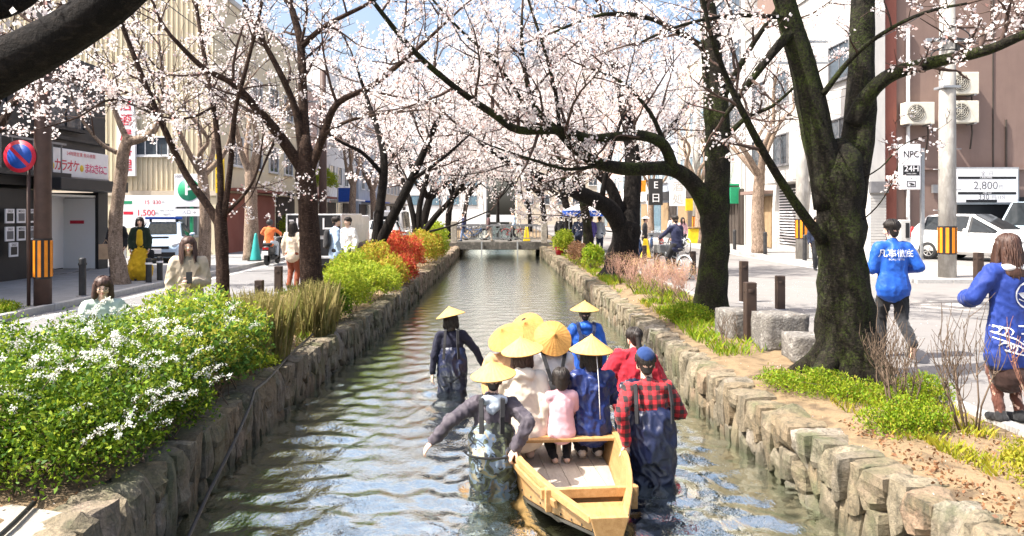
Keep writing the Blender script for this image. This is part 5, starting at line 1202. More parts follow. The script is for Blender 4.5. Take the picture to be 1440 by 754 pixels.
shrub('dry_shrub', 'brown dry shrub between the bright green plant and the red bucket', [(2.95, 26.5, .3, .35, .9, .45), (3.0, 28.5, .3, .35, .9, .45)], 3500, .06, L_dead)
# low yellow hedge in front of the far left shops
shrub('trimmed_hedge', 'trimmed yellow hedge at the far left pavement', [(-11.6, 41, .8, .5, 1.6, .9)], 4000, .10, L_yel, cat='hedge')
shrub('round_green_bush', 'round bright green treetop above the sign truck', [(-10.3, 44, 3.6, .9, .9, .8)], 4000, .11, L_yel)
# bare twiggy shrubs on the right bank
def bare_shrub(label, c, h, r, n, mat, seed, group='bare shrubs on the right bank', thick=.008, name='bare_shrub'):
    t = Tree(seed, h * .20, 9, .03, (1, 1)); root = thing(name, label, 'shrub', (c[0], c[1], 0), group=group); q = t.r
    for i in range(n):
        a = q.uniform(0, 6.283); b0 = Vector((c[0] + math.cos(a) * r * .25, c[1] + math.sin(a) * r * .25, -.06)); d = Vector((math.cos(a) * r * q.uniform(.2, .8), math.sin(a) * r * q.uniform(.2, .8), h * q.uniform(.45, .62)))
        t.limb.tube([b0, b0 + d * .5 + Vector((q.gauss(0, .02), q.gauss(0, .02), 0)), b0 + d], [thick, thick * .85, thick * .6], 5)
        for k in range(4): t.grow(b0 + d * q.uniform(.6, 1), d.normalized(), h * q.uniform(.25, .5), thick * .45, 2, True)
    t.limb.build('stems', M_stem, root); tag(t.tw.build('twigs', mat, root), kind='stuff'); return root
for i, (x, y, h) in enumerate([(3.55, 6.55, .85), (3.95, 6.25, .95), (4.15, 5.55, .95), (4.28, 5.05, .9), (3.85, 7.25, .75)]):
    bare_shrub(['bare shrub with dark stems behind the green tuft, right foreground', 'bare shrub with three dark stems beside the paving, right foreground', 'red-brown twiggy shrub in front of the woman in the happi coat', 'red-brown twiggy shrub at the right edge of the picture', 'thin bare shrub at the foot of the huge mossy tree'][i], (x, y), h * 1.1, .26, 7, M_stemr if i in (2, 3) else M_stem, 60 + i, thick=.009)
for i, (x, y) in enumerate([(3.25, 19.4), (3.75, 18.3), (3.3, 17.2), (3.8, 16.2), (3.35, 15.2), (3.85, 14.6)]):
    bare_shrub(['farthest', 'second farthest', 'third farthest', 'third nearest', 'second nearest', 'nearest'][i] + ' of the pinkish bare shrubs in the row before the dark arching tree', (x, y), .85, .62, 17, M_stemp, 70 + i, thick=.006)
    P = vol_points([(x, y, .55, .5, .55, .28)], 900, .5, 1.05, .3, i); o = stuffpart('buds', leaves(P, .022, .5, .3), leafmat('pink_bud', [(.50, .26, .20), (.58, .36, .26), (.48, .40, .12)], .3) if i == 0 else bpy.data.materials['pink_bud'], bpy.data.objects['bare_shrub' if False else [ob.name for ob in bpy.data.objects if ob.name.startswith('bare_shrub')][-1]])
bare_shrub('small leafless sapling on the bank left of the stone blocks', (3.05, 9.9), .55, .22, 4, M_stem, 80, thick=.006)
# grass and weeds
def tuft_area(name, polys, n, h, mat, w=.008):
    P = []
    for (x0, x1, y0, y1, k) in polys:
        m_ = int(n * k); x = RG.uniform(x0, x1, m_); y = RG.uniform(y0, y1, m_); f = np.array([noise.noise(Vector((a * 1.8, b_ * 1.8, 5))) for a, b_ in zip(x, y)]); s_ = f > RG.uniform(-.15, .25, m_); P.append(np.stack([x[s_], y[s_], np.full(s_.sum(), -.03)], 1))
    me = fastmesh(name, blades(np.concatenate(P), h * .4, h, w, .8), 4); me.materials.append(mat); return tag(mkobj(name, me, None), kind='stuff')
tuft_area('bank_grass', [(2.95, 4.2, 12, 17, 1), (2.8, 4.2, 17, 24, .9), (2.75, 4.0, 24, 34, .5), (2.85, 4.2, 9.6, 12, .35), (-3.2, -2.75, 8.6, 13, .25), (-4.9, -3.2, 9, 26, .8)], 5500, .17, L_grass, .014)
tuft_area('yellow_bank_grass', [(2.9, 4.2, 13, 22, 1), (3.4, 4.3, 4.2, 6.2, 1.2), (3.2, 4.2, 6, 7.4, .25), (2.9, 3.6, 22, 32, .6)], 7000, .12, L_grassy, .012)
def weed(label, ells, n, size=.035, mat=None): return shrub('weed_tuft', label, ells, n, size, mat or L_grass, .2, .35, .8, 'weeds', None, 6, .3)
weed('bright green weeds at the left foot of the huge mossy tree', [(3.25, 7.6, .02, .42, .38, .20), (3.55, 7.25, .02, .35, .28, .16), (3.0, 7.95, .0, .25, .3, .15)], 7000)
weed('green weeds right of the huge mossy tree trunk', [(4.2, 7.35, .02, .25, .3, .20)], 2500)
weed('green tuft among the bare stems at the right wall', [(3.35, 6.25, .02, .34, .30, .24), (3.6, 6.35, .02, .25, .25, .22)], 5000)
weed('yellow ground cover plant at the lower right corner', [(3.75, 4.75, .0, .32, .45, .18), (3.95, 5.3, .0, .3, .35, .18)], 5000, .04, L_grassy)
weed('bright green tuft at the foot of the dark arching tree', [(3.2, 12.7, .02, .45, .5, .26)], 4000, .05)
weed('small green tuft at the left end of the hedge by the round sign', [(-8.75, 13.0, .12, .35, .5, .16)], 2500, .05)
weed('yellow-green weeds on the left wall between hedge and dry grass', [(-2.95, 8.95, .0, .3, .4, .16)], 2500, .04, L_yel)
n = 1500; x = RG.uniform(3.0, 4.0, n); y = RG.uniform(4.3, 6.6, n); me = fastmesh('leaf_litter', leaves(np.stack([x, y, RG.uniform(-.03, .012, n)], 1), RG.uniform(.02, .045, n), .6, -.05, .2), 4); me.materials.append(L_dead); tag(mkobj('leaf_litter', me, None), kind='stuff')
n = 900; x = RG.uniform(-4.6, -2.7, n); y = RG.uniform(4.6, 12, n); me = fastmesh('leaf_litter', leaves(np.stack([x, y, RG.uniform(-.03, .02, n)], 1), RG.uniform(.02, .045, n), .6, -.05, .2), 4); me.materials.append(L_dead); tag(mkobj('leaf_litter', me, None), kind='stuff')
# fallen petals on street and bank
n = 2200; x = np.concatenate([RG.uniform(2.8, 9, n // 2), RG.uniform(-8, -2.7, n // 2)]); y = RG.uniform(4.5, 20, n); me = fastmesh('fallen_petals', leaves(np.stack([x, y, np.full(n, .008)], 1), .014, .9, 0, .1), 4); me.materials.append(M_bloss); tag(mkobj('fallen_petals', me, None), kind='stuff')
# black hose lying along the left wall and dipping into the water
mb = MB(); mb.tube([W(440, 470, 11), G(405, 502, 0), G(375, 535, 0), G(358, 548, 0), Vector((-2.42, 7.3, -.06)), Vector((-2.36, 6.7, -.22)), Vector((-2.30, 5.9, -.42)), Vector((-2.22, 5.2, -.58)), Vector((-2.15, 4.6, -.70))], .016, 8)
tag(mb.build('black_hose', pm('black_rubber', (.015, .015, .016), rough=.4, bump=.1)), 'black hose running down the left wall into the water', 'hose')
mb = MB(); mb.tube([(-3.02, 4.9, .0), (-2.92, 4.7, -.005), (-2.85, 4.4, -.005), (-2.80, 4.1, -.01), (-2.75, 3.6, -.01)], .016, 8)
tag(mb.build('black_hose', pm('black_rubber', (.015, .015, .016))), 'short black hose crossing the concrete slab under the hedge', 'hose')
# ------------------------------------------------------------------ buildings
def plaster(name, c, c2=None, scale=1.2, rough=.85, rib=None, streak=.25):
    m, nt, b, out = newmat(name); L = nt.links; v = coords(nt, 'World'); vs_ = coords(nt, 'World', (1, 1, .12))
    n = noise_n(nt, v, scale, 6, .6); n2 = noise_n(nt, vs_, 3.5, 6, .7); n3 = noise_n(nt, v, 40, 3, .6)
    col = ramp(nt, n.outputs['Fac'], [(.3, c), (.7, c2 or tuple(x * .88 for x in c))])
    col = mixc(nt, ramp(nt, n2.outputs['Fac'], [(.52, (0, 0, 0)), (.8, (streak,) * 3)]), col, tuple(x * .5 for x in c))
    L.new(col, b.inputs['Base Color']); b.inputs['Roughness'].default_value = rough; b.inputs['Specular IOR Level'].default_value = .3
    L.new(bumpn(nt, n3.outputs['Fac'], .2, .006), b.inputs['Normal']); return m
M_blackw = plaster('black_facade', (.022, .022, .024), (.035, .034, .035), rough=.5)
M_creamw = plaster('cream_cladding', (.66, .57, .40), (.72, .63, .46)); M_brownw = plaster('brown_cladding', (.19, .13, .11), (.225, .155, .13)); M_redbr = plaster('red_brown_pilaster', (.22, .075, .055), (.26, .10, .075))
M_greyw = plaster('pale_grey_render', (.46, .45, .43), (.53, .515, .49)); M_whitew = plaster('white_render', (.70, .69, .67), (.76, .75, .73)); M_lining = plaster('white_lining', (.82, .82, .81), (.85, .85, .84), streak=.08); M_timber = plaster('old_timber', (.24, .16, .09), (.32, .23, .13), 4); M_darkt = plaster('dark_timber', (.05, .04, .035), (.075, .06, .05), 3)
M_pinkw = plaster('pinkish_render', (.50, .36, .30), (.56, .42, .36)); M_beigew = plaster('beige_render', (.50, .43, .34), (.57, .50, .40)); M_bluew = plaster('blue_grey_render', (.34, .38, .44), (.40, .44, .50))
M_frame = pm('grey_metal_frame', (.25, .25, .26), (.2, .2, .21), rough=.4, bump=.05, metallic=.4); M_framew = pm('white_metal_frame', (.7, .7, .7), rough=.4, bump=.05); M_glass = glassmat('window_glass', (.05, .06, .07)); M_glassb = glassmat('bluish_window_glass', (.10, .16, .20))
M_signw = pm('sign_white', (.80, .79, .80), (.74, .73, .75), rough=.35, bump=.02); M_steel = pm('galvanised_steel', (.42, .43, .44), (.34, .35, .36), scale=12, rough=.4, bump=.1, metallic=.6)
M_pr = pm('print_red', (.62, .02, .05), rough=.5, bump=0); M_pk = pm('print_black', (.015, .015, .017), rough=.5, bump=0); M_ppk = pm('print_pink', (.70, .06, .20), rough=.5, bump=0); M_pg = pm('print_green', (.02, .30, .14), rough=.5, bump=0); M_pgr = pm('print_grey', (.13, .13, .14), rough=.5, bump=0); M_py = pm('print_yellow', (.80, .55, .02), rough=.5, bump=0); M_pb = pm('print_blue', (.015, .08, .42), rough=.5, bump=0); M_por = pm('print_orange', (.85, .28, .02), rough=.5, bump=0)
def part_box(root, name, c, d, mat, b_=0.0, rz=0):
    mb = MB(); mb.box(c, d, rz); o = mb.build(name, mat, root)
    if b_: bev(o, b_)
    return o
_WN = [0]
def window(root, c, w, h, face, frame=M_frame, glass=M_glass, depth=.10, mull=1, trans=False, sill=True):
    """framed window; face '-y' looks at the viewer, '+x' or '-x' at the street"""
    c = Vector(c); f = MB(); ax = Vector((1, 0, 0)) if face == '-y' else Vector((0, 1, 0)); nrm = {'-y': Vector((0, -1, 0)), '+x': Vector((1, 0, 0)), '-x': Vector((-1, 0, 0))}[face]
    def bx(m_, u, z, du, dz, dep, off):
        s_ = ax * du + Vector((0, 0, dz)) + Vector((abs(nrm.x), abs(nrm.y), 0)) * dep; m_.box(c + ax * u + Vector((0, 0, z)) + nrm * off, s_)
    t = .05
    for u in (-w / 2, w / 2): bx(f, u, 0, t, h + t, depth, depth / 2 - .03)
    for z in (-h / 2, h / 2): bx(f, 0, z, w - t, t, depth, depth / 2 - .03)
    for k in range(1, mull + 1): bx(f, -w / 2 + w * k / (mull + 1), 0, .035, h - t, depth * .7, depth / 2 - .045)
    if trans: bx(f, 0, h * .22, w - t, .035, depth * .6, depth / 2 - .05)
    fr = f.build('window', frame, root); p = MB(); bx(p, 0, 0, w - t * .6, h - t * .6, .012, .006); p.build('pane', glass, fr)
    if sill: s_ = MB(); bx(s_, 0, -h / 2 - .055, w + .16, .05, .14, .05); s_.build('sill', frame, fr)
    return fr
def building(name, label, x0, x1, y0, y1, h, mat, cat='building', parapet=True):
    root = thing(name, label, cat, ((x0 + x1) / 2, y0, 0)); part_box(root, 'wall', ((x0 + x1) / 2, (y0 + y1) / 2, h / 2 - .05), (x1 - x0, y1 - y0, h + .1), mat)
    if parapet: part_box(root, 'parapet', ((x0 + x1) / 2, (y0 + y1) / 2, h + .12), (x1 - x0 + .16, y1 - y0 + .16, .22), M_greyw)
    return root
def storeys(root, face, fixed, a0, a1, z0, nz, dz, na, w, h, frame=M_frame, glass=M_glass, mull=1, jit=0):
    for i in range(nz):
        for k in range(na):
            a = a0 + (a1 - a0) * (k + .5) / na; z = z0 + i * dz
            c = (a, fixed, z) if face == '-y' else (fixed, a, z); window(root, c, w, h, face, frame, glass, mull=mull)

# --- karaoke shop, left
FX = -12.3
ks = thing('karaoke_shop', 'black karaoke shop with white and pink sign on the left street', 'shop', (-16, 18, .1))
part_box(ks, 'wall', (-16.4, 16, 1.2), (7.9, 8.6, 2.5), M_blackw); part_box(ks, 'upper_wall', (-16.35, 17.6, 4.45), (8.0, 11.8, 3.8), M_blackw)
part_box(ks, 'side_wall', (-15.9, 23.2, 1.2), (7.0, .5, 2.5), M_blackw); part_box(ks, 'entrance_lining', (-13.35, 21.7, 1.25), (.06, 2.6, 2.2), M_lining); part_box(ks, 'entrance_end_wall', (-12.85, 22.93, 1.20), (.98, .05, 2.15), M_lining)
part_box(ks, 'entrance_ceiling', (-12.85, 21.65, 2.33), (1.0, 2.6, .06), M_lining); part_box(ks, 'entrance_floor', (-12.85, 21.65, .105), (1.1, 2.6, .03), M_walk)
part_box(ks, 'canopy', (-11.95, 21.6, 2.62), (.75, 3.6, .32), M_blackw, .02); part_box(ks, 'door_post', (-12.35, 20.32, 1.2), (.18, .14, 2.3), M_blackw); part_box(ks, 'corner_post', (-12.34, 23.2, 1.4), (.16, .56, 2.9), M_blackw)
for z in (4.9,): window(ks, (FX + .03, 17.5, z), 2.2, 1.3, '+x', M_pk, M_glass, mull=2); window(ks, (FX + .03, 21.2, z), 1.8, 1.3, '+x', M_pk, M_glass, mull=1)
for k in range(2): part_box(ks, 'siding_board', (FX + .05, 17.6, 3.95 + k * 1.9), (.06, 11.8, .10), M_pk)
for k in range(16): part_box(ks, 'balcony_bar', (-11.98, 14.2 + k * .42, 3.25), (.03, .03, .9), M_frame)
part_box(ks, 'balcony_rail', (-11.98, 17.3, 3.72), (.05, 6.8, .05), M_frame); part_box(ks, 'balcony_floor', (-12.1, 17.3, 2.85), (.45, 7.0, .14), M_blackw)
for i, (y, z) in enumerate([(18.75, 1.75), (19.2, 1.75), (19.65, 1.75), (18.75, 1.3), (19.2, 1.3), (19.65, 1.3), (18.9, .9)]):
    o = part_box(ks, 'menu_board', (FX + .04, y, z), (.03, .34, .36), M_signw); mb = MB(); mb.box((FX + .058, y, z - .03), (.006, .24, .20)); mb.build('menu_picture', M_pgr if i % 2 else M_pk, o)
    mb = MB(); text_on(mb, ['SALE', 'MENU', 'OPEN'][i % 3], (FX + .06, y, z + .12), (0, 1, 0), (0, 0, 1), .09, 0, .004); mb.build('menu_text', M_pk, o)
sg = thing('shop_sign', 'white karaoke sign with pink and red lettering over the shop entrance', 'sign', (FX + .15, 21.7, 2.9))
part_box(sg, 'panel', (FX + .12, 21.68, 3.24), (.16, 3.05, .78), M_signw, .015); part_box(sg, 'frame', (FX + .10, 21.68, 2.825), (.22, 3.12, .05), M_frame)
mb = MB(); xs = FX + .205
for i, ch in enumerate('カラオケ'): mb = MB(); text_on(mb, ch, (xs, 20.53 + i * .30, 3.14), (0, 1, 0), (0, 0, 1), .36, 0, .014); mb.build('character', M_pr, sg)
for i, ch in enumerate('まねきねこ'): mb = MB(); text_on(mb, ch, (xs, 22.0 + i * .25, 3.12), (0, 1, 0), (0, 0, 1), .31, 0, .014); mb.build('character', M_ppk, sg)
mb = MB(); text_on(mb, '24時間営業 飲み放題', (xs, 21.7, 3.50), (0, 1, 0), (0, 0, 1), .13, 0, .003, 1.5); tag(mb.build('lettering', M_pr, sg), kind='stuff')
for y in (20.28, 21.72):
    mb = MB(); mb.lathe([(0, .008), (.09, .006), (.10, 0)], 18, (xs - .004, y, 3.12), M=Matrix.Rotation(R(90), 3, 'Y')); mb.build('yellow_dot', M_py, sg)
bn = thing('standing_banner', 'tall white vertical banner with red lettering in the shop entrance', 'banner', (-12.75, 20.9, .1)); part_box(bn, 'panel', (-12.72, 20.95, 1.15), (.05, .55, 1.75), M_signw, .008)
mb = MB()
for i, ch in enumerate('カラオケ歓迎'): text_on(mb, ch, (-12.69, 20.83, 1.88 - i * .29), (0, 1, 0), (0, 0, 1), .22, 0, .006)
for i, ch in enumerate('飲放題食放題'): text_on(mb, ch, (-12.69, 21.08, 1.88 - i * .29), (0, 1, 0), (0, 0, 1), .19, 0, .006)
tag(mb.build('lettering', M_ppk, bn), kind='stuff')
for s_ in (-.2, .2): part_box(bn, 'foot', (-12.72, 20.95 + s_, .19), (.3, .04, .14), M_frame)
bn = thing('wall_banner', 'narrow red and white banner beside the standing banner', 'banner', (-13.28, 21.7, .5)); part_box(bn, 'panel', (-13.295, 21.75, 1.3), (.03, .34, 1.7), M_signw)
mb = MB()
for i, ch in enumerate('学生割引実施'): text_on(mb, ch, (-13.275, 21.75, 2.0 - i * .27), (0, 1, 0), (0, 0, 1), .24, 0, .008)
tag(mb.build('lettering', M_pr, bn), kind='stuff')
o = part_box(ks, 'red_notice', (-12.9, 22.89, 1.55), (.42, .02, .10), M_pr)

# --- cream building behind the left parking lot
cb = building('cream_building', 'tall cream ribbed building behind the left parking lot', -24, -11.7, 31, 44, 11, M_creamw)
for k in range(58): part_box(cb, 'rib', (-23.8 + k * .21, 30.975, 6.8), (.05, .05, 8.0), M_creamw)
part_box(cb, 'base_band', (-17.8, 30.96, 2.65), (12.3, .08, .2), M_beigew)
window(cb, (-14.6, 30.95, 4.6), 1.9, .75, '-y', M_framew, M_glass, mull=3); window(cb, (-17.6, 30.95, 4.6), 1.6, .75, '-y', M_framew, M_glass, mull=2); window(cb, (-12.9, 30.95, 1.5), 1.0, 1.2, '-y', M_frame, M_glass)
storeys(cb, '+x', -11.68, 32, 43, 4.6, 2, 3.0, 4, 1.5, 1.3, M_framew)
for i, (y, m_) in enumerate([(33.5, M_redbr), (37.2, M_redbr), (41, M_darkt)]): part_box(cb, 'shop_front', (-11.66, y, 1.4), (.12, 3.3, 2.6), m_); part_box(cb, 'shop_awning', (-11.35, y, 2.85), (.75, 3.2, .12), M_redbr if i != 2 else M_blackw)
vs = thing('vertical_sign', 'tall narrow red and white vertical sign on the cream building', 'sign', (-15.6, 30.8, 3.5)); part_box(vs, 'panel', (-15.3, 30.8, 5.0), (.75, .14, 3.3), M_signw, .01)
for i, ch in enumerate('居酒屋料理'): mb = MB(); text_on(mb, ch, (-15.3, 30.72, 6.25 - i * .62), (1, 0, 0), (0, 0, 1), .52, 0, .012); mb.build('character', M_pr, vs)
# parking price board, left
pbd = thing('price_board', 'white parking price board with 1,500 yen on the left', 'sign', (-14.2, 30.2, .05)); x0, x1, yb = -15.0, -12.85, 29.8; zc = 1.82 + 3 * yb / 1050
part_box(pbd, 'panel', ((x0 + x1) / 2, yb, 1.88), (x1 - x0, .10, 1.30), M_signw, .01)
for x in (x0 + .1, x1 - .1): part_box(pbd, 'post', (x, yb + .08, .95), (.08, .08, 1.9), M_steel)
mb = MB(); text_on(mb, '1,500', (-14.02, yb - .056, 1.83), (1, 0, 0), (0, 0, 1), .34, 0, .006); text_on(mb, '15  330', (-13.75, yb - .056, 2.25), (1, 0, 0), (0, 0, 1), .22, 0, .004); mb.build('lettering', M_pr, pbd)
mb = MB(); text_on(mb, '分', (-13.72, yb - .056, 2.25), (1, 0, 0), (0, 0, 1), .12, 0); text_on(mb, '円', (-13.33, yb - .056, 2.24), (1, 0, 0), (0, 0, 1), .12); text_on(mb, '円', (-13.58, yb - .056, 1.79), (1, 0, 0), (0, 0, 1), .14); text_on(mb, '夜間 20:00-8:00', (-13.18, yb - .056, 1.92), (1, 0, 0), (0, 0, 1), .085); text_on(mb, '400円', (-13.18, yb - .056, 1.76), (1, 0, 0), (0, 0, 1), .12); text_on(mb, '駐車料金のご案内', (-13.95, yb - .056, 1.40), (1, 0, 0), (0, 0, 1), .13); tag(mb.build('small_lettering', M_pgr, pbd), kind='stuff')
mb = MB(); mb.box((-14.75, yb - .053, 2.25), (.36, .006, .12)); mb.build('green_tab', M_pg, pbd); mb = MB(); mb.box((-14.72, yb - .053, 1.83), (.38, .006, .12)); mb.build('red_tab', M_pr, pbd)
# green round parking sign
gs = thing('parking_sign', 'square white sign with green circle on a green post', 'sign', (-11.9, 28.6, .05)); part_box(gs, 'panel', (-11.85, 28.6, 2.7), (1.05, .08, 1.25), M_signw, .01); part_box(gs, 'post', (-11.75, 28.66, 1.3), (.10, .10, 2.7), M_pg); part_box(gs, 'arrow_plate', (-11.8, 28.58, 1.85), (1.15, .05, .28), M_signw)
mb = MB(); mb.lathe([(0, .008), (.42, .006), (.42, 0)], 32, (-11.82, 28.555, 2.72), M=Matrix.Rotation(R(90), 3, 'X')); mb.build('green_disc', M_pg, gs)
mb = MB(); text_on(mb, 'P', (-11.82, 28.54, 2.72), (1, 0, 0), (0, 0, 1), .62, 0, .03); mb.build('letter', M_signw, gs); mb = MB(); text_on(mb, '入口 →', (-11.8, 28.55, 1.85), (1, 0, 0), (0, 0, 1), .17); text_on(mb, '100円', (-12.18, 28.555, 3.22), (1, 0, 0), (0, 0, 1), .14); mb.build('small_lettering', M_pgr, gs)
ys = thing('yellow_sign', 'tall yellow vertical sign high above the left pavement', 'sign', (-10.4, 29.3, 3)); part_box(ys, 'panel', (-10.75, 28.9, 3.35), (.32, .12, 1.5), M_py, .01); part_box(ys, 'bracket', (-11.25, 29.0, 3.9), (.9, .05, .05), M_steel)
for i, ch in enumerate('月極駐車'): mb = MB(); text_on(mb, ch, (-10.75, 28.83, 3.86 - i * .33), (1, 0, 0), (0, 0, 1), .26, 0, .006); mb.build('character', M_pk, ys)

# --- farther left row
lf = [('red_brown_building', 'reddish building with balconies on the far left street', -22, -11.9, 44.2, 52, 9.5, M_pinkw), ('white_building', 'white building with dark shop windows on the far left street', -23, -12, 52.3, 63, 12.5, M_whitew), ('blue_grey_building', 'blue-grey building far down the left street', -24, -11.8, 63.3, 76, 10.5, M_bluew), ('beige_building', 'beige building at the far end of the left street', -24, -11.9, 76.3, 96, 14, M_beigew)]
for nm, lb, x0, x1, y0, y1, h, m_ in lf:
    b_ = building(nm, lb, x0, x1, y0, y1, h, m_); n = int((y1 - y0) / 2.6)
    storeys(b_, '+x', x1 + .02, y0 + .3, y1 - .3, 4.6, int((h - 3.6) / 2.9), 2.9, n, 1.5, 1.35, M_framew, M_glass); storeys(b_, '-y', y0 - .02, x1 - 5, x1 - .4, 7.6, 1, 3, 2, 1.4, 1.2, M_framew, M_glass)
    for k in range(n): part_box(b_, 'shop_window', (x1 + .03, y0 + (y1 - y0) * (k + .5) / n, 1.45), (.08, (y1 - y0) / n - .35, 2.3), M_glass if k % 2 else M_darkt)
    part_box(b_, 'awning', (x1 + .5, (y0 + y1) / 2, 2.85), (1.0, (y1 - y0) * .8, .12), [M_redbr, M_signw, M_pb, M_beigew][lf.index((nm, lb, x0, x1, y0, y1, h, m_))])
bs = thing('blue_sign', 'small bright blue banner over the far left pavement', 'banner', (-9.8, 49, 3)); part_box(bs, 'cloth', (-9.75, 48, 3.0), (1.0, .04, .9), M_pb); part_box(bs, 'pole', (-10.3, 48.04, 1.9), (.05, .05, 3.6), M_steel)

# --- right: brown building with the parking lot in front
BY = 27.0
bb = building('brown_building', 'tall brown building with air conditioners behind the right parking lot', 13.9, 34, BY, 40, 15, M_brownw)
part_box(bb, 'pilaster', (14.12, BY - .04, 7.4), (.48, .14, 15), M_redbr)
for x in (17.9, 21.0, 24.2, 27.4): part_box(bb, 'panel_joint', (x, BY - .01, 7.4), (.05, .04, 15), M_darkt)
part_box(bb, 'ledge', (20.5, BY - .06, 3.42), (11, .14, .06), M_brownw); part_box(bb, 'base', (16.0, BY - .05, .55), (3.4, .12, .9), M_greyw); part_box(bb, 'drain_pipe', (14.78, BY - .1, 4.2), (.09, .09, 8.6), M_framew)
part_box(bb, 'conduit', (16.1, BY - .06, 5.5), (.12, .08, 11), M_darkt); part_box(bb, 'conduit', (18.35, BY - .05, 3.9), (.05, .05, 2.6), M_darkt)
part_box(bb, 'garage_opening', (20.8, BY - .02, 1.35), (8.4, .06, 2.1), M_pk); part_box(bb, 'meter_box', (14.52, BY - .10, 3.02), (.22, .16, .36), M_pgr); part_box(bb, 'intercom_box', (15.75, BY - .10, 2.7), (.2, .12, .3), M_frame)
mb = MB(); mb.tube([(20.25, BY - .02, 4.78), (20.25, BY - .42, 4.78)], .2, 16); mb.build('vent_hood', M_steel, bb); part_box(bb, 'vent_cap', (20.25, BY - .22, 4.95), (.46, .46, .05), M_steel)
for k in range(3): window(bb, (17.5 + k * 4.2, BY - .01, 12.4), 1.6, 1.4, '-y', M_frame)
def ac_unit(c, label):
    t = thing('air_conditioner', label, 'air conditioner', c, group='air conditioners on the brown building'); c = Vector(c); part_box(t, 'casing', c, (1.02, .40, .78), pm('ac_cream', (.68, .64, .54), (.60, .56, .46), rough=.5, bump=.05), .02)
    mb = MB(); mb.lathe([(0, .0), (.28, 0), (.30, .012), (.31, 0)], 28, c + Vector((-.14, -.203, 0)), M=Matrix.Rotation(R(90), 3, 'X')); mb.build('fan_opening', pm('ac_dark', (.14, .13, .11), rough=.6, bump=0), t)
    mb = MB()
    for r_ in (.08, .15, .22, .28): mb.tube([c + Vector((-.14 + r_ * math.cos(a), -.222, r_ * math.sin(a))) for a in np.linspace(0, 6.283, 25)], .009, 4)
    for a in np.linspace(0, 3.14, 5)[:-1]: mb.tube([c + Vector((-.14 + .29 * math.cos(a), -.224, .29 * math.sin(a))), c + Vector((-.14 - .29 * math.cos(a), -.224, -.29 * math.sin(a)))], .008, 4)
    mb.build('fan_grille', pm('ac_grille', (.5, .47, .4), rough=.5, bump=0), t)
    for s_ in (-.36, .36): part_box(t, 'bracket', c + Vector((s_, -.0, -.42)), (.05, .5, .05), M_frame)
    mb = MB(); mb.tube([c + Vector((.42, .1, -.36)), c + Vector((.46, .12, -.7)), c + Vector((.40, .14, -1.3))], .03, 6); mb.build('pipe', M_darkt, t)
ac_unit(W(1290, 160, BY - .32), 'cream air conditioner unit left of the concrete pole')
ac_unit(W(1352, 118, BY - .32), 'upper cream air conditioner unit right of the concrete pole'); ac_unit(W(1352, 158, BY - .32), 'lower cream air conditioner unit right of the concrete pole')
# NPC parking sign on its post
ns = thing('parking_sign', 'white upright parking sign with a black 24H band on a post', 'sign', W(1290, 345, 25.5)); c = W(1279, 235, 25.5); part_box(ns, 'box', c, (.66, .22, 1.55), M_signw, .03)
p_ = W(1298, 300, 25.55); part_box(ns, 'post', (p_.x, 25.6, 2.1), (.11, .11, 3.9), M_steel); part_box(ns, 'bracket', (p_.x - .15, 25.58, c.z + .3), (.3, .05, .05), M_steel)
mb = MB(); mb.box(c + Vector((0, -.114, -.12)), (.56, .006, .34)); mb.build('black_band', M_pk, ns)
mb = MB(); text_on(mb, 'NPC', c + Vector((0, -.116, .42)), (1, 0, 0), (0, 0, 1), .32, 0, .006, .52); text_on(mb, 'パーキング', c + Vector((0, -.116, -.40)), (1, 0, 0), (0, 0, 1), .085, 0, .002); mb.build('lettering', M_pk, ns)
mb = MB(); text_on(mb, '24H', c + Vector((0, -.119, -.07)), (1, 0, 0), (0, 0, 1), .28, 0, .006, .48); text_on(mb, 'TIMES OPEN', c + Vector((0, -.119, -.235)), (1, 0, 0), (0, 0, 1), .06); mb.build('white_lettering', M_signw, ns)
mb = MB(); q = c + Vector((0, -.116, -.58))
for u, v, du, dv in ((0, .09, .30, .02), (-.14, 0, .02, .18), (.14, 0, .02, .18), (0, -.09, .30, .02), (-.02, .02, .12, .02), (-.02, -.03, .02, .10), (.05, -.02, .10, .05)): mb.box(q + Vector((u, 0, v)), (du, .006, dv))
mb.build('pictogram', M_pk, ns)
# price board, right
pr = thing('price_board', 'wide white parking price board with 2,800 yen on the brown building', 'sign', (18, BY - .3, 2.4)); a, b_ = W(1343, 238, BY - .25), W(1430, 285, BY - .25); cx, cz = (a.x + b_.x) / 2, (a.z + b_.z) / 2; w_, h_ = b_.x - a.x, a.z - b_.z
part_box(pr, 'panel', (cx, BY - .25, cz), (w_, .12, h_), M_signw, .01); part_box(pr, 'frame', (cx, BY - .22, cz), (w_ + .14, .10, h_ + .14), M_steel, .01)
yy = BY - .314
for z in (.22, -.24): mb = MB(); mb.box((cx, yy, cz + h_ * (z + .02)), (w_ * .94, .006, .09)); mb.build('dark_line', M_pk, pr)
mb = MB(); mb.box((cx - .2, yy, cz - h_ * .455), (w_ * .5, .006, .10)); mb.build('dark_line', M_pk, pr)
mb = MB(); text_on(mb, '2,800', (cx - .05, yy, cz), (1, 0, 0), (0, 0, 1), .40, 0, .004); text_on(mb, '円', (cx + .50, yy, cz - .05), (1, 0, 0), (0, 0, 1), .18); text_on(mb, '330', (cx - .12, yy, cz - h_ * .34), (1, 0, 0), (0, 0, 1), .27, 0, .003); text_on(mb, '円/15分', (cx + .42, yy, cz - h_ * .35), (1, 0, 0), (0, 0, 1), .15); text_on(mb, '全  日', (cx, yy, cz + h_ * .36), (1, 0, 0), (0, 0, 1), .18); tag(mb.build('lettering', M_pgr, pr), kind='stuff')
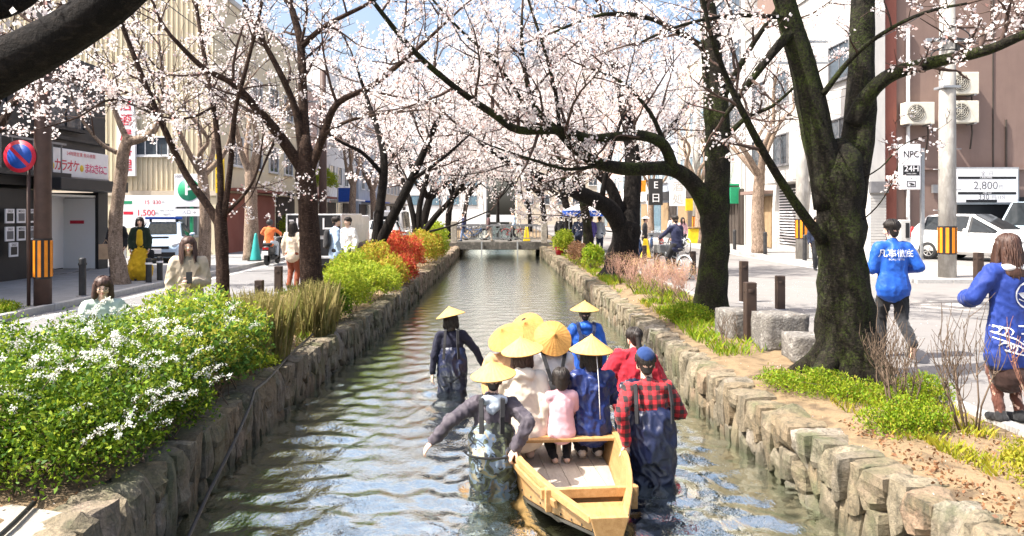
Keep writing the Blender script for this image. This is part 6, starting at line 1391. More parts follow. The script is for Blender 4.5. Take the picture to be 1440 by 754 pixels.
mb = MB(); text_on(mb, '入庫後24時間', (cx - .05, yy - .005, cz + h_ * .24), (1, 0, 0), (0, 0, 1), .075); text_on(mb, '以降 60分', (cx, yy - .005, cz - h_ * .22), (1, 0, 0), (0, 0, 1), .075); mb.build('white_lettering', M_signw, pr)
tk = thing('ticket_machine', 'pale grey parking ticket machine beside the man in blue', 'machine', W(1270, 352, 25)); p_ = W(1270, 328, 25); part_box(tk, 'case', (p_.x, 25, .95), (.34, .3, 1.3), M_greyw, .02); part_box(tk, 'panel', (p_.x + .06, 24.84, 1.25), (.12, .02, .5), M_pk); part_box(tk, 'foot', (p_.x, 25, .26), (.42, .4, .12), M_steel)

# --- right: row along the street
RX_ = 13.3
gb = building('pale_tall_building', 'tall pale grey building behind the huge mossy tree', RX_, 26, 27.6 + 12.6, 46, 17, M_greyw)
g2 = building('shutter_building', 'pale building with shutter and slatted grille right of the street', RX_, 13.85, 26.7, 40, 11, M_greyw)
part_box(g2, 'shutter_box', (13.58, 26.62, 2.75), (.62, .18, .40), M_frame)
for k in range(22): part_box(g2, 'shutter_slat', (13.58, 26.67, .2 + k * .105), (.56, .05, .09), M_greyw)
for k in range(20): part_box(g2, 'grille_slat', (RX_ - .03, 33.6, .45 + k * .13), (.05, 3.2, .055), M_signw)
part_box(g2, 'grille_recess', (RX_ - .004, 33.6, 1.75), (.03, 3.2, 2.75), M_pk); storeys(g2, '-x', RX_ - .02, 27.5, 39.5, 4.8, 2, 2.9, 4, 1.7, 1.4, M_frame, M_glass); part_box(g2, 'canopy', (RX_ - .4, 33.6, 3.25), (.9, 4, .14), M_greyw)
for k in range(3): part_box(g2, 'door_panel', (RX_ - .03, 36.6 + k * .9, 1.4), (.06, .82, 2.5), M_timber)
part_box(g2, 'door_canopy', (RX_ - .3, 37.5, 2.85), (.7, 2.9, .16), M_brownw)
storeys(gb, '-x', RX_ - .02, 40.4, 45.8, 7.6, 3, 3, 2, 1.8, 1.5, M_frame, M_glass); storeys(gb, '-y', 40.18, 14.2, 19, 9, 3, 3, 2, 1.5, 1.4, M_frame, M_glass)
part_box(gb, 'shop_front', (RX_ - .03, 43, 1.6), (.1, 5.4, 3.1), M_darkt); part_box(gb, 'awning', (RX_ - .6, 42.4, 3.4), (1.2, 2.6, .1), M_pg)
for k in range(9): part_box(gb, 'board', (RX_ - .10, 40.6 + k * .6, 1.6), (.05, .5, 2.9), M_darkt)
rf = [('signboard_building', 'building with many shop signs on the right street', 46.3, 55, 12, M_beigew), ('glass_fronted_building', 'dark glass-fronted building farther down the right street', 55.3, 66, 14, M_bluew), ('pale_building', 'pale building far down the right street', 66.3, 80, 11, M_whitew), ('beige_building', 'beige building at the far end of the right street', 80.3, 100, 15, M_pinkw)]
for i, (nm, lb, y0, y1, h, m_) in enumerate(rf):
    b_ = building(nm, lb, RX_, 25, y0, y1, h, m_); n = int((y1 - y0) / 2.4)
    storeys(b_, '-x', RX_ - .02, y0 + .3, y1 - .3, 5.0, int((h - 4) / 3), 3, n, 1.6, 1.4, M_framew, M_glassb); storeys(b_, '-y', y0 - .02, RX_ + .4, RX_ + 5, 8, 1, 3, 2, 1.4, 1.2, M_framew, M_glass)
    for k in range(n): part_box(b_, 'shop_window', (RX_ - .03, y0 + (y1 - y0) * (k + .5) / n, 1.45), (.08, (y1 - y0) / n - .3, 2.4), [M_glass, M_darkt, M_timber, M_glassb][(k + i) % 4])
    part_box(b_, 'fascia', (RX_ - .12, (y0 + y1) / 2, 3.2), (.25, (y1 - y0) * .92, .6), [M_darkt, M_blackw, M_signw, M_beigew][i])
def hang_sign(label, c, w, h, m_, txt=None, tm=None, name='hanging_sign'):
    t = thing(name, label, 'sign', c, group=None); c = Vector(c); part_box(t, 'panel', c, (w, .14, h), m_, .01); part_box(t, 'bracket', c + Vector((w / 2 + .25, .02, h * .3)), (.5, .05, .05), M_steel)
    if txt: mb = MB(); [text_on(mb, ch, c + Vector((0, -.075, h / 2 - (k + .5) * h / len(txt))), (1, 0, 0), (0, 0, 1), min(w * .7, h / len(txt) * .85), 0, .005) for k, ch in enumerate(txt)]; mb.build('lettering', tm, t)
hang_sign('white hanging shop sign with dark lettering right of the dark arching tree', W(953, 272, 47), 1.0, 1.6, M_signw, '酒処', M_greyw); hang_sign('dark hanging shop sign with white letters on the right street', W(922, 270, 48), .9, 1.7, M_blackw, 'E日', M_signw)
hang_sign('green hanging sign over the right pavement', W(1047, 275, 41), 1.6, .9, M_pg, None); hang_sign('orange hanging sign far down the right street', W(898, 262, 52), 1.0, .8, M_por, None); hang_sign('yellow hanging sign beside the concrete pole far down the right street', W(970, 288, 44), .5, .7, M_py, None)
yc_ = thing('shop_counter', 'yellow shop counter beside the street tree on the right pavement', 'counter', W(985, 345, 43)); part_box(yc_, 'front', W(985, 333, 43), (1.4, .5, .95), M_py, .02); part_box(yc_, 'top', W(985, 320, 43), (1.5, .6, .06), M_timber)
# end of the view
eb = building('gabled_building', 'large grey building with a low gabled roof closing the view', 3, 17, 118, 130, 25, M_beigew, parapet=False); mb = MB(); mb.prism([(2.2, 25), (17.8, 25), (10, 29.5)], 13, c=(0, 117.6, 0)); mb.build('roof', M_frame, eb); storeys(eb, '-y', 117.97, 3.6, 16.4, 4, 7, 3.0, 5, 1.5, 1.5, M_framew, M_glass)
eb = building('end_building', 'pale office building behind the blossoms beyond the canal, left', -22, -2, 125, 140, 17, M_whitew); storeys(eb, '-y', 124.97, -21, -3, 4, 4, 3.3, 6, 2.0, 1.6, M_frame, M_glassb)
# ------------------------------------------------------------------ footbridge
br = thing('footbridge', 'low concrete footbridge with iron railing across the canal', 'bridge', (0, 43, 0)); BYY = 42.0
M_concd = pm('dark_weathered_concrete', (.13, .12, .105), (.085, .08, .07), (.18, .165, .145), scale=4, detail=8, rough=.9, bump=.5, bscale=40, coords_='World')
part_box(br, 'deck', (.1, BYY + 2.2, -.02), (6.2, 4.4, .42), M_concd, .03); part_box(br, 'edge_beam', (.1, BYY - .1, .0), (6.2, .22, .45), M_concd, .03)
for x in (-2.45, 2.6): part_box(br, 'post', (x, BYY - .05, .75), (.34, .34, 1.25), M_conc, .03)
part_box(br, 'rail', (.1, BYY - .05, 1.12), (4.8, .06, .07), M_frame); part_box(br, 'rail', (.1, BYY - .05, .42), (4.8, .05, .05), M_frame)
for k in range(25): part_box(br, 'baluster', (-2.2 + k * .19, BYY - .05, .76), (.028, .028, .66), M_frame)
part_box(br, 'rail', (.1, BYY + 4.3, 1.12), (4.8, .06, .07), M_frame)
for k in range(25): part_box(br, 'baluster', (-2.2 + k * .19, BYY + 4.3, .76), (.028, .028, .7), M_frame)
for x in (-.9, 1.1): part_box(br, 'water_gauge', (x, BYY - .28, -.3), (.08, .05, 1.1), M_steel)
# ------------------------------------------------------------------ bollards, poles, stone blocks
M_boll = pm('brown_bollard', (.05, .03, .021), (.035, .022, .017), rough=.6, bump=.15); M_bollk = pm('black_bollard', (.02, .02, .022), (.035, .035, .036), rough=.5, bump=.1)
def bollard(label, x, y, h, mat, r=.065, square=False, z=0.0, group='bollards', band=False):
    t = thing('bollard', label, 'bollard', (x, y, z), group=group); mb = MB()
    if square: mb.box((x, y, z + h / 2 - .02), (r * 2, r * 2, h)); o = mb.build('post', mat, t); bev(o, .01)
    else: mb.lathe([(r, -.03), (r, h - .05), (r * .95, h - .02), (r * .7, h - .003), (0, h)], 18, (x, y, z)); mb.build('post', mat, t)
    c = MB(); c.lathe([(r + .012, h - .16), (r + .014, h - .15), (r + .014, h - .12), (r + .012, h - .11)], 18, (x, y, z)); c.build('collar', M_signw if band else mat, t)
    f = MB(); f.lathe([(r + .05, -.01), (r + .05, .012), (r + .002, .018)], 18, (x, y, z)); f.build('base_plate', M_frame, t)
    return t
gR = 'brown bollards along the right bank'
for (x, y, h, lb) in [(3.58, 10.6, .86, 'brown bollard between the two taller stone blocks'), (5.04, 15.3, .86, 'tall brown bollard right of the dark arching trunk'), (5.33, 14.1, .66, 'short brown bollard with a chain right of the stone blocks'), (5.75, 22, .72, 'brown bollard just left of the dark arching trunk'), (4.75, 22.3, .85, 'brown bollard left of the cyclist'), (5.2, 26.5, .7, 'farthest brown bollard beside the yellow stand'), (10.3, 16, 1.0, 'brown bollard beside the woman in the happi coat')]: bollard(lb, x, y, h, M_boll, .075, True, group=gR)
for i, (x, y, lb) in enumerate([(11.1, 31, 'dark bollard right of the flaking street tree, right kerb'), (11.1, 35, 'dark bollard left of the flaking street tree, right kerb'), (11.1, 27, 'dark bollard on the right kerb hidden behind the huge mossy tree')]): bollard(lb, x, y, .95, M_bollk, .075, z=.1, group='dark bollards on the right kerb')
for (x, y, h, lb, bd) in [(-8.62, 15.5, .8, 'black bollard on the left kerb beside the karaoke shop', 0), (-8.6, 18.4, .62, 'short dark bollard with a pale band, left of a pair', 1), (-8.6, 19.0, .62, 'short dark bollard with a pale band, right of a pair', 1), (-8.6, 20.6, .66, 'dark bollard beside the pale blue car', 0)]: bollard(lb, x, y, h, M_bollk, .07, z=.1, group='black bollards on the left kerb', band=bool(bd))
for (x, y, h, lb) in [(-5.05, 17.2, .62, 'dark wooden post left of the dark brown trunk'), (-4.95, 15.5, .45, 'low dark post behind the dry grass')]: bollard(lb, x, y, h, M_boll, .08, True, group='wooden posts on the left bank')
def stripes(t, c, r, h):
    mb = MB(); mb.lathe([(r, 0), (r, h)], 24, c); mb.build('black_wrap', M_pk, t); mb = MB()
    for k in range(9): a = 2 * math.pi * k / 9; mb.box(Vector(c) + Vector((math.cos(a) * (r + .002), math.sin(a) * (r + .002), h / 2)), (.012, r * .36, h * .90), a)
    o = mb.build('orange_bar', pm('reflective_orange', (.80, .26, .015), rough=.4, bump=.05), t); tag(o, kind='stuff')
M_concp = pm('pole_concrete', (.40, .385, .35), (.30, .285, .26), (.46, .44, .41), scale=4, detail=8, rough=.85, bump=.3, bscale=50, coords_='World', stretch=(1, 1, .4))
def util_pole(label, x, y, r0, h, mat, band, z0=0.0, arms=True):
    t = thing('utility_pole', label, 'pole', (x, y, z0)); mb = MB(); mb.lathe([(r0, -.05), (r0 * .95, h * .4), (r0 * .78, h)], 24, (x, y, z0), cap=True); mb.build('shaft', mat, t); stripes(t, (x, y, z0 + band), r0 * .985 + .006, .75)
    if arms:
        for z in (h - .8, h - 1.6): part_box(t, 'cross_arm', (x, y, z0 + z), (2.0, .09, .09), M_steel)
        for k in range(6): mb = MB(); mb.tube([(x + (-.55 if k % 2 else .5) * .0 + r0 * (1 if k % 2 else -1), y, z0 + 1.9 + k * .55), (x + (r0 + .16) * (1 if k % 2 else -1), y, z0 + 1.9 + k * .55)], .012, 5); mb.build('step_bolt', M_steel, t)
    return t
util_pole('grey concrete utility pole with orange and black wrap in front of the white car', 12.1, 20.1, .22, 9.5, M_concp, .72)
util_pole('concrete utility pole with orange and black wrap seen left of the huge mossy tree', 11.5, 28.2, .24, 9, M_concp, .75, .1); util_pole('far concrete utility pole with orange wrap beside the yellow shop', 11.7, 44, .24, 9, M_concp, .8, .1)
M_darkp = pm('brown_painted_pole', (.085, .05, .04), (.06, .036, .03), rough=.6, bump=.1)
util_pole('dark brown utility pole with orange and black wrap on the left pavement', -8.5, 13.95, .15, 8.5, M_darkp, .5, .1, False); util_pole('dark grey utility pole far down the left street', -8.9, 38, .2, 9, M_darkp, .7, .1); util_pole('slim dark pole behind the dark arching trunk', 11.2, 40, .14, 8, M_darkp, .7, .1, False)
t = thing('no_parking_sign', 'round blue and red no-parking sign on a thin pole, left edge', 'sign', (-8.78, 13.9, .1)); c = W(28, 220, 13.8)
mb = MB(); mb.lathe([(.032, -.05), (.032, 2.95)], 12, (-8.72, 13.88, .1), cap=True); mb.build('pole', M_darkp, t); mr = Matrix.Rotation(R(90), 3, 'X')
for r_, off, m_, nm in ((.30, 0, M_pr, 'red_ring'), (.228, .010, M_pb, 'blue_disc')): mb = MB(); mb.lathe([(0, .012 + off), (r_, .012 + off), (r_, -.005)], 40, c, M=mr); mb.build(nm, m_, t)
mb = MB(); mb.box(c + Vector((0, -.027, 0)), (.46, .006, .062), M=Matrix.Rotation(R(45), 3, 'Y')); mb.build('red_slash', M_pr, t)
# overhead wires and the clutter at the head of the concrete pole
pl = bpy.data.objects[[o.name for o in bpy.data.objects if o.name.startswith('utility_pole')][0]]
for k, (z, dx) in enumerate(((6.15, .5), (6.35, .75), (6.6, .4))): mb = MB(); mb.tube([(12.1 + dx * math.cos(a), 20.0 - .12 * k, z + .16 * math.sin(a) - .1 * abs(math.cos(a))) for a in np.linspace(0, 6.283, 17)], .018, 5); mb.build('cable_loop', M_bollk, pl)
part_box(pl, 'cable_bracket', (12.1, 19.95, 6.45), (1.3, .08, .08), M_steel, 0); part_box(pl, 'junction_box', (12.38, 19.95, 6.15), (.28, .22, .42), M_bollk, .02); part_box(pl, 'pole_band', (12.1, 20.1, 5.2), (.46, .46, .06), M_steel, 0)
def wire(label, a, b_, sag, r=.012):
    a, b_ = Vector(a), Vector(b_); mb = MB(); mb.tube([a.lerp(b_, t) - Vector((0, 0, sag * 4 * t * (1 - t))) for t in np.linspace(0, 1, 15)], r, 4); tag(mb.build('overhead_wire', M_bollk), label, 'wire', 'overhead wires')
wire('overhead wire sloping from the concrete pole head to the brown building', (12.1, 20.1, 6.5), (16.2, 26.9, 7.2), .25); wire('upper overhead wire along the right street from pole to pole', (12.1, 20.1, 7.6), (11.5, 28.2, 7.6), .35); wire('lower overhead wire along the right street from pole to pole', (12.1, 20.1, 6.4), (11.5, 28.2, 6.4), .4); wire('overhead wire from the concrete pole head toward the pale grey building', (12.1, 20.1, 6.2), (13.3, 33, 6.6), .3)
wire('overhead wire far down the right street beyond the second pole', (11.5, 28.2, 7.4), (11.7, 44, 7.4), .5); wire('overhead wire along the left street above the karaoke shop', (-8.5, 13.95, 7.6), (-8.9, 38, 7.9), .6)
# stone blocks used as seats
M_granite = pm('rough_granite', (.23, .215, .19), (.13, .12, .11), (.31, .295, .27), scale=9, detail=9, rough=.9, bump=.9, bscale=35, bdist=.03, coords_='World')
def block(label, c, d, rz, seed):
    bm = bmesh.new(); bmesh.ops.create_cube(bm, size=1); bmesh.ops.subdivide_edges(bm, edges=bm.edges[:], cuts=7, use_grid_fill=True)
    for v in bm.verts:
        q = v.co.copy(); nn = noise.noise(q * 3 + Vector((seed, 0, 0))) * .05 + noise.noise(q * 9 + Vector((seed, 3, 0))) * .02; v.co = q.lerp(q.normalized() * .62, .07) * (1 + nn); v.co = Vector((v.co.x * d[0], v.co.y * d[1], v.co.z * d[2]))
    me = bpy.data.meshes.new('stone_block'); bm.to_mesh(me); bm.free(); me.materials.append(M_granite)
    for p in me.polygons: p.use_smooth = True
    return tag(mkobj('stone_block', me, None, loc=(c[0], c[1], c[2] + d[2] / 2 - .03), rot=(0, 0, rz)), label, 'stone', 'stone blocks on the right bank')
block('tallest rough stone block just right of the brown bollard', (3.83, 10.15, 0), (.58, .5, .50), .1, 1); block('lower flat-topped stone block touching the huge mossy trunk', (3.93, 9.35, 0), (.60, .45, .34), -.05, 5); block('rough stone block left of the brown bollard', (3.52, 11.0, 0), (.44, .5, .44), .2, 9)
block('low stone seat behind the flowering hedge', (-4.2, 7.95, 0), (.55, .45, .34), .1, 13)
# manhole rings in the right street
mh = thing('manhole_cover', 'round ringed paving inlay in the right street', 'manhole', (9.2, 14.7, 0))
for r_, z, m_ in ((.95, .004, M_walkR), (.62, .009, M_asphR), (.34, .014, M_kerb)): mb = MB(); mb.lathe([(0, z), (r_, z), (r_, z - .003)], 40, (9.2, 14.7, 0)); mb.build('ring', m_, mh)
# ------------------------------------------------------------------ vehicles
M_tyre = pm('tyre_rubber', (.018, .018, .019), (.028, .027, .027), rough=.85, bump=.2); M_rim = pm('alloy_rim', (.55, .54, .52), (.45, .44, .43), rough=.35, metallic=.7, bump=.03); M_cglass = pm('car_glass', (.016, .02, .023), (.022, .026, .03), rough=.08, bump=0, spec=.25); M_lamp = pm('headlamp_glass', (.62, .64, .66), (.5, .52, .55), rough=.12, bump=.02, coat=.8); M_tail = pm('tail_lamp', (.40, .015, .015), rough=.2, bump=.02, coat=.6)
def wheel(root, c, r, w, side):
    c = Vector(c); M_ = Matrix.Rotation(R(90) * -side, 3, 'X'); wh = empty('wheel', (0, 0, 0)); wh.parent = root
    mb = MB(); mb.lathe([(r * .62, -w / 2), (r * .94, -w / 2), (r, -w / 2 + .03), (r, w / 2 - .03), (r * .94, w / 2), (r * .62, w / 2)], 32, c, M=M_); o = mb.build('tyre', M_tyre, None); o.parent = wh
    mb = MB(); mb.lathe([(r * .64, w / 2 - .005), (r * .60, w / 2 + .004), (r * .56, w / 2 - .03), (0, w / 2 - .05)], 32, c, M=M_)
    for k in range(7): a = 2 * math.pi * k / 7; mb.box(c + M_ @ Vector((math.cos(a) * r * .32, math.sin(a) * r * .32, w / 2 - .01)), (r * .58, r * .11, .02), M=M_ @ Matrix.Rotation(a, 3, 'Z'))
    mb.lathe([(0, w / 2 + .012), (r * .12, w / 2 + .008), (r * .13, w / 2 - .03)], 16, c, M=M_); o = mb.build('rim', M_rim, None); o.parent = wh
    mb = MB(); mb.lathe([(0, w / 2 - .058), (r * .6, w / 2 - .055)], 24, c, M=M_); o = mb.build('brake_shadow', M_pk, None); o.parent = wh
def car(name, label, cat, loc, rz, paint, st, wheels, wr=.30, glass_side=(), glass_top=(), width=.84, lampz=.7, extras=None, front=None, belt_in=.97):
    """st: stations (x, z bottom, z belt, z top, half width, half roof width), from the rear to the front"""
    root = thing(name, label, cat, loc, rz); body = MB(); sw = {-1: [], 1: []}; rings = []
    for x, zb, zl, zt, w, wt in st:
        half = [(-.86 * w, zb), (-w, zb + .10), (-1.01 * w, (zb + zl) / 2), (-belt_in * w, zl), (-wt, zt - .05), (-wt + .10, zt)]
        rings.append([Vector((x, y, z)) for y, z in half] + [Vector((x, -y, z)) for y, z in reversed(half)])
    n = 12; g = {'side': [], 'top': []}
    for i in range(len(rings) - 1):
        for j in range(n):
            k = (j + 1) % n; q = [rings[i][j], rings[i][k], rings[i + 1][k], rings[i + 1][j]]
            if j in (3, 7) and i in glass_side: g['side'].append((q, j))
            elif j == 5 and i in glass_top: g['top'].append((q, i))
            body.add(q, [(0, 1, 2, 3)], 0, True)
    body.add(rings[0], [tuple(range(n))], 0); body.add(rings[-1], [tuple(reversed(range(n)))], 0)
    me = body.mesh('body'); bm = bmesh.new(); bm.from_mesh(me); bmesh.ops.remove_doubles(bm, verts=bm.verts, dist=.0005); bmesh.ops.recalc_face_normals(bm, faces=bm.faces); bm.to_mesh(me); bm.free()
    o = mkobj('body', me, paint); o.parent = root; m_ = o.modifiers.new('b', 'BEVEL'); m_.width = .025; m_.segments = 3; m_.limit_method = 'ANGLE'; m_.angle_limit = R(25)
    def pane(q, nm, inset, push):
        c = sum(q, Vector()) / 4; nn = (q[1] - q[0]).cross(q[3] - q[0]).normalized()
        if nn.dot(c - Vector((c.x * .6, 0, .7))) < 0: nn = -nn
        v = [p + (c - p).normalized() * inset + nn * push for p in q]; v2 = [p - nn * .01 for p in v]; mb = MB(); mb.add(v + v2, [(0, 1, 2, 3), (7, 6, 5, 4), (0, 4, 5, 1), (1, 5, 6, 2), (2, 6, 7, 3), (3, 7, 4, 0)]); p_ = mb.build(nm, M_cglass, None, recalc=True); p_.parent = root
    for q, j in g['side']: pane(q, 'side_window', .045, .03)
    for q, i in g['top']: pane(q, 'windscreen' if i > len(st) / 2 else 'rear_window', .05, .025)
    for x in wheels:
        for s_ in (-1, 1):
            mb = MB(); mb.lathe([(0, 0), (wr * 1.17, 0), (wr * 1.17, -.06)], 28, (x, s_ * (width + .006), wr + .02), M=Matrix.Rotation(R(90) * -s_, 3, 'X')); o = mb.build('wheel_arch', M_pk, None); o.parent = root
            wheel(root, (x, s_ * (width - .075), wr), wr, .19, s_)
    F_ = st[-1][0]; B_ = st[0][0]
    for s_ in (-1, 1):
        mb = MB(); cone_sphere(mb, (F_ - .10, s_ * width * .62, lampz), (F_ - .30, s_ * width * .93, lampz + .06), .085, .07, 1, .9); o = mb.build('headlight', M_lamp, None); o.parent = root
        mb = MB(); cone_sphere(mb, (B_ + .06, s_ * width * .86, lampz + .12), (B_ + .06, s_ * width * .84, lampz + .38), .07, .06); o = mb.build('tail_light', M_tail, None); o.parent = root
        mb = MB(); mx = st[glass_top[-1]][0] if glass_top else F_ - 1; cone_sphere(mb, (mx + .02, s_ * (width + .10), 1.0), (mx + .06, s_ * (width + .17), 1.02), .075, .06, 1, .8); o = mb.build('mirror', paint, None); o.parent = root
    if front:
        for nm, c, d, m_ in front: part = MB(); part.box(c, d); o = part.build(nm, m_, None); o.parent = root; bev(o, .012)
    return root
P_white = pm('car_paint_white', (.80, .80, .79), (.77, .77, .76), rough=.25, bump=0, coat=.9); P_blue = pm('car_paint_pale_blue', (.50, .62, .72), (.47, .59, .69), rough=.25, bump=0, coat=.9); P_silver = pm('car_paint_silver_blue', (.44, .56, .70), (.41, .53, .67), rough=.25, bump=0, coat=.9)
hatch = [(-1.95, .36, .80, 1.02, .70, .58), (-1.86, .24, .92, 1.12, .80, .62), (-1.45, .20, .98, 1.50, .845, .56), (-.75, .20, .96, 1.54, .85, .58), (.05, .20, .93, 1.53, .85, .57), (1.0, .20, .93, 1.03, .845, .66), (1.2, .20, .90, .99, .84, .66), (1.62, .20, .80, .88, .80, .62), (1.88, .26, .68, .74, .70, .55), (1.97, .34, .58, .62, .60, .48)]
car('white_car', 'white hatchback parked behind the concrete pole on the right', 'car', (15.95, 24.7, .26), R(-63), P_white, hatch, (-1.22, 1.24), .30, (2, 3, 4), (1, 4), .84, .66, front=[('grille', (1.955, 0, .60), (.06, .95, .10), M_frame), ('lower_intake', (1.93, 0, .36), (.10, 1.0, .16), M_pk), ('number_plate', (1.985, 0, .47), (.03, .33, .165), M_signw), ('fog_lamp_recess', (1.84, -.58, .40), (.14, .24, .13), M_pk), ('fog_lamp_recess', (1.84, .58, .40), (.14, .24, .13), M_pk)])
sedan = [(-2.2, .40, .85, .98, .72, .58), (-2.1, .28, .95, 1.10, .80, .62), (-1.75, .22, .98, 1.40, .85, .56), (-.9, .20, .94, 1.47, .865, .58), (.0, .20, .91, 1.46, .865, .57), (.85, .20, .90, 1.0, .86, .66), (1.1, .20, .87, .96, .85, .66), (1.75, .20, .79, .86, .82, .64), (2.1, .26, .68, .74, .74, .58), (2.2, .36, .58, .62, .64, .5)]
lc = car('pale_blue_car', 'pale blue car with a roof bar parked left, facing the viewer', 'car', (-12.35, 27.6, .04), R(-72), P_silver, sedan, (-1.3, 1.38), .31, (2, 3, 4), (1, 4), .855, .68, front=[('grille', (2.17, 0, .60), (.08, .8, .10), M_pk), ('lower_intake', (2.17, 0, .36), (.10, 1.2, .16), M_pk), ('number_plate', (2.215, 0, .48), (.03, .33, .165), M_signw), ('bonnet_scoop', (1.35, 0, .93), (.35, .6, .05), M_pk), ('roof_bar', (-.1, 0, 1.60), (.25, 1.25, .09), M_pb), ('roof_bar_foot', (-.1, -.45, 1.52), (.12, .08, .12), M_pk), ('roof_bar_foot', (-.1, .45, 1.52), (.12, .08, .12), M_pk)])
van = [(-1.70, .30, 1.0, 1.90, .70, .62), (-1.62, .24, 1.02, 1.95, .735, .64), (-.9, .22, 1.02, 1.98, .74, .65), (0, .22, 1.02, 1.98, .74, .65), (.75, .22, 1.02, 1.95, .74, .63), (1.30, .22, 1.02, 1.12, .74, .64), (1.55, .24, .92, 1.0, .72, .62), (1.68, .32, .74, .80, .66, .56)]
car('light_van', 'pale blue van cut by the right edge behind the white car', 'van', (18.75, 25.6, .26), R(-165), P_blue, van, (-1.1, 1.15), .28, (1, 2, 3), (4,), .735, .78)
car('white_van', 'white van seen from behind far down the left street', 'van', (-5.75, 41, 0), R(90), P_white, [(x * 1.25, a, b_, c, w * 1.15, wt * 1.15) for x, a, b_, c, w, wt in van], (-1.3, 1.4), .31, (1, 2, 3), (4,), .845, .80, front=[('rear_window', (-2.12, 0, 1.42), (.06, 1.2, .5), M_cglass), ('number_plate', (-2.14, 0, .72), (.03, .33, .165), M_signw)])
car('white_car', 'small white car far down the left street behind the people talking', 'car', (-5.0, 33, 0), R(94), P_white, hatch, (-1.22, 1.24), .30, (2, 3, 4), (1, 4), .84, .66)
# sign truck with black panels
tr = thing('sign_truck', 'truck with black and white panels at the back, left street', 'truck', (-5.55, 22.6, 0)); M_trk = pm('truck_white', (.74, .74, .73), rough=.4, bump=.03, coat=.4)
part_box(tr, 'cargo_box', (-5.6, 24.4, 1.12), (1.72, 3.3, 1.36), M_trk, .02); part_box(tr, 'cab', (-5.6, 27.0, 1.0), (1.66, 1.6, 1.5), M_trk, .08); part_box(tr, 'chassis', (-5.6, 24.9, .36), (1.5, 4.6, .18), M_pk)
for (x, z, w_, h_) in ((-6.03, 1.45, .74, .62), (-5.17, 1.45, .74, .62), (-6.03, .78, .74, .50), (-5.17, .78, .74, .50)): part_box(tr, 'black_panel', (x, 22.735, z), (w_, .04, h_), M_pk, .008)
for (x, z, w_, h_) in ((-6.1, 1.5, .05, .34), (-5.98, 1.36, .30, .05), (-5.86, 1.36, .05, .44), (-6.28, 1.6, .14, .05), (-5.3, 1.5, .05, .34), (-5.1, 1.36, .34, .05), (-6.1, .72, .3, .04)): part_box(tr, 'white_stripe', (x, 22.71, z), (w_, .02, h_), M_signw)
for s_ in (-1, 1): part_box(tr, 'tail_light', (-5.6 + s_ * .68, 22.7, .42), (.24, .06, .11), M_tail, .01)
part_box(tr, 'rear_bumper', (-5.6, 22.72, .42), (1.7, .1, .2), M_trk, .02)
for y in (23.6, 26.9):
    for s_ in (-1, 1):
        w_ = empty('wheel', (0, 0, 0)); w_.parent = tr; w_.matrix_parent_inverse = wmat(tr).inverted(); mb = MB(); mb.lathe([(.14, -.1), (.28, -.1), (.30, -.07), (.30, .07), (.28, .1), (.14, .1)], 28, (-5.6 + s_ * .70, y, .30), M=Matrix.Rotation(R(90), 3, 'Y')); o = mb.build('tyre', M_tyre, w_); mb = MB(); mb.lathe([(0, .03), (.15, .05), (.16, .02)], 20, (-5.6 + s_ * .70, y, .30), M=Matrix.Rotation(R(90) * s_, 3, 'Y')); mb.build('rim', M_rim, w_)
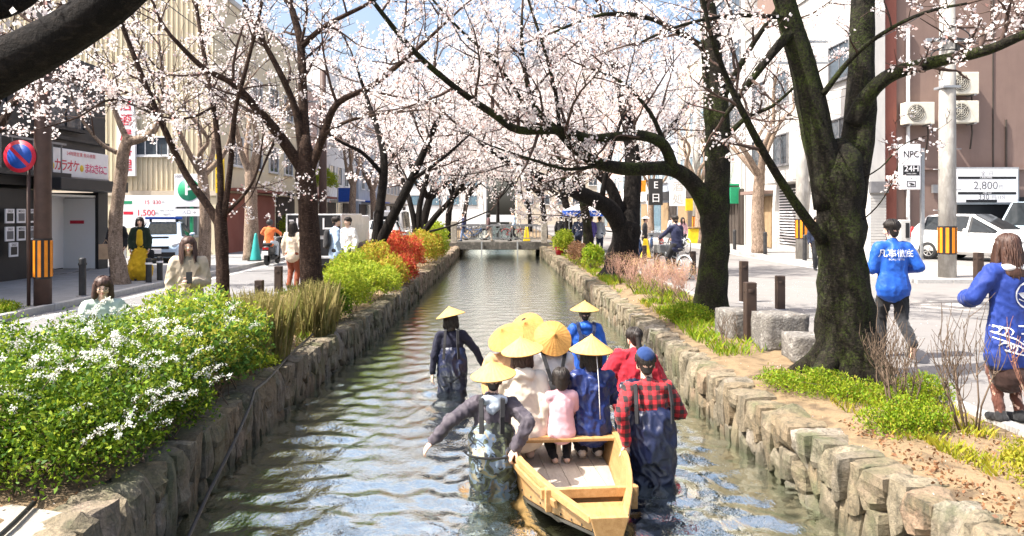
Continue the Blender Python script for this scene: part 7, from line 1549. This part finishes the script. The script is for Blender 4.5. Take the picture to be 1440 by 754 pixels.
# bicycles
def bicycle(label, loc, rz, paint, group=None):
    t = thing('bicycle', label, 'bicycle', loc, rz, group); T = lambda pts, r, nm, m_: setattr(MBx(pts, r).build(nm, m_, None), 'parent', t)
    for x in (-.52, .52):
        w_ = empty('wheel', (0, 0, 0)); w_.parent = t; c = Vector((x, 0, .33))
        mb = MB(); mb.tube([c + Vector((.32 * math.cos(a), 0, .32 * math.sin(a))) for a in np.linspace(0, 6.283, 29)], .018, 6); o = mb.build('tyre', M_tyre, None); o.parent = w_
        mb = MB(); [mb.tube([c, c + Vector((.30 * math.cos(a), 0, .30 * math.sin(a)))], .003, 3) for a in np.linspace(0, 6.283, 15)[:-1]]; mb.tube([c + Vector((.295 * math.cos(a), 0, .295 * math.sin(a))) for a in np.linspace(0, 6.283, 25)], .009, 5); o = mb.build('rim', M_rim, None); o.parent = w_
        mb = MB(); mb.tube([c + Vector((.36 * math.cos(a), 0, .36 * math.sin(a))) for a in np.linspace(.3, 2.6, 12)], .022, 4); o = mb.build('mudguard', paint, None); o.parent = t
    mb = MB(); bb_ = Vector((-.06, 0, .28)); st_ = Vector((-.20, 0, .70)); hd = Vector((.36, 0, .74)); hb = Vector((.41, 0, .58))
    for a, b_ in ((bb_, st_), (bb_, hb), (st_ * .75 + bb_ * .25, hd * .6 + hb * .4), (Vector((-.52, 0, .33)), bb_), (Vector((-.52, 0, .33)), st_), (hd, hb), (hb, Vector((.52, 0, .33)))): mb.tube([a, b_], .018, 8)
    o = mb.build('frame', paint, None); o.parent = t
    mb = MB(); mb.tube([hd, hd + Vector((-.03, 0, .26))], .014, 6); mb.tube([hd + Vector((-.18, .27, .27)), hd + Vector((-.03, .2, .28)), hd + Vector((-.02, 0, .26)), hd + Vector((-.03, -.2, .28)), hd + Vector((-.18, -.27, .27))], .013, 6); o = mb.build('handlebar', M_steel, None); o.parent = t
    mb = MB(); cone_sphere(mb, st_ + Vector((-.10, 0, .14)), st_ + Vector((.14, 0, .15)), .085, .03, 1, .5, (0, 1, 0)); mb.tube([st_, st_ + Vector((-.02, 0, .12))], .014, 6); o = mb.build('saddle', M_bollk, None); o.parent = t
    mb = MB(); mb.tube([bb_ + Vector((.1, .08, -.10)), bb_, bb_ + Vector((-.1, -.08, .10))], .012, 5); mb.box(bb_ + Vector((.1, .13, -.10)), (.09, .09, .02)); mb.box(bb_ + Vector((-.1, -.13, .10)), (.09, .09, .02)); o = mb.build('pedals', M_bollk, None); o.parent = t
    mb = MB(); mb.box(hd + Vector((.17, 0, .08)), (.28, .34, .22), taper=(1.12, 1.12)); o = mb.build('basket', M_steel, None); o.parent = t
    return t
def MBx(p, r): m_ = MB(); m_.tube(p, r, 6); return m_
P_bkw = pm('bicycle_white', (.66, .70, .72), rough=.35, bump=0); P_bkb = pm('bicycle_blue', (.05, .14, .35), rough=.35, bump=0); P_bkr = pm('bicycle_red', (.40, .04, .04), rough=.35, bump=0); P_bkk = pm('bicycle_black', (.03, .03, .03), rough=.35, bump=0)
bicycle('white bicycle ridden by the man in navy', (4.85, 20.6, 0), R(112), P_bkw)
for i, (x, y, m_, lb) in enumerate([(6.9, 33.5, P_bkb, 'blue bicycle parked leftmost in the row on the right street'), (7.4, 33.8, P_bkr, 'red bicycle parked second in the row on the right street'), (7.9, 33.6, P_bkk, 'black bicycle parked third in the row on the right street'), (8.4, 34.0, P_bkw, 'white bicycle parked rightmost in the row on the right street')]): bicycle(lb, (x, y, 0), R(75 + i * 9), m_, 'parked bicycles on the right street')
for i, (x, y, m_, lb) in enumerate([(-1.4, 45.4, P_bkb, 'blue bicycle parked on the footbridge, left'), (-.2, 45.5, P_bkk, 'black bicycle parked in the middle of the footbridge'), (1.0, 45.4, P_bkr, 'red bicycle parked on the footbridge, right')]): bicycle(lb, (x, y, .19), R(4 + i * 5), m_, 'bicycles on the footbridge')
# tent, stands, bucket, cone, covered motorbike
tn = thing('market_tent', 'white and blue market tent beyond the low forked trunk', 'tent', (4.6, 35, 0)); mb = MB(); a = Vector((4.7, 35.5, 0))
mb.add([a + Vector(p) for p in ((-1.5, -1.5, 1.95), (1.5, -1.5, 1.95), (1.5, 1.5, 1.95), (-1.5, 1.5, 1.95), (0, 0, 2.6), (-1.5, -1.5, 1.7), (1.5, -1.5, 1.7), (1.5, 1.5, 1.7), (-1.5, 1.5, 1.7))], [(0, 1, 4), (1, 2, 4), (2, 3, 4), (3, 0, 4)], 0); mb.build('canopy', M_signw, tn); mb = MB()
for q in (((-1.5, -1.51), (1.5, -1.51)), ((1.51, -1.5), (1.51, 1.5)), ((1.5, 1.51), (-1.5, 1.51)), ((-1.51, 1.5), (-1.51, -1.5))): mb.add([a + Vector((*q[0], 1.68)), a + Vector((*q[1], 1.68)), a + Vector((*q[1], 1.96)), a + Vector((*q[0], 1.96))], [(0, 1, 2, 3)])
mb.build('valance', M_pb, tn)
for x in (-1.45, 1.45):
    for y in (-1.45, 1.45): part_box(tn, 'pole', a + Vector((x, y, .97)), (.04, .04, 1.95), M_steel)
def stand(label, p, h, w): t = thing('caution_stand', label, 'stand', p); p = Vector(p); mb = MB(); mb.box(p + Vector((0, 0, h / 2)), (w, w * .55, h), taper=(.35, .35)); bev(mb.build('board', M_py, t), .02); part_box(t, 'foot', p + Vector((0, 0, .03)), (w * 1.2, w * .9, .05), M_bollk)
stand('yellow caution stand on the right street beside the parked bicycles', (5.9, 29.8, 0), .8, .42); stand('yellow caution stand on the footbridge', (1.65, 42.6, .19), .85, .42)
t = thing('red_bucket', 'red bucket standing on the right wall near the bridge', 'bucket', (2.75, 33.2, -.02)); mb = MB(); mb.lathe([(0, .01), (.15, 0), (.21, .34), (.225, .36), (.205, .34), (.145, .03), (0, .03)], 24, (2.75, 33.2, -.03)); mb.build('pail', M_pr, t); mb = MB(); mb.tube([(2.75 + .21 * math.cos(a), 33.2, .32 + .2 * math.sin(a)) for a in np.linspace(0, 3.14, 12)], .008, 5); mb.build('handle', M_steel, t)
t = thing('traffic_cone', 'teal green cone at the foot of the pale street tree', 'cone', (-8.75, 27.0, .1)); mb = MB(); mb.lathe([(.20, .03), (.13, .45), (.05, .95), (.03, 1.0), (0, 1.0)], 20, (-8.75, 27, .1)); mb.build('cone', pm('teal_plastic', (.03, .34, .32), rough=.5, bump=.05), t); part_box(t, 'base', (-8.75, 27, .115), (.46, .46, .05), M_bollk, .01)
t = thing('covered_motorbike', 'motorbike under a dark brown cover beside the black double-stemmed tree', 'motorbike', (-4.6, 24, 0)); add_b = blob([((-4.9, 24, .45), (-4.2, 24.1, .55), .28, .26), ((-4.5, 24, .6), (-4.1, 24.1, .85), .25, .16), ((-5.1, 24, .3), (-4.6, 24, .3), .26, .3), ((-4.2, 24.1, .3), (-3.9, 24.1, .3), .24, .24)], .04, 3, .02, 6); mkobj('cover', add_b, pm('brown_tarp', (.12, .085, .065), (.06, .045, .04), rough=.6, bump=.3, bscale=8), t)
for x in (-5.0, -4.0): mb = MB(); mb.lathe([(.14, -.05), (.28, -.05), (.29, 0), (.28, .05), (.14, .05)], 20, (x, 24.05, .28), M=Matrix.Rotation(R(90), 3, 'X')); mb.build('tyre', M_tyre, t)
# ------------------------------------------------------------------ people on the streets
def tri(s_): return Vector((s_, 0, 0))
# man in the bright blue jacket walking away
l = (4.95, 9.35, 0); J = pose(1.72, .04, 0, stride=.0); J['anL'] = Vector((-.08, .14, .08)); J['knL'] = ik(J['hipL'], J['anL'], .435, .425, (0, 1, 0)); J['anR'] = Vector((.09, -.34, .24)); J['knR'] = ik(J['hipR'], J['anR'], .435, .425, (.1, 1, 0)); J['footR'] = Vector((.05, .35, -.93)).normalized()
J['wrL'] = J['shL'] + Vector((.02, .26, -.28)); J['poleL'] = Vector((-.5, -1, -.5)); J['wrR'] = J['shR'] + Vector((.03, .20, -.30)); J['poleR'] = Vector((.7, -.9, -.5)); J['hyaw'] = .25
p, J, hm, pt = person('man walking away in a bright blue jacket with white lettering on the back', l, R(-4), J, [{'kind': 'jacket', 'mat': M_blueb, 'hem': .06, 'loose': .030, 'wr': .004, 'rhem': .185}, {'kind': 'trousers', 'mat': M_blackc, 'loose': .012, 'wr': .006}, {'kind': 'shoes', 'mat': M_bshoe, 'sole': M_sole}], 'short')
mj = pt['jacket'].data; M_print = cloth('white_print', (.80, .80, .82), bump=0); tv, tf = text2d('凡事徹底', .105, .004); decal(mj, tv, tf, .0, J['pel'].z + .385, M_print, 'back_lettering', p, .014)
tv, tf = text2d('BONJI TETTEI', .032, .002); decal(mj, tv, tf, .0, J['pel'].z + .315, M_print, 'small_back_lettering', p, .012)
tag(pt['jacket'], 'bright blue jacket with white characters')
# woman in the blue happi coat
M_happi = pm('happi_blue', (.008, .036, .24), (.006, .026, .18), scale=5, rough=.7, bump=.3, bscale=18, bdist=.015, sheen=.1)
l = (4.46, 6.5, 0); J = pose(1.62, .02, 0); J['wrL'] = J['shL'] + Vector((-.05, .25, -.28)); J['poleL'] = Vector((-.9, -.4, -.9)); J['wrR'] = J['shR'] + Vector((.04, .22, -.32)); J['poleR'] = Vector((.6, -.6, -.6)); J['hpit'] = -.05
p, J, hm, pt = person('woman seen from behind in a blue happi coat with white wave print', l, R(4), J, [{'kind': 'coat', 'mat': M_happi, 'hem': .32, 'loose': .036, 'rhem': .20, 'wr': .006, 'cuff': .085, 'frac': .75, 'sy': .62}, {'kind': 'skirt', 'mat': cloth('dark_brown', (.045, .022, .018)), 'len': .46, 'flare': .17}, {'kind': 'trousers', 'name': 'stockings', 'mat': cloth('brown_stockings', (.13, .05, .035)), 'loose': -.002}, {'kind': 'shoes', 'mat': M_bshoe}], 'long', M_hairr)
add_part('collar', blob([(J['neck'] + Vector((-.07, -.075, -.02)), J['neck'] + Vector((.07, -.075, -.02)), .035, .035), (J['neck'] + Vector((-.08, .03, -.02)), J['neck'] + Vector((-.07, -.075, -.02)), .03, .035), (J['neck'] + Vector((.08, .03, -.02)), J['neck'] + Vector((.07, -.075, -.02)), .03, .035)], .01, 2), M_whitec, p)
mc = pt['coat'].data; z0 = J['pel'].z; fine = lambda pts: [tuple(Vector(a).lerp(Vector(b_), t)) for a, b_ in zip(pts[:-1], pts[1:]) for t in np.linspace(0, 1, 8)[:-1]] + [pts[-1]]
def line(pts, w=.012): v, f = polyline2d(fine(pts), w); decal(mc, v, f, 0, z0, M_print, 'wave_line', p, .009)
ex, ez = .07, .24
v, f = polyline2d([(ex + .105 * math.cos(a), ez + .105 * math.sin(a)) for a in np.linspace(0, 6.2832, 49)], .014); decal(mc, v, f, 0, z0, M_print, 'emblem_ring', p, .009)
sh = [(-.09, .02), (-.05, -.02), (.0, -.045), (.06, -.04), (.09, .0), (.06, .005), (.05, .03), (.02, .03), (.01, .055), (-.02, .05), (-.03, .025), (-.06, .025)]; v = [(ex, ez)] + [(ex + x, ez + z) for x, z in sh]; decal(mc, v, [(0, i + 1, (i + 1) % len(sh) + 1) for i in range(len(sh))], 0, z0, M_print, 'emblem_boat', p, .012)
line([(ex - .08, ez - .03), (ex - .02, ez - .055), (ex + .05, ez - .06)], .007)
for k, zz in enumerate((-.02, -.085, -.15)): line([(-.02 + k * .02, zz), (.10, zz - .005), (.24, zz + .01)])
for k in range(3): line([(-.20 + k * .045 + .045 * math.cos(a), -.055 - k * .008 + .035 * math.sin(a)) for a in np.linspace(2.9, -.9, 9)], .010)
line([(-.25, -.02), (-.18, -.085), (-.05, -.13), (.08, -.215), (.24, -.195)]); line([(-.25, -.10), (-.17, -.135), (-.04, -.185), (.06, -.235), (.24, -.24)], .010)
for k in range(3): line([(-.13 + k * .045 + .04 * math.cos(a), -.20 - k * .01 + .035 * math.sin(a)) for a in np.linspace(2.9, -1.2, 9)], .010)
line([(-.14, -.225), (-.02, -.26), (.10, -.285), (.24, -.27)])
# woman in the beige coat, facing the viewer
M_beigec = cloth('beige_wool', (.42, .355, .27), (.36, .30, .22)); l = (-3.75, 9.05, 0); J = pose(1.52, .0, 0); J['wrL'] = J['shL'] + Vector((.08, .20, -.24)); J['poleL'] = Vector((-.6, -.6, -.9)); J['wrR'] = J['shR'] + Vector((.06, .06, -.50)); J['hyaw'] = .15; J['hpit'] = -.05
p, J, hm, pt = person('long-haired woman in an oversized beige coat facing the viewer behind the hedge', l, R(196), J, [{'kind': 'coat', 'mat': M_beigec, 'hem': .35, 'loose': .036, 'rhem': .20, 'wr': .006}, {'kind': 'trousers', 'mat': M_blackc, 'loose': .01}, {'kind': 'shoes', 'mat': M_bshoe}], 'long', M_hairr, face=True, grip=(.9, .4))
me = pt['coat'].data; fy = lambda x, z: surf_y(me, x, z, 1) or .15
for s_ in (-1, 1):
    mb = MB(); q = [(s_ * .05, J['neck'].z + .0), (s_ * .14, J['neck'].z - .10), (s_ * .10, J['neck'].z - .16), (s_ * .02, J['neck'].z - .36)]; mb.add([(x, fy(x * .9, z - .02) + .018, z) for x, z in q] + [(x, fy(x * .9, z - .02) - .01, z) for x, z in q], [(0, 1, 2, 3), (7, 6, 5, 4), (0, 4, 5, 1), (1, 5, 6, 2), (2, 6, 7, 3), (3, 7, 4, 0)]); o = mb.build('lapel', M_beigec, None, recalc=True); o.parent = p
    for z in (-.42, -.58): mb = MB(); mb.lathe([(0, .01), (.014, .008), (.016, 0)], 12, (s_ * .06, fy(s_ * .06, J['neck'].z + z) + .0, J['neck'].z + z), M=Matrix.Rotation(R(-90), 3, 'X')); o = mb.build('button', M_bshoe, None); o.parent = p
ph = Matrix.Rotation(R(196), 3, 'Z') @ Vector((J['wrL'].x + .03, J['wrL'].y + .06, J['wrL'].z + .06)) + Vector(l); mb = MB(); mb.box((0, 0, 0), (.07, .012, .14)); o = mb.build('phone', M_bshoe, None, loc=ph, rot=(.2, 0, R(196))); bev(o, .004); tag(o, 'dark phone held by the woman in the oversized beige coat', 'phone')
# woman with glasses sitting low behind the hedge
l = (-4.2, 7.95, 0); J = pose(1.55, .05, 0, seat=.33); J['hyaw'] = .05; J['hpit'] = -.05
for s_, n in ((-1, 'L'), (1, 'R')): J['wr' + n] = J['hip' + n] + Vector((0, .28, .12))
person('smiling woman with glasses and dark bob sitting behind the white flower sprays', l, R(204), J, [{'kind': 'jacket', 'mat': cloth('pale_green', (.42, .52, .45)), 'hem': .05, 'loose': .03}, {'kind': 'trousers', 'mat': M_denim, 'loose': .012}, {'kind': 'shoes', 'mat': M_bshoe}], 'bob', M_hairr, face=True, glasses=True)
# others
def passer(label, loc, rz, h, top, bottom, hair='short', stride=.3, topk='jacket', hem=.10, hairm=None, skirt=None, arm=None, lean=.03, loose=.028, vox=.022, face=False, seat=None, group=None):
    J = pose(h, lean, 0, seat=seat, stride=stride if seat is None else 0)
    if arm: arm(J)
    w = [{'kind': topk, 'mat': top, 'hem': hem, 'loose': loose, 'wr': .006}]
    w += [{'kind': 'skirt', 'mat': bottom, 'len': skirt[0], 'flare': skirt[1], 'wr': .012}] if skirt else [{'kind': 'trousers', 'mat': bottom, 'loose': .018}]
    w += [{'kind': 'shoes', 'mat': M_bshoe}]
    return person(label, loc, rz, J, w, hair, hairm, face=face, vox=vox, group=group)
M_green = cloth('dark_green', (.02, .035, .022)); M_yskirt = cloth('yellow_skirt', (.72, .46, .02), (.60, .36, .015)); M_rust = cloth('rust_trousers', (.26, .07, .035)); M_ltb = cloth('light_blue_shirt', (.38, .52, .72)); M_oran = cloth('orange_vest', (.75, .18, .05)); M_purple = cloth('purple_jacket', (.10, .08, .32)); M_lgrey = cloth('light_grey', (.45, .50, .56)); M_jean = cloth('blue_jeans', (.14, .22, .40)); M_sand = cloth('sand', (.55, .45, .36))
q, J, hm, pt = passer('woman in a dark green jacket and long yellow skirt on the left pavement', (-9.2, 19.2, .1), R(200), 1.60, M_green, M_yskirt, 'bob', skirt=(.62, .33), hem=.05, face=True, stride=.10)
add_part('inner_top', blob([(J['pel'] + Vector((0, .10, .08)), J['pel'] + Vector((0, .10, .38)), .085, .07, 1, .8)], .02, 3), M_yskirt, q); hb = Matrix.Rotation(R(200), 3, 'Z') @ (J['wrL'] + Vector((-.05, .03, -.14))) + Vector((-9.2, 19.2, .1)); mb = MB(); cone_sphere(mb, (0, 0, -.06), (0, 0, .06), .09, .07, 1, .6); o = mb.build('handbag', M_bshoe, None, loc=hb, rot=(0, 0, R(200))); tag(o, 'small black handbag carried by the woman in the yellow skirt', 'handbag')
q, J, hm, pt = passer('person in dark clothes half hidden by the crooked street tree, paper bag in hand', (-10.3, 20.2, .1), R(190), 1.62, M_blackc, M_denim)
t = thing('paper_bag', 'brown paper bag held by the half-hidden person', 'bag', (-10.35, 19.8, .7)); mb = MB(); mb.box((-10.42, 19.85, .80), (.32, .14, .40), .3); mb.build('bag', cloth('kraft_paper', (.55, .38, .24)), t); mb = MB(); mb.tube([(-10.5, 19.85, 1.0), (-10.42, 19.85, 1.12), (-10.34, 19.85, 1.0)], .008, 5); mb.build('handle', cloth('kraft_paper', (.55, .38, .24)), t)
passer('woman in a cream top and rust trousers left of the dark brown trunk', (-4.95, 18.0, 0), R(-10), 1.60, cloth('cream_knit', (.68, .56, .44)), M_rust, 'long', .05)
q, J, hm, pt = passer('man in a light blue shirt with black backpack right of the dark brown trunk', (-4.0, 18.3, 0), R(-60), 1.72, M_ltb, M_blackc, 'short', .05, hem=.14); add_part('backpack', blob([(J['pel'] + Vector((0, -.20, .12)), J['pel'] + Vector((0, -.19, .42)), .13, .11, 1, .65)], .02, 3), M_blackc, q)
passer('person in a white shirt talking to the man with the backpack', (-3.85, 19.3, 0), R(150), 1.70, M_whitec, M_blackc, 'short', .05, hem=.16)
# scooter rider
sc = thing('motor_scooter', 'dark motor scooter behind the sign truck, left street', 'scooter', (-8.0, 26.5, 0), R(90)); 
def scp(nm, me_or, m_): o = me_or.build(nm, m_, None); o.parent = sc; return o
for x in (-.6, .6): mb = MB(); mb.lathe([(.12, -.05), (.23, -.05), (.25, -.02), (.25, .02), (.23, .05), (.12, .05)], 22, (x, 0, .25), M=Matrix.Rotation(R(90), 3, 'X')); scp('tyre', mb, M_tyre)
mb = MB(); cone_sphere(mb, (-.65, 0, .55), (-.15, 0, .5), .16, .15); cone_sphere(mb, (-.1, 0, .28), (.35, 0, .28), .12, .10); cone_sphere(mb, (.38, 0, .35), (.48, 0, .85), .13, .09, 1, 1.3); scp('body', mb, M_bollk)
mb = MB(); mb.box((-.42, 0, .74), (.6, .26, .09)); bev(scp('seat', mb, M_tyre), .03); mb = MB(); mb.tube([(.42, .32, .98), (.5, 0, .95), (.42, -.32, .98)], .016, 6); scp('handlebar', mb, M_steel); mb = MB(); mb.box((-.78, 0, .6), (.05, .2, .08)); scp('tail_light', mb, M_tail); mb = MB(); mb.box((-.86, 0, .45), (.02, .22, .14)); scp('number_plate', mb, M_signw)
J = pose(1.68, .12, 0, seat=.72)
for s_, n in ((-1, 'L'), (1, 'R')): J['kn' + n] = J['hip' + n] + Vector((s_ * .08, .38, -.05)); J['an' + n] = J['kn' + n] + Vector((0, .0, -.40)); J['wr' + n] = J['sh' + n] + Vector((s_ * .12, .42, -.22))
q, J, hm, pt = person('scooter rider in an orange top and dark helmet', (-8.0, 26.1, 0), 0, J, [{'kind': 'jacket', 'mat': M_oran, 'hem': .05}, {'kind': 'trousers', 'mat': M_lgrey}, {'kind': 'shoes', 'mat': M_bshoe}], None, vox=.022)
v2, f2 = raw(blob([((0, -.01, .03), (0, .01, .035), .125, .12)], .02, 2), hm); me = bpy.data.meshes.new('helmet'); me.from_pydata(v2.tolist(), [], f2); me.polygons.foreach_set('use_smooth', [True] * len(f2)); add_part('helmet', me, M_bollk, q)
# cyclist in navy, right street
J = pose(1.72, .12, 0, seat=.86); J['anL'] = Vector((-.10, .10, .20)); J['anR'] = Vector((.10, .22, .42))
for s_, n in ((-1, 'L'), (1, 'R')): J['kn' + n] = ik(J['hip' + n], J['an' + n], .43, .42, (s_ * .2, 1, .2)); J['wr' + n] = J['sh' + n] + Vector((s_ * .08, .40, -.30))
person('man in a navy jacket riding the white bicycle on the right street', (4.90, 20.42, 0), R(22), J, [{'kind': 'jacket', 'mat': cloth('navy_jacket', (.022, .026, .065)), 'hem': .06}, {'kind': 'trousers', 'mat': M_blackc}, {'kind': 'shoes', 'mat': M_bshoe}], 'short', vox=.02)
# more people down the right side
q = passer('grey-haired man in navy sitting beside the low forked trunk', (4.35, 23.5, 0), R(110), 1.66, cloth('navy_coat', (.02, .04, .10)), M_blackc, 'short', hairm=M_hairg, seat=.42)
bn_ = thing('folding_stool', 'small stool under the grey-haired man', 'stool', (4.35, 23.5, 0)); part_box(bn_, 'seat', (4.35, 23.45, .39), (.36, .36, .05), M_boll)
for x in (-.14, .14):
    for y in (-.14, .14): part_box(bn_, 'leg', (4.35 + x, 23.45 + y, .18), (.03, .03, .38), M_steel)
passer('person in black standing behind the low forked trunk', (5.0, 27.5, 0), R(20), 1.70, M_blackc, M_blackc)
q, J, hm, pt = passer('person in a white hat and pale trousers beside the yellow stand', (6.0, 30.5, 0), R(-100), 1.66, M_blackc, M_beigep); hat_cone(q, hm @ Vector((0, 0, .07)), hatm(), .17, .10, M_whitec, name='hat')
passer('person in purple under the market tent', (4.35, 34.6, 0), R(30), 1.66, M_purple, M_blackc, stride=.05); passer('person in pale grey under the market tent', (4.75, 34.9, 0), R(-20), 1.64, M_lgrey, M_denim, stride=.05); passer('person in dark blue at the left pole of the market tent', (3.7, 34.2, 0), R(10), 1.68, M_denim, M_denim, stride=.05)
q, J, hm, pt = passer('person in black with a pale blue cap near the red bucket', (2.95, 35.0, -.02), R(-15), 1.72, M_blackc, M_blackc, stride=.1); hat_cone(q, hm @ Vector((0, 0, .07)), hatm(), .15, .10, M_ltb, name='hat')
q, J, hm, pt = passer('person in dark clothes walking behind the huge mossy tree', (10.25, 24, 0), R(170), 1.70, M_denim, M_blackc, stride=.4)
passer('person in blue jeans on the footbridge, leftmost', (-1.95, 43.2, .19), R(80), 1.66, cloth('navy_knit', (.05, .06, .14)), M_jean, stride=.4, vox=.03); passer('person in pale trousers and dark top in the middle of the footbridge', (-.55, 43.0, .19), R(-80), 1.62, cloth('maroon', (.10, .05, .05)), M_sand, 'bob', stride=.4, vox=.03); passer('person in a pale blue shirt on the footbridge, rightmost', (.95, 43.4, .19), R(90), 1.72, M_ltb, M_blackc, stride=.4, vox=.03)
passer('woman in pink far down the right street beside the parked bicycles', (8.9, 36, 0), R(190), 1.6, M_pink, M_denim, 'long', vox=.03); passer('person in a grey coat far down the right street', (9.6, 41, 0), R(10), 1.68, M_lgrey, M_blackc, vox=.03)

bpy.data.scenes.remove(_TS)
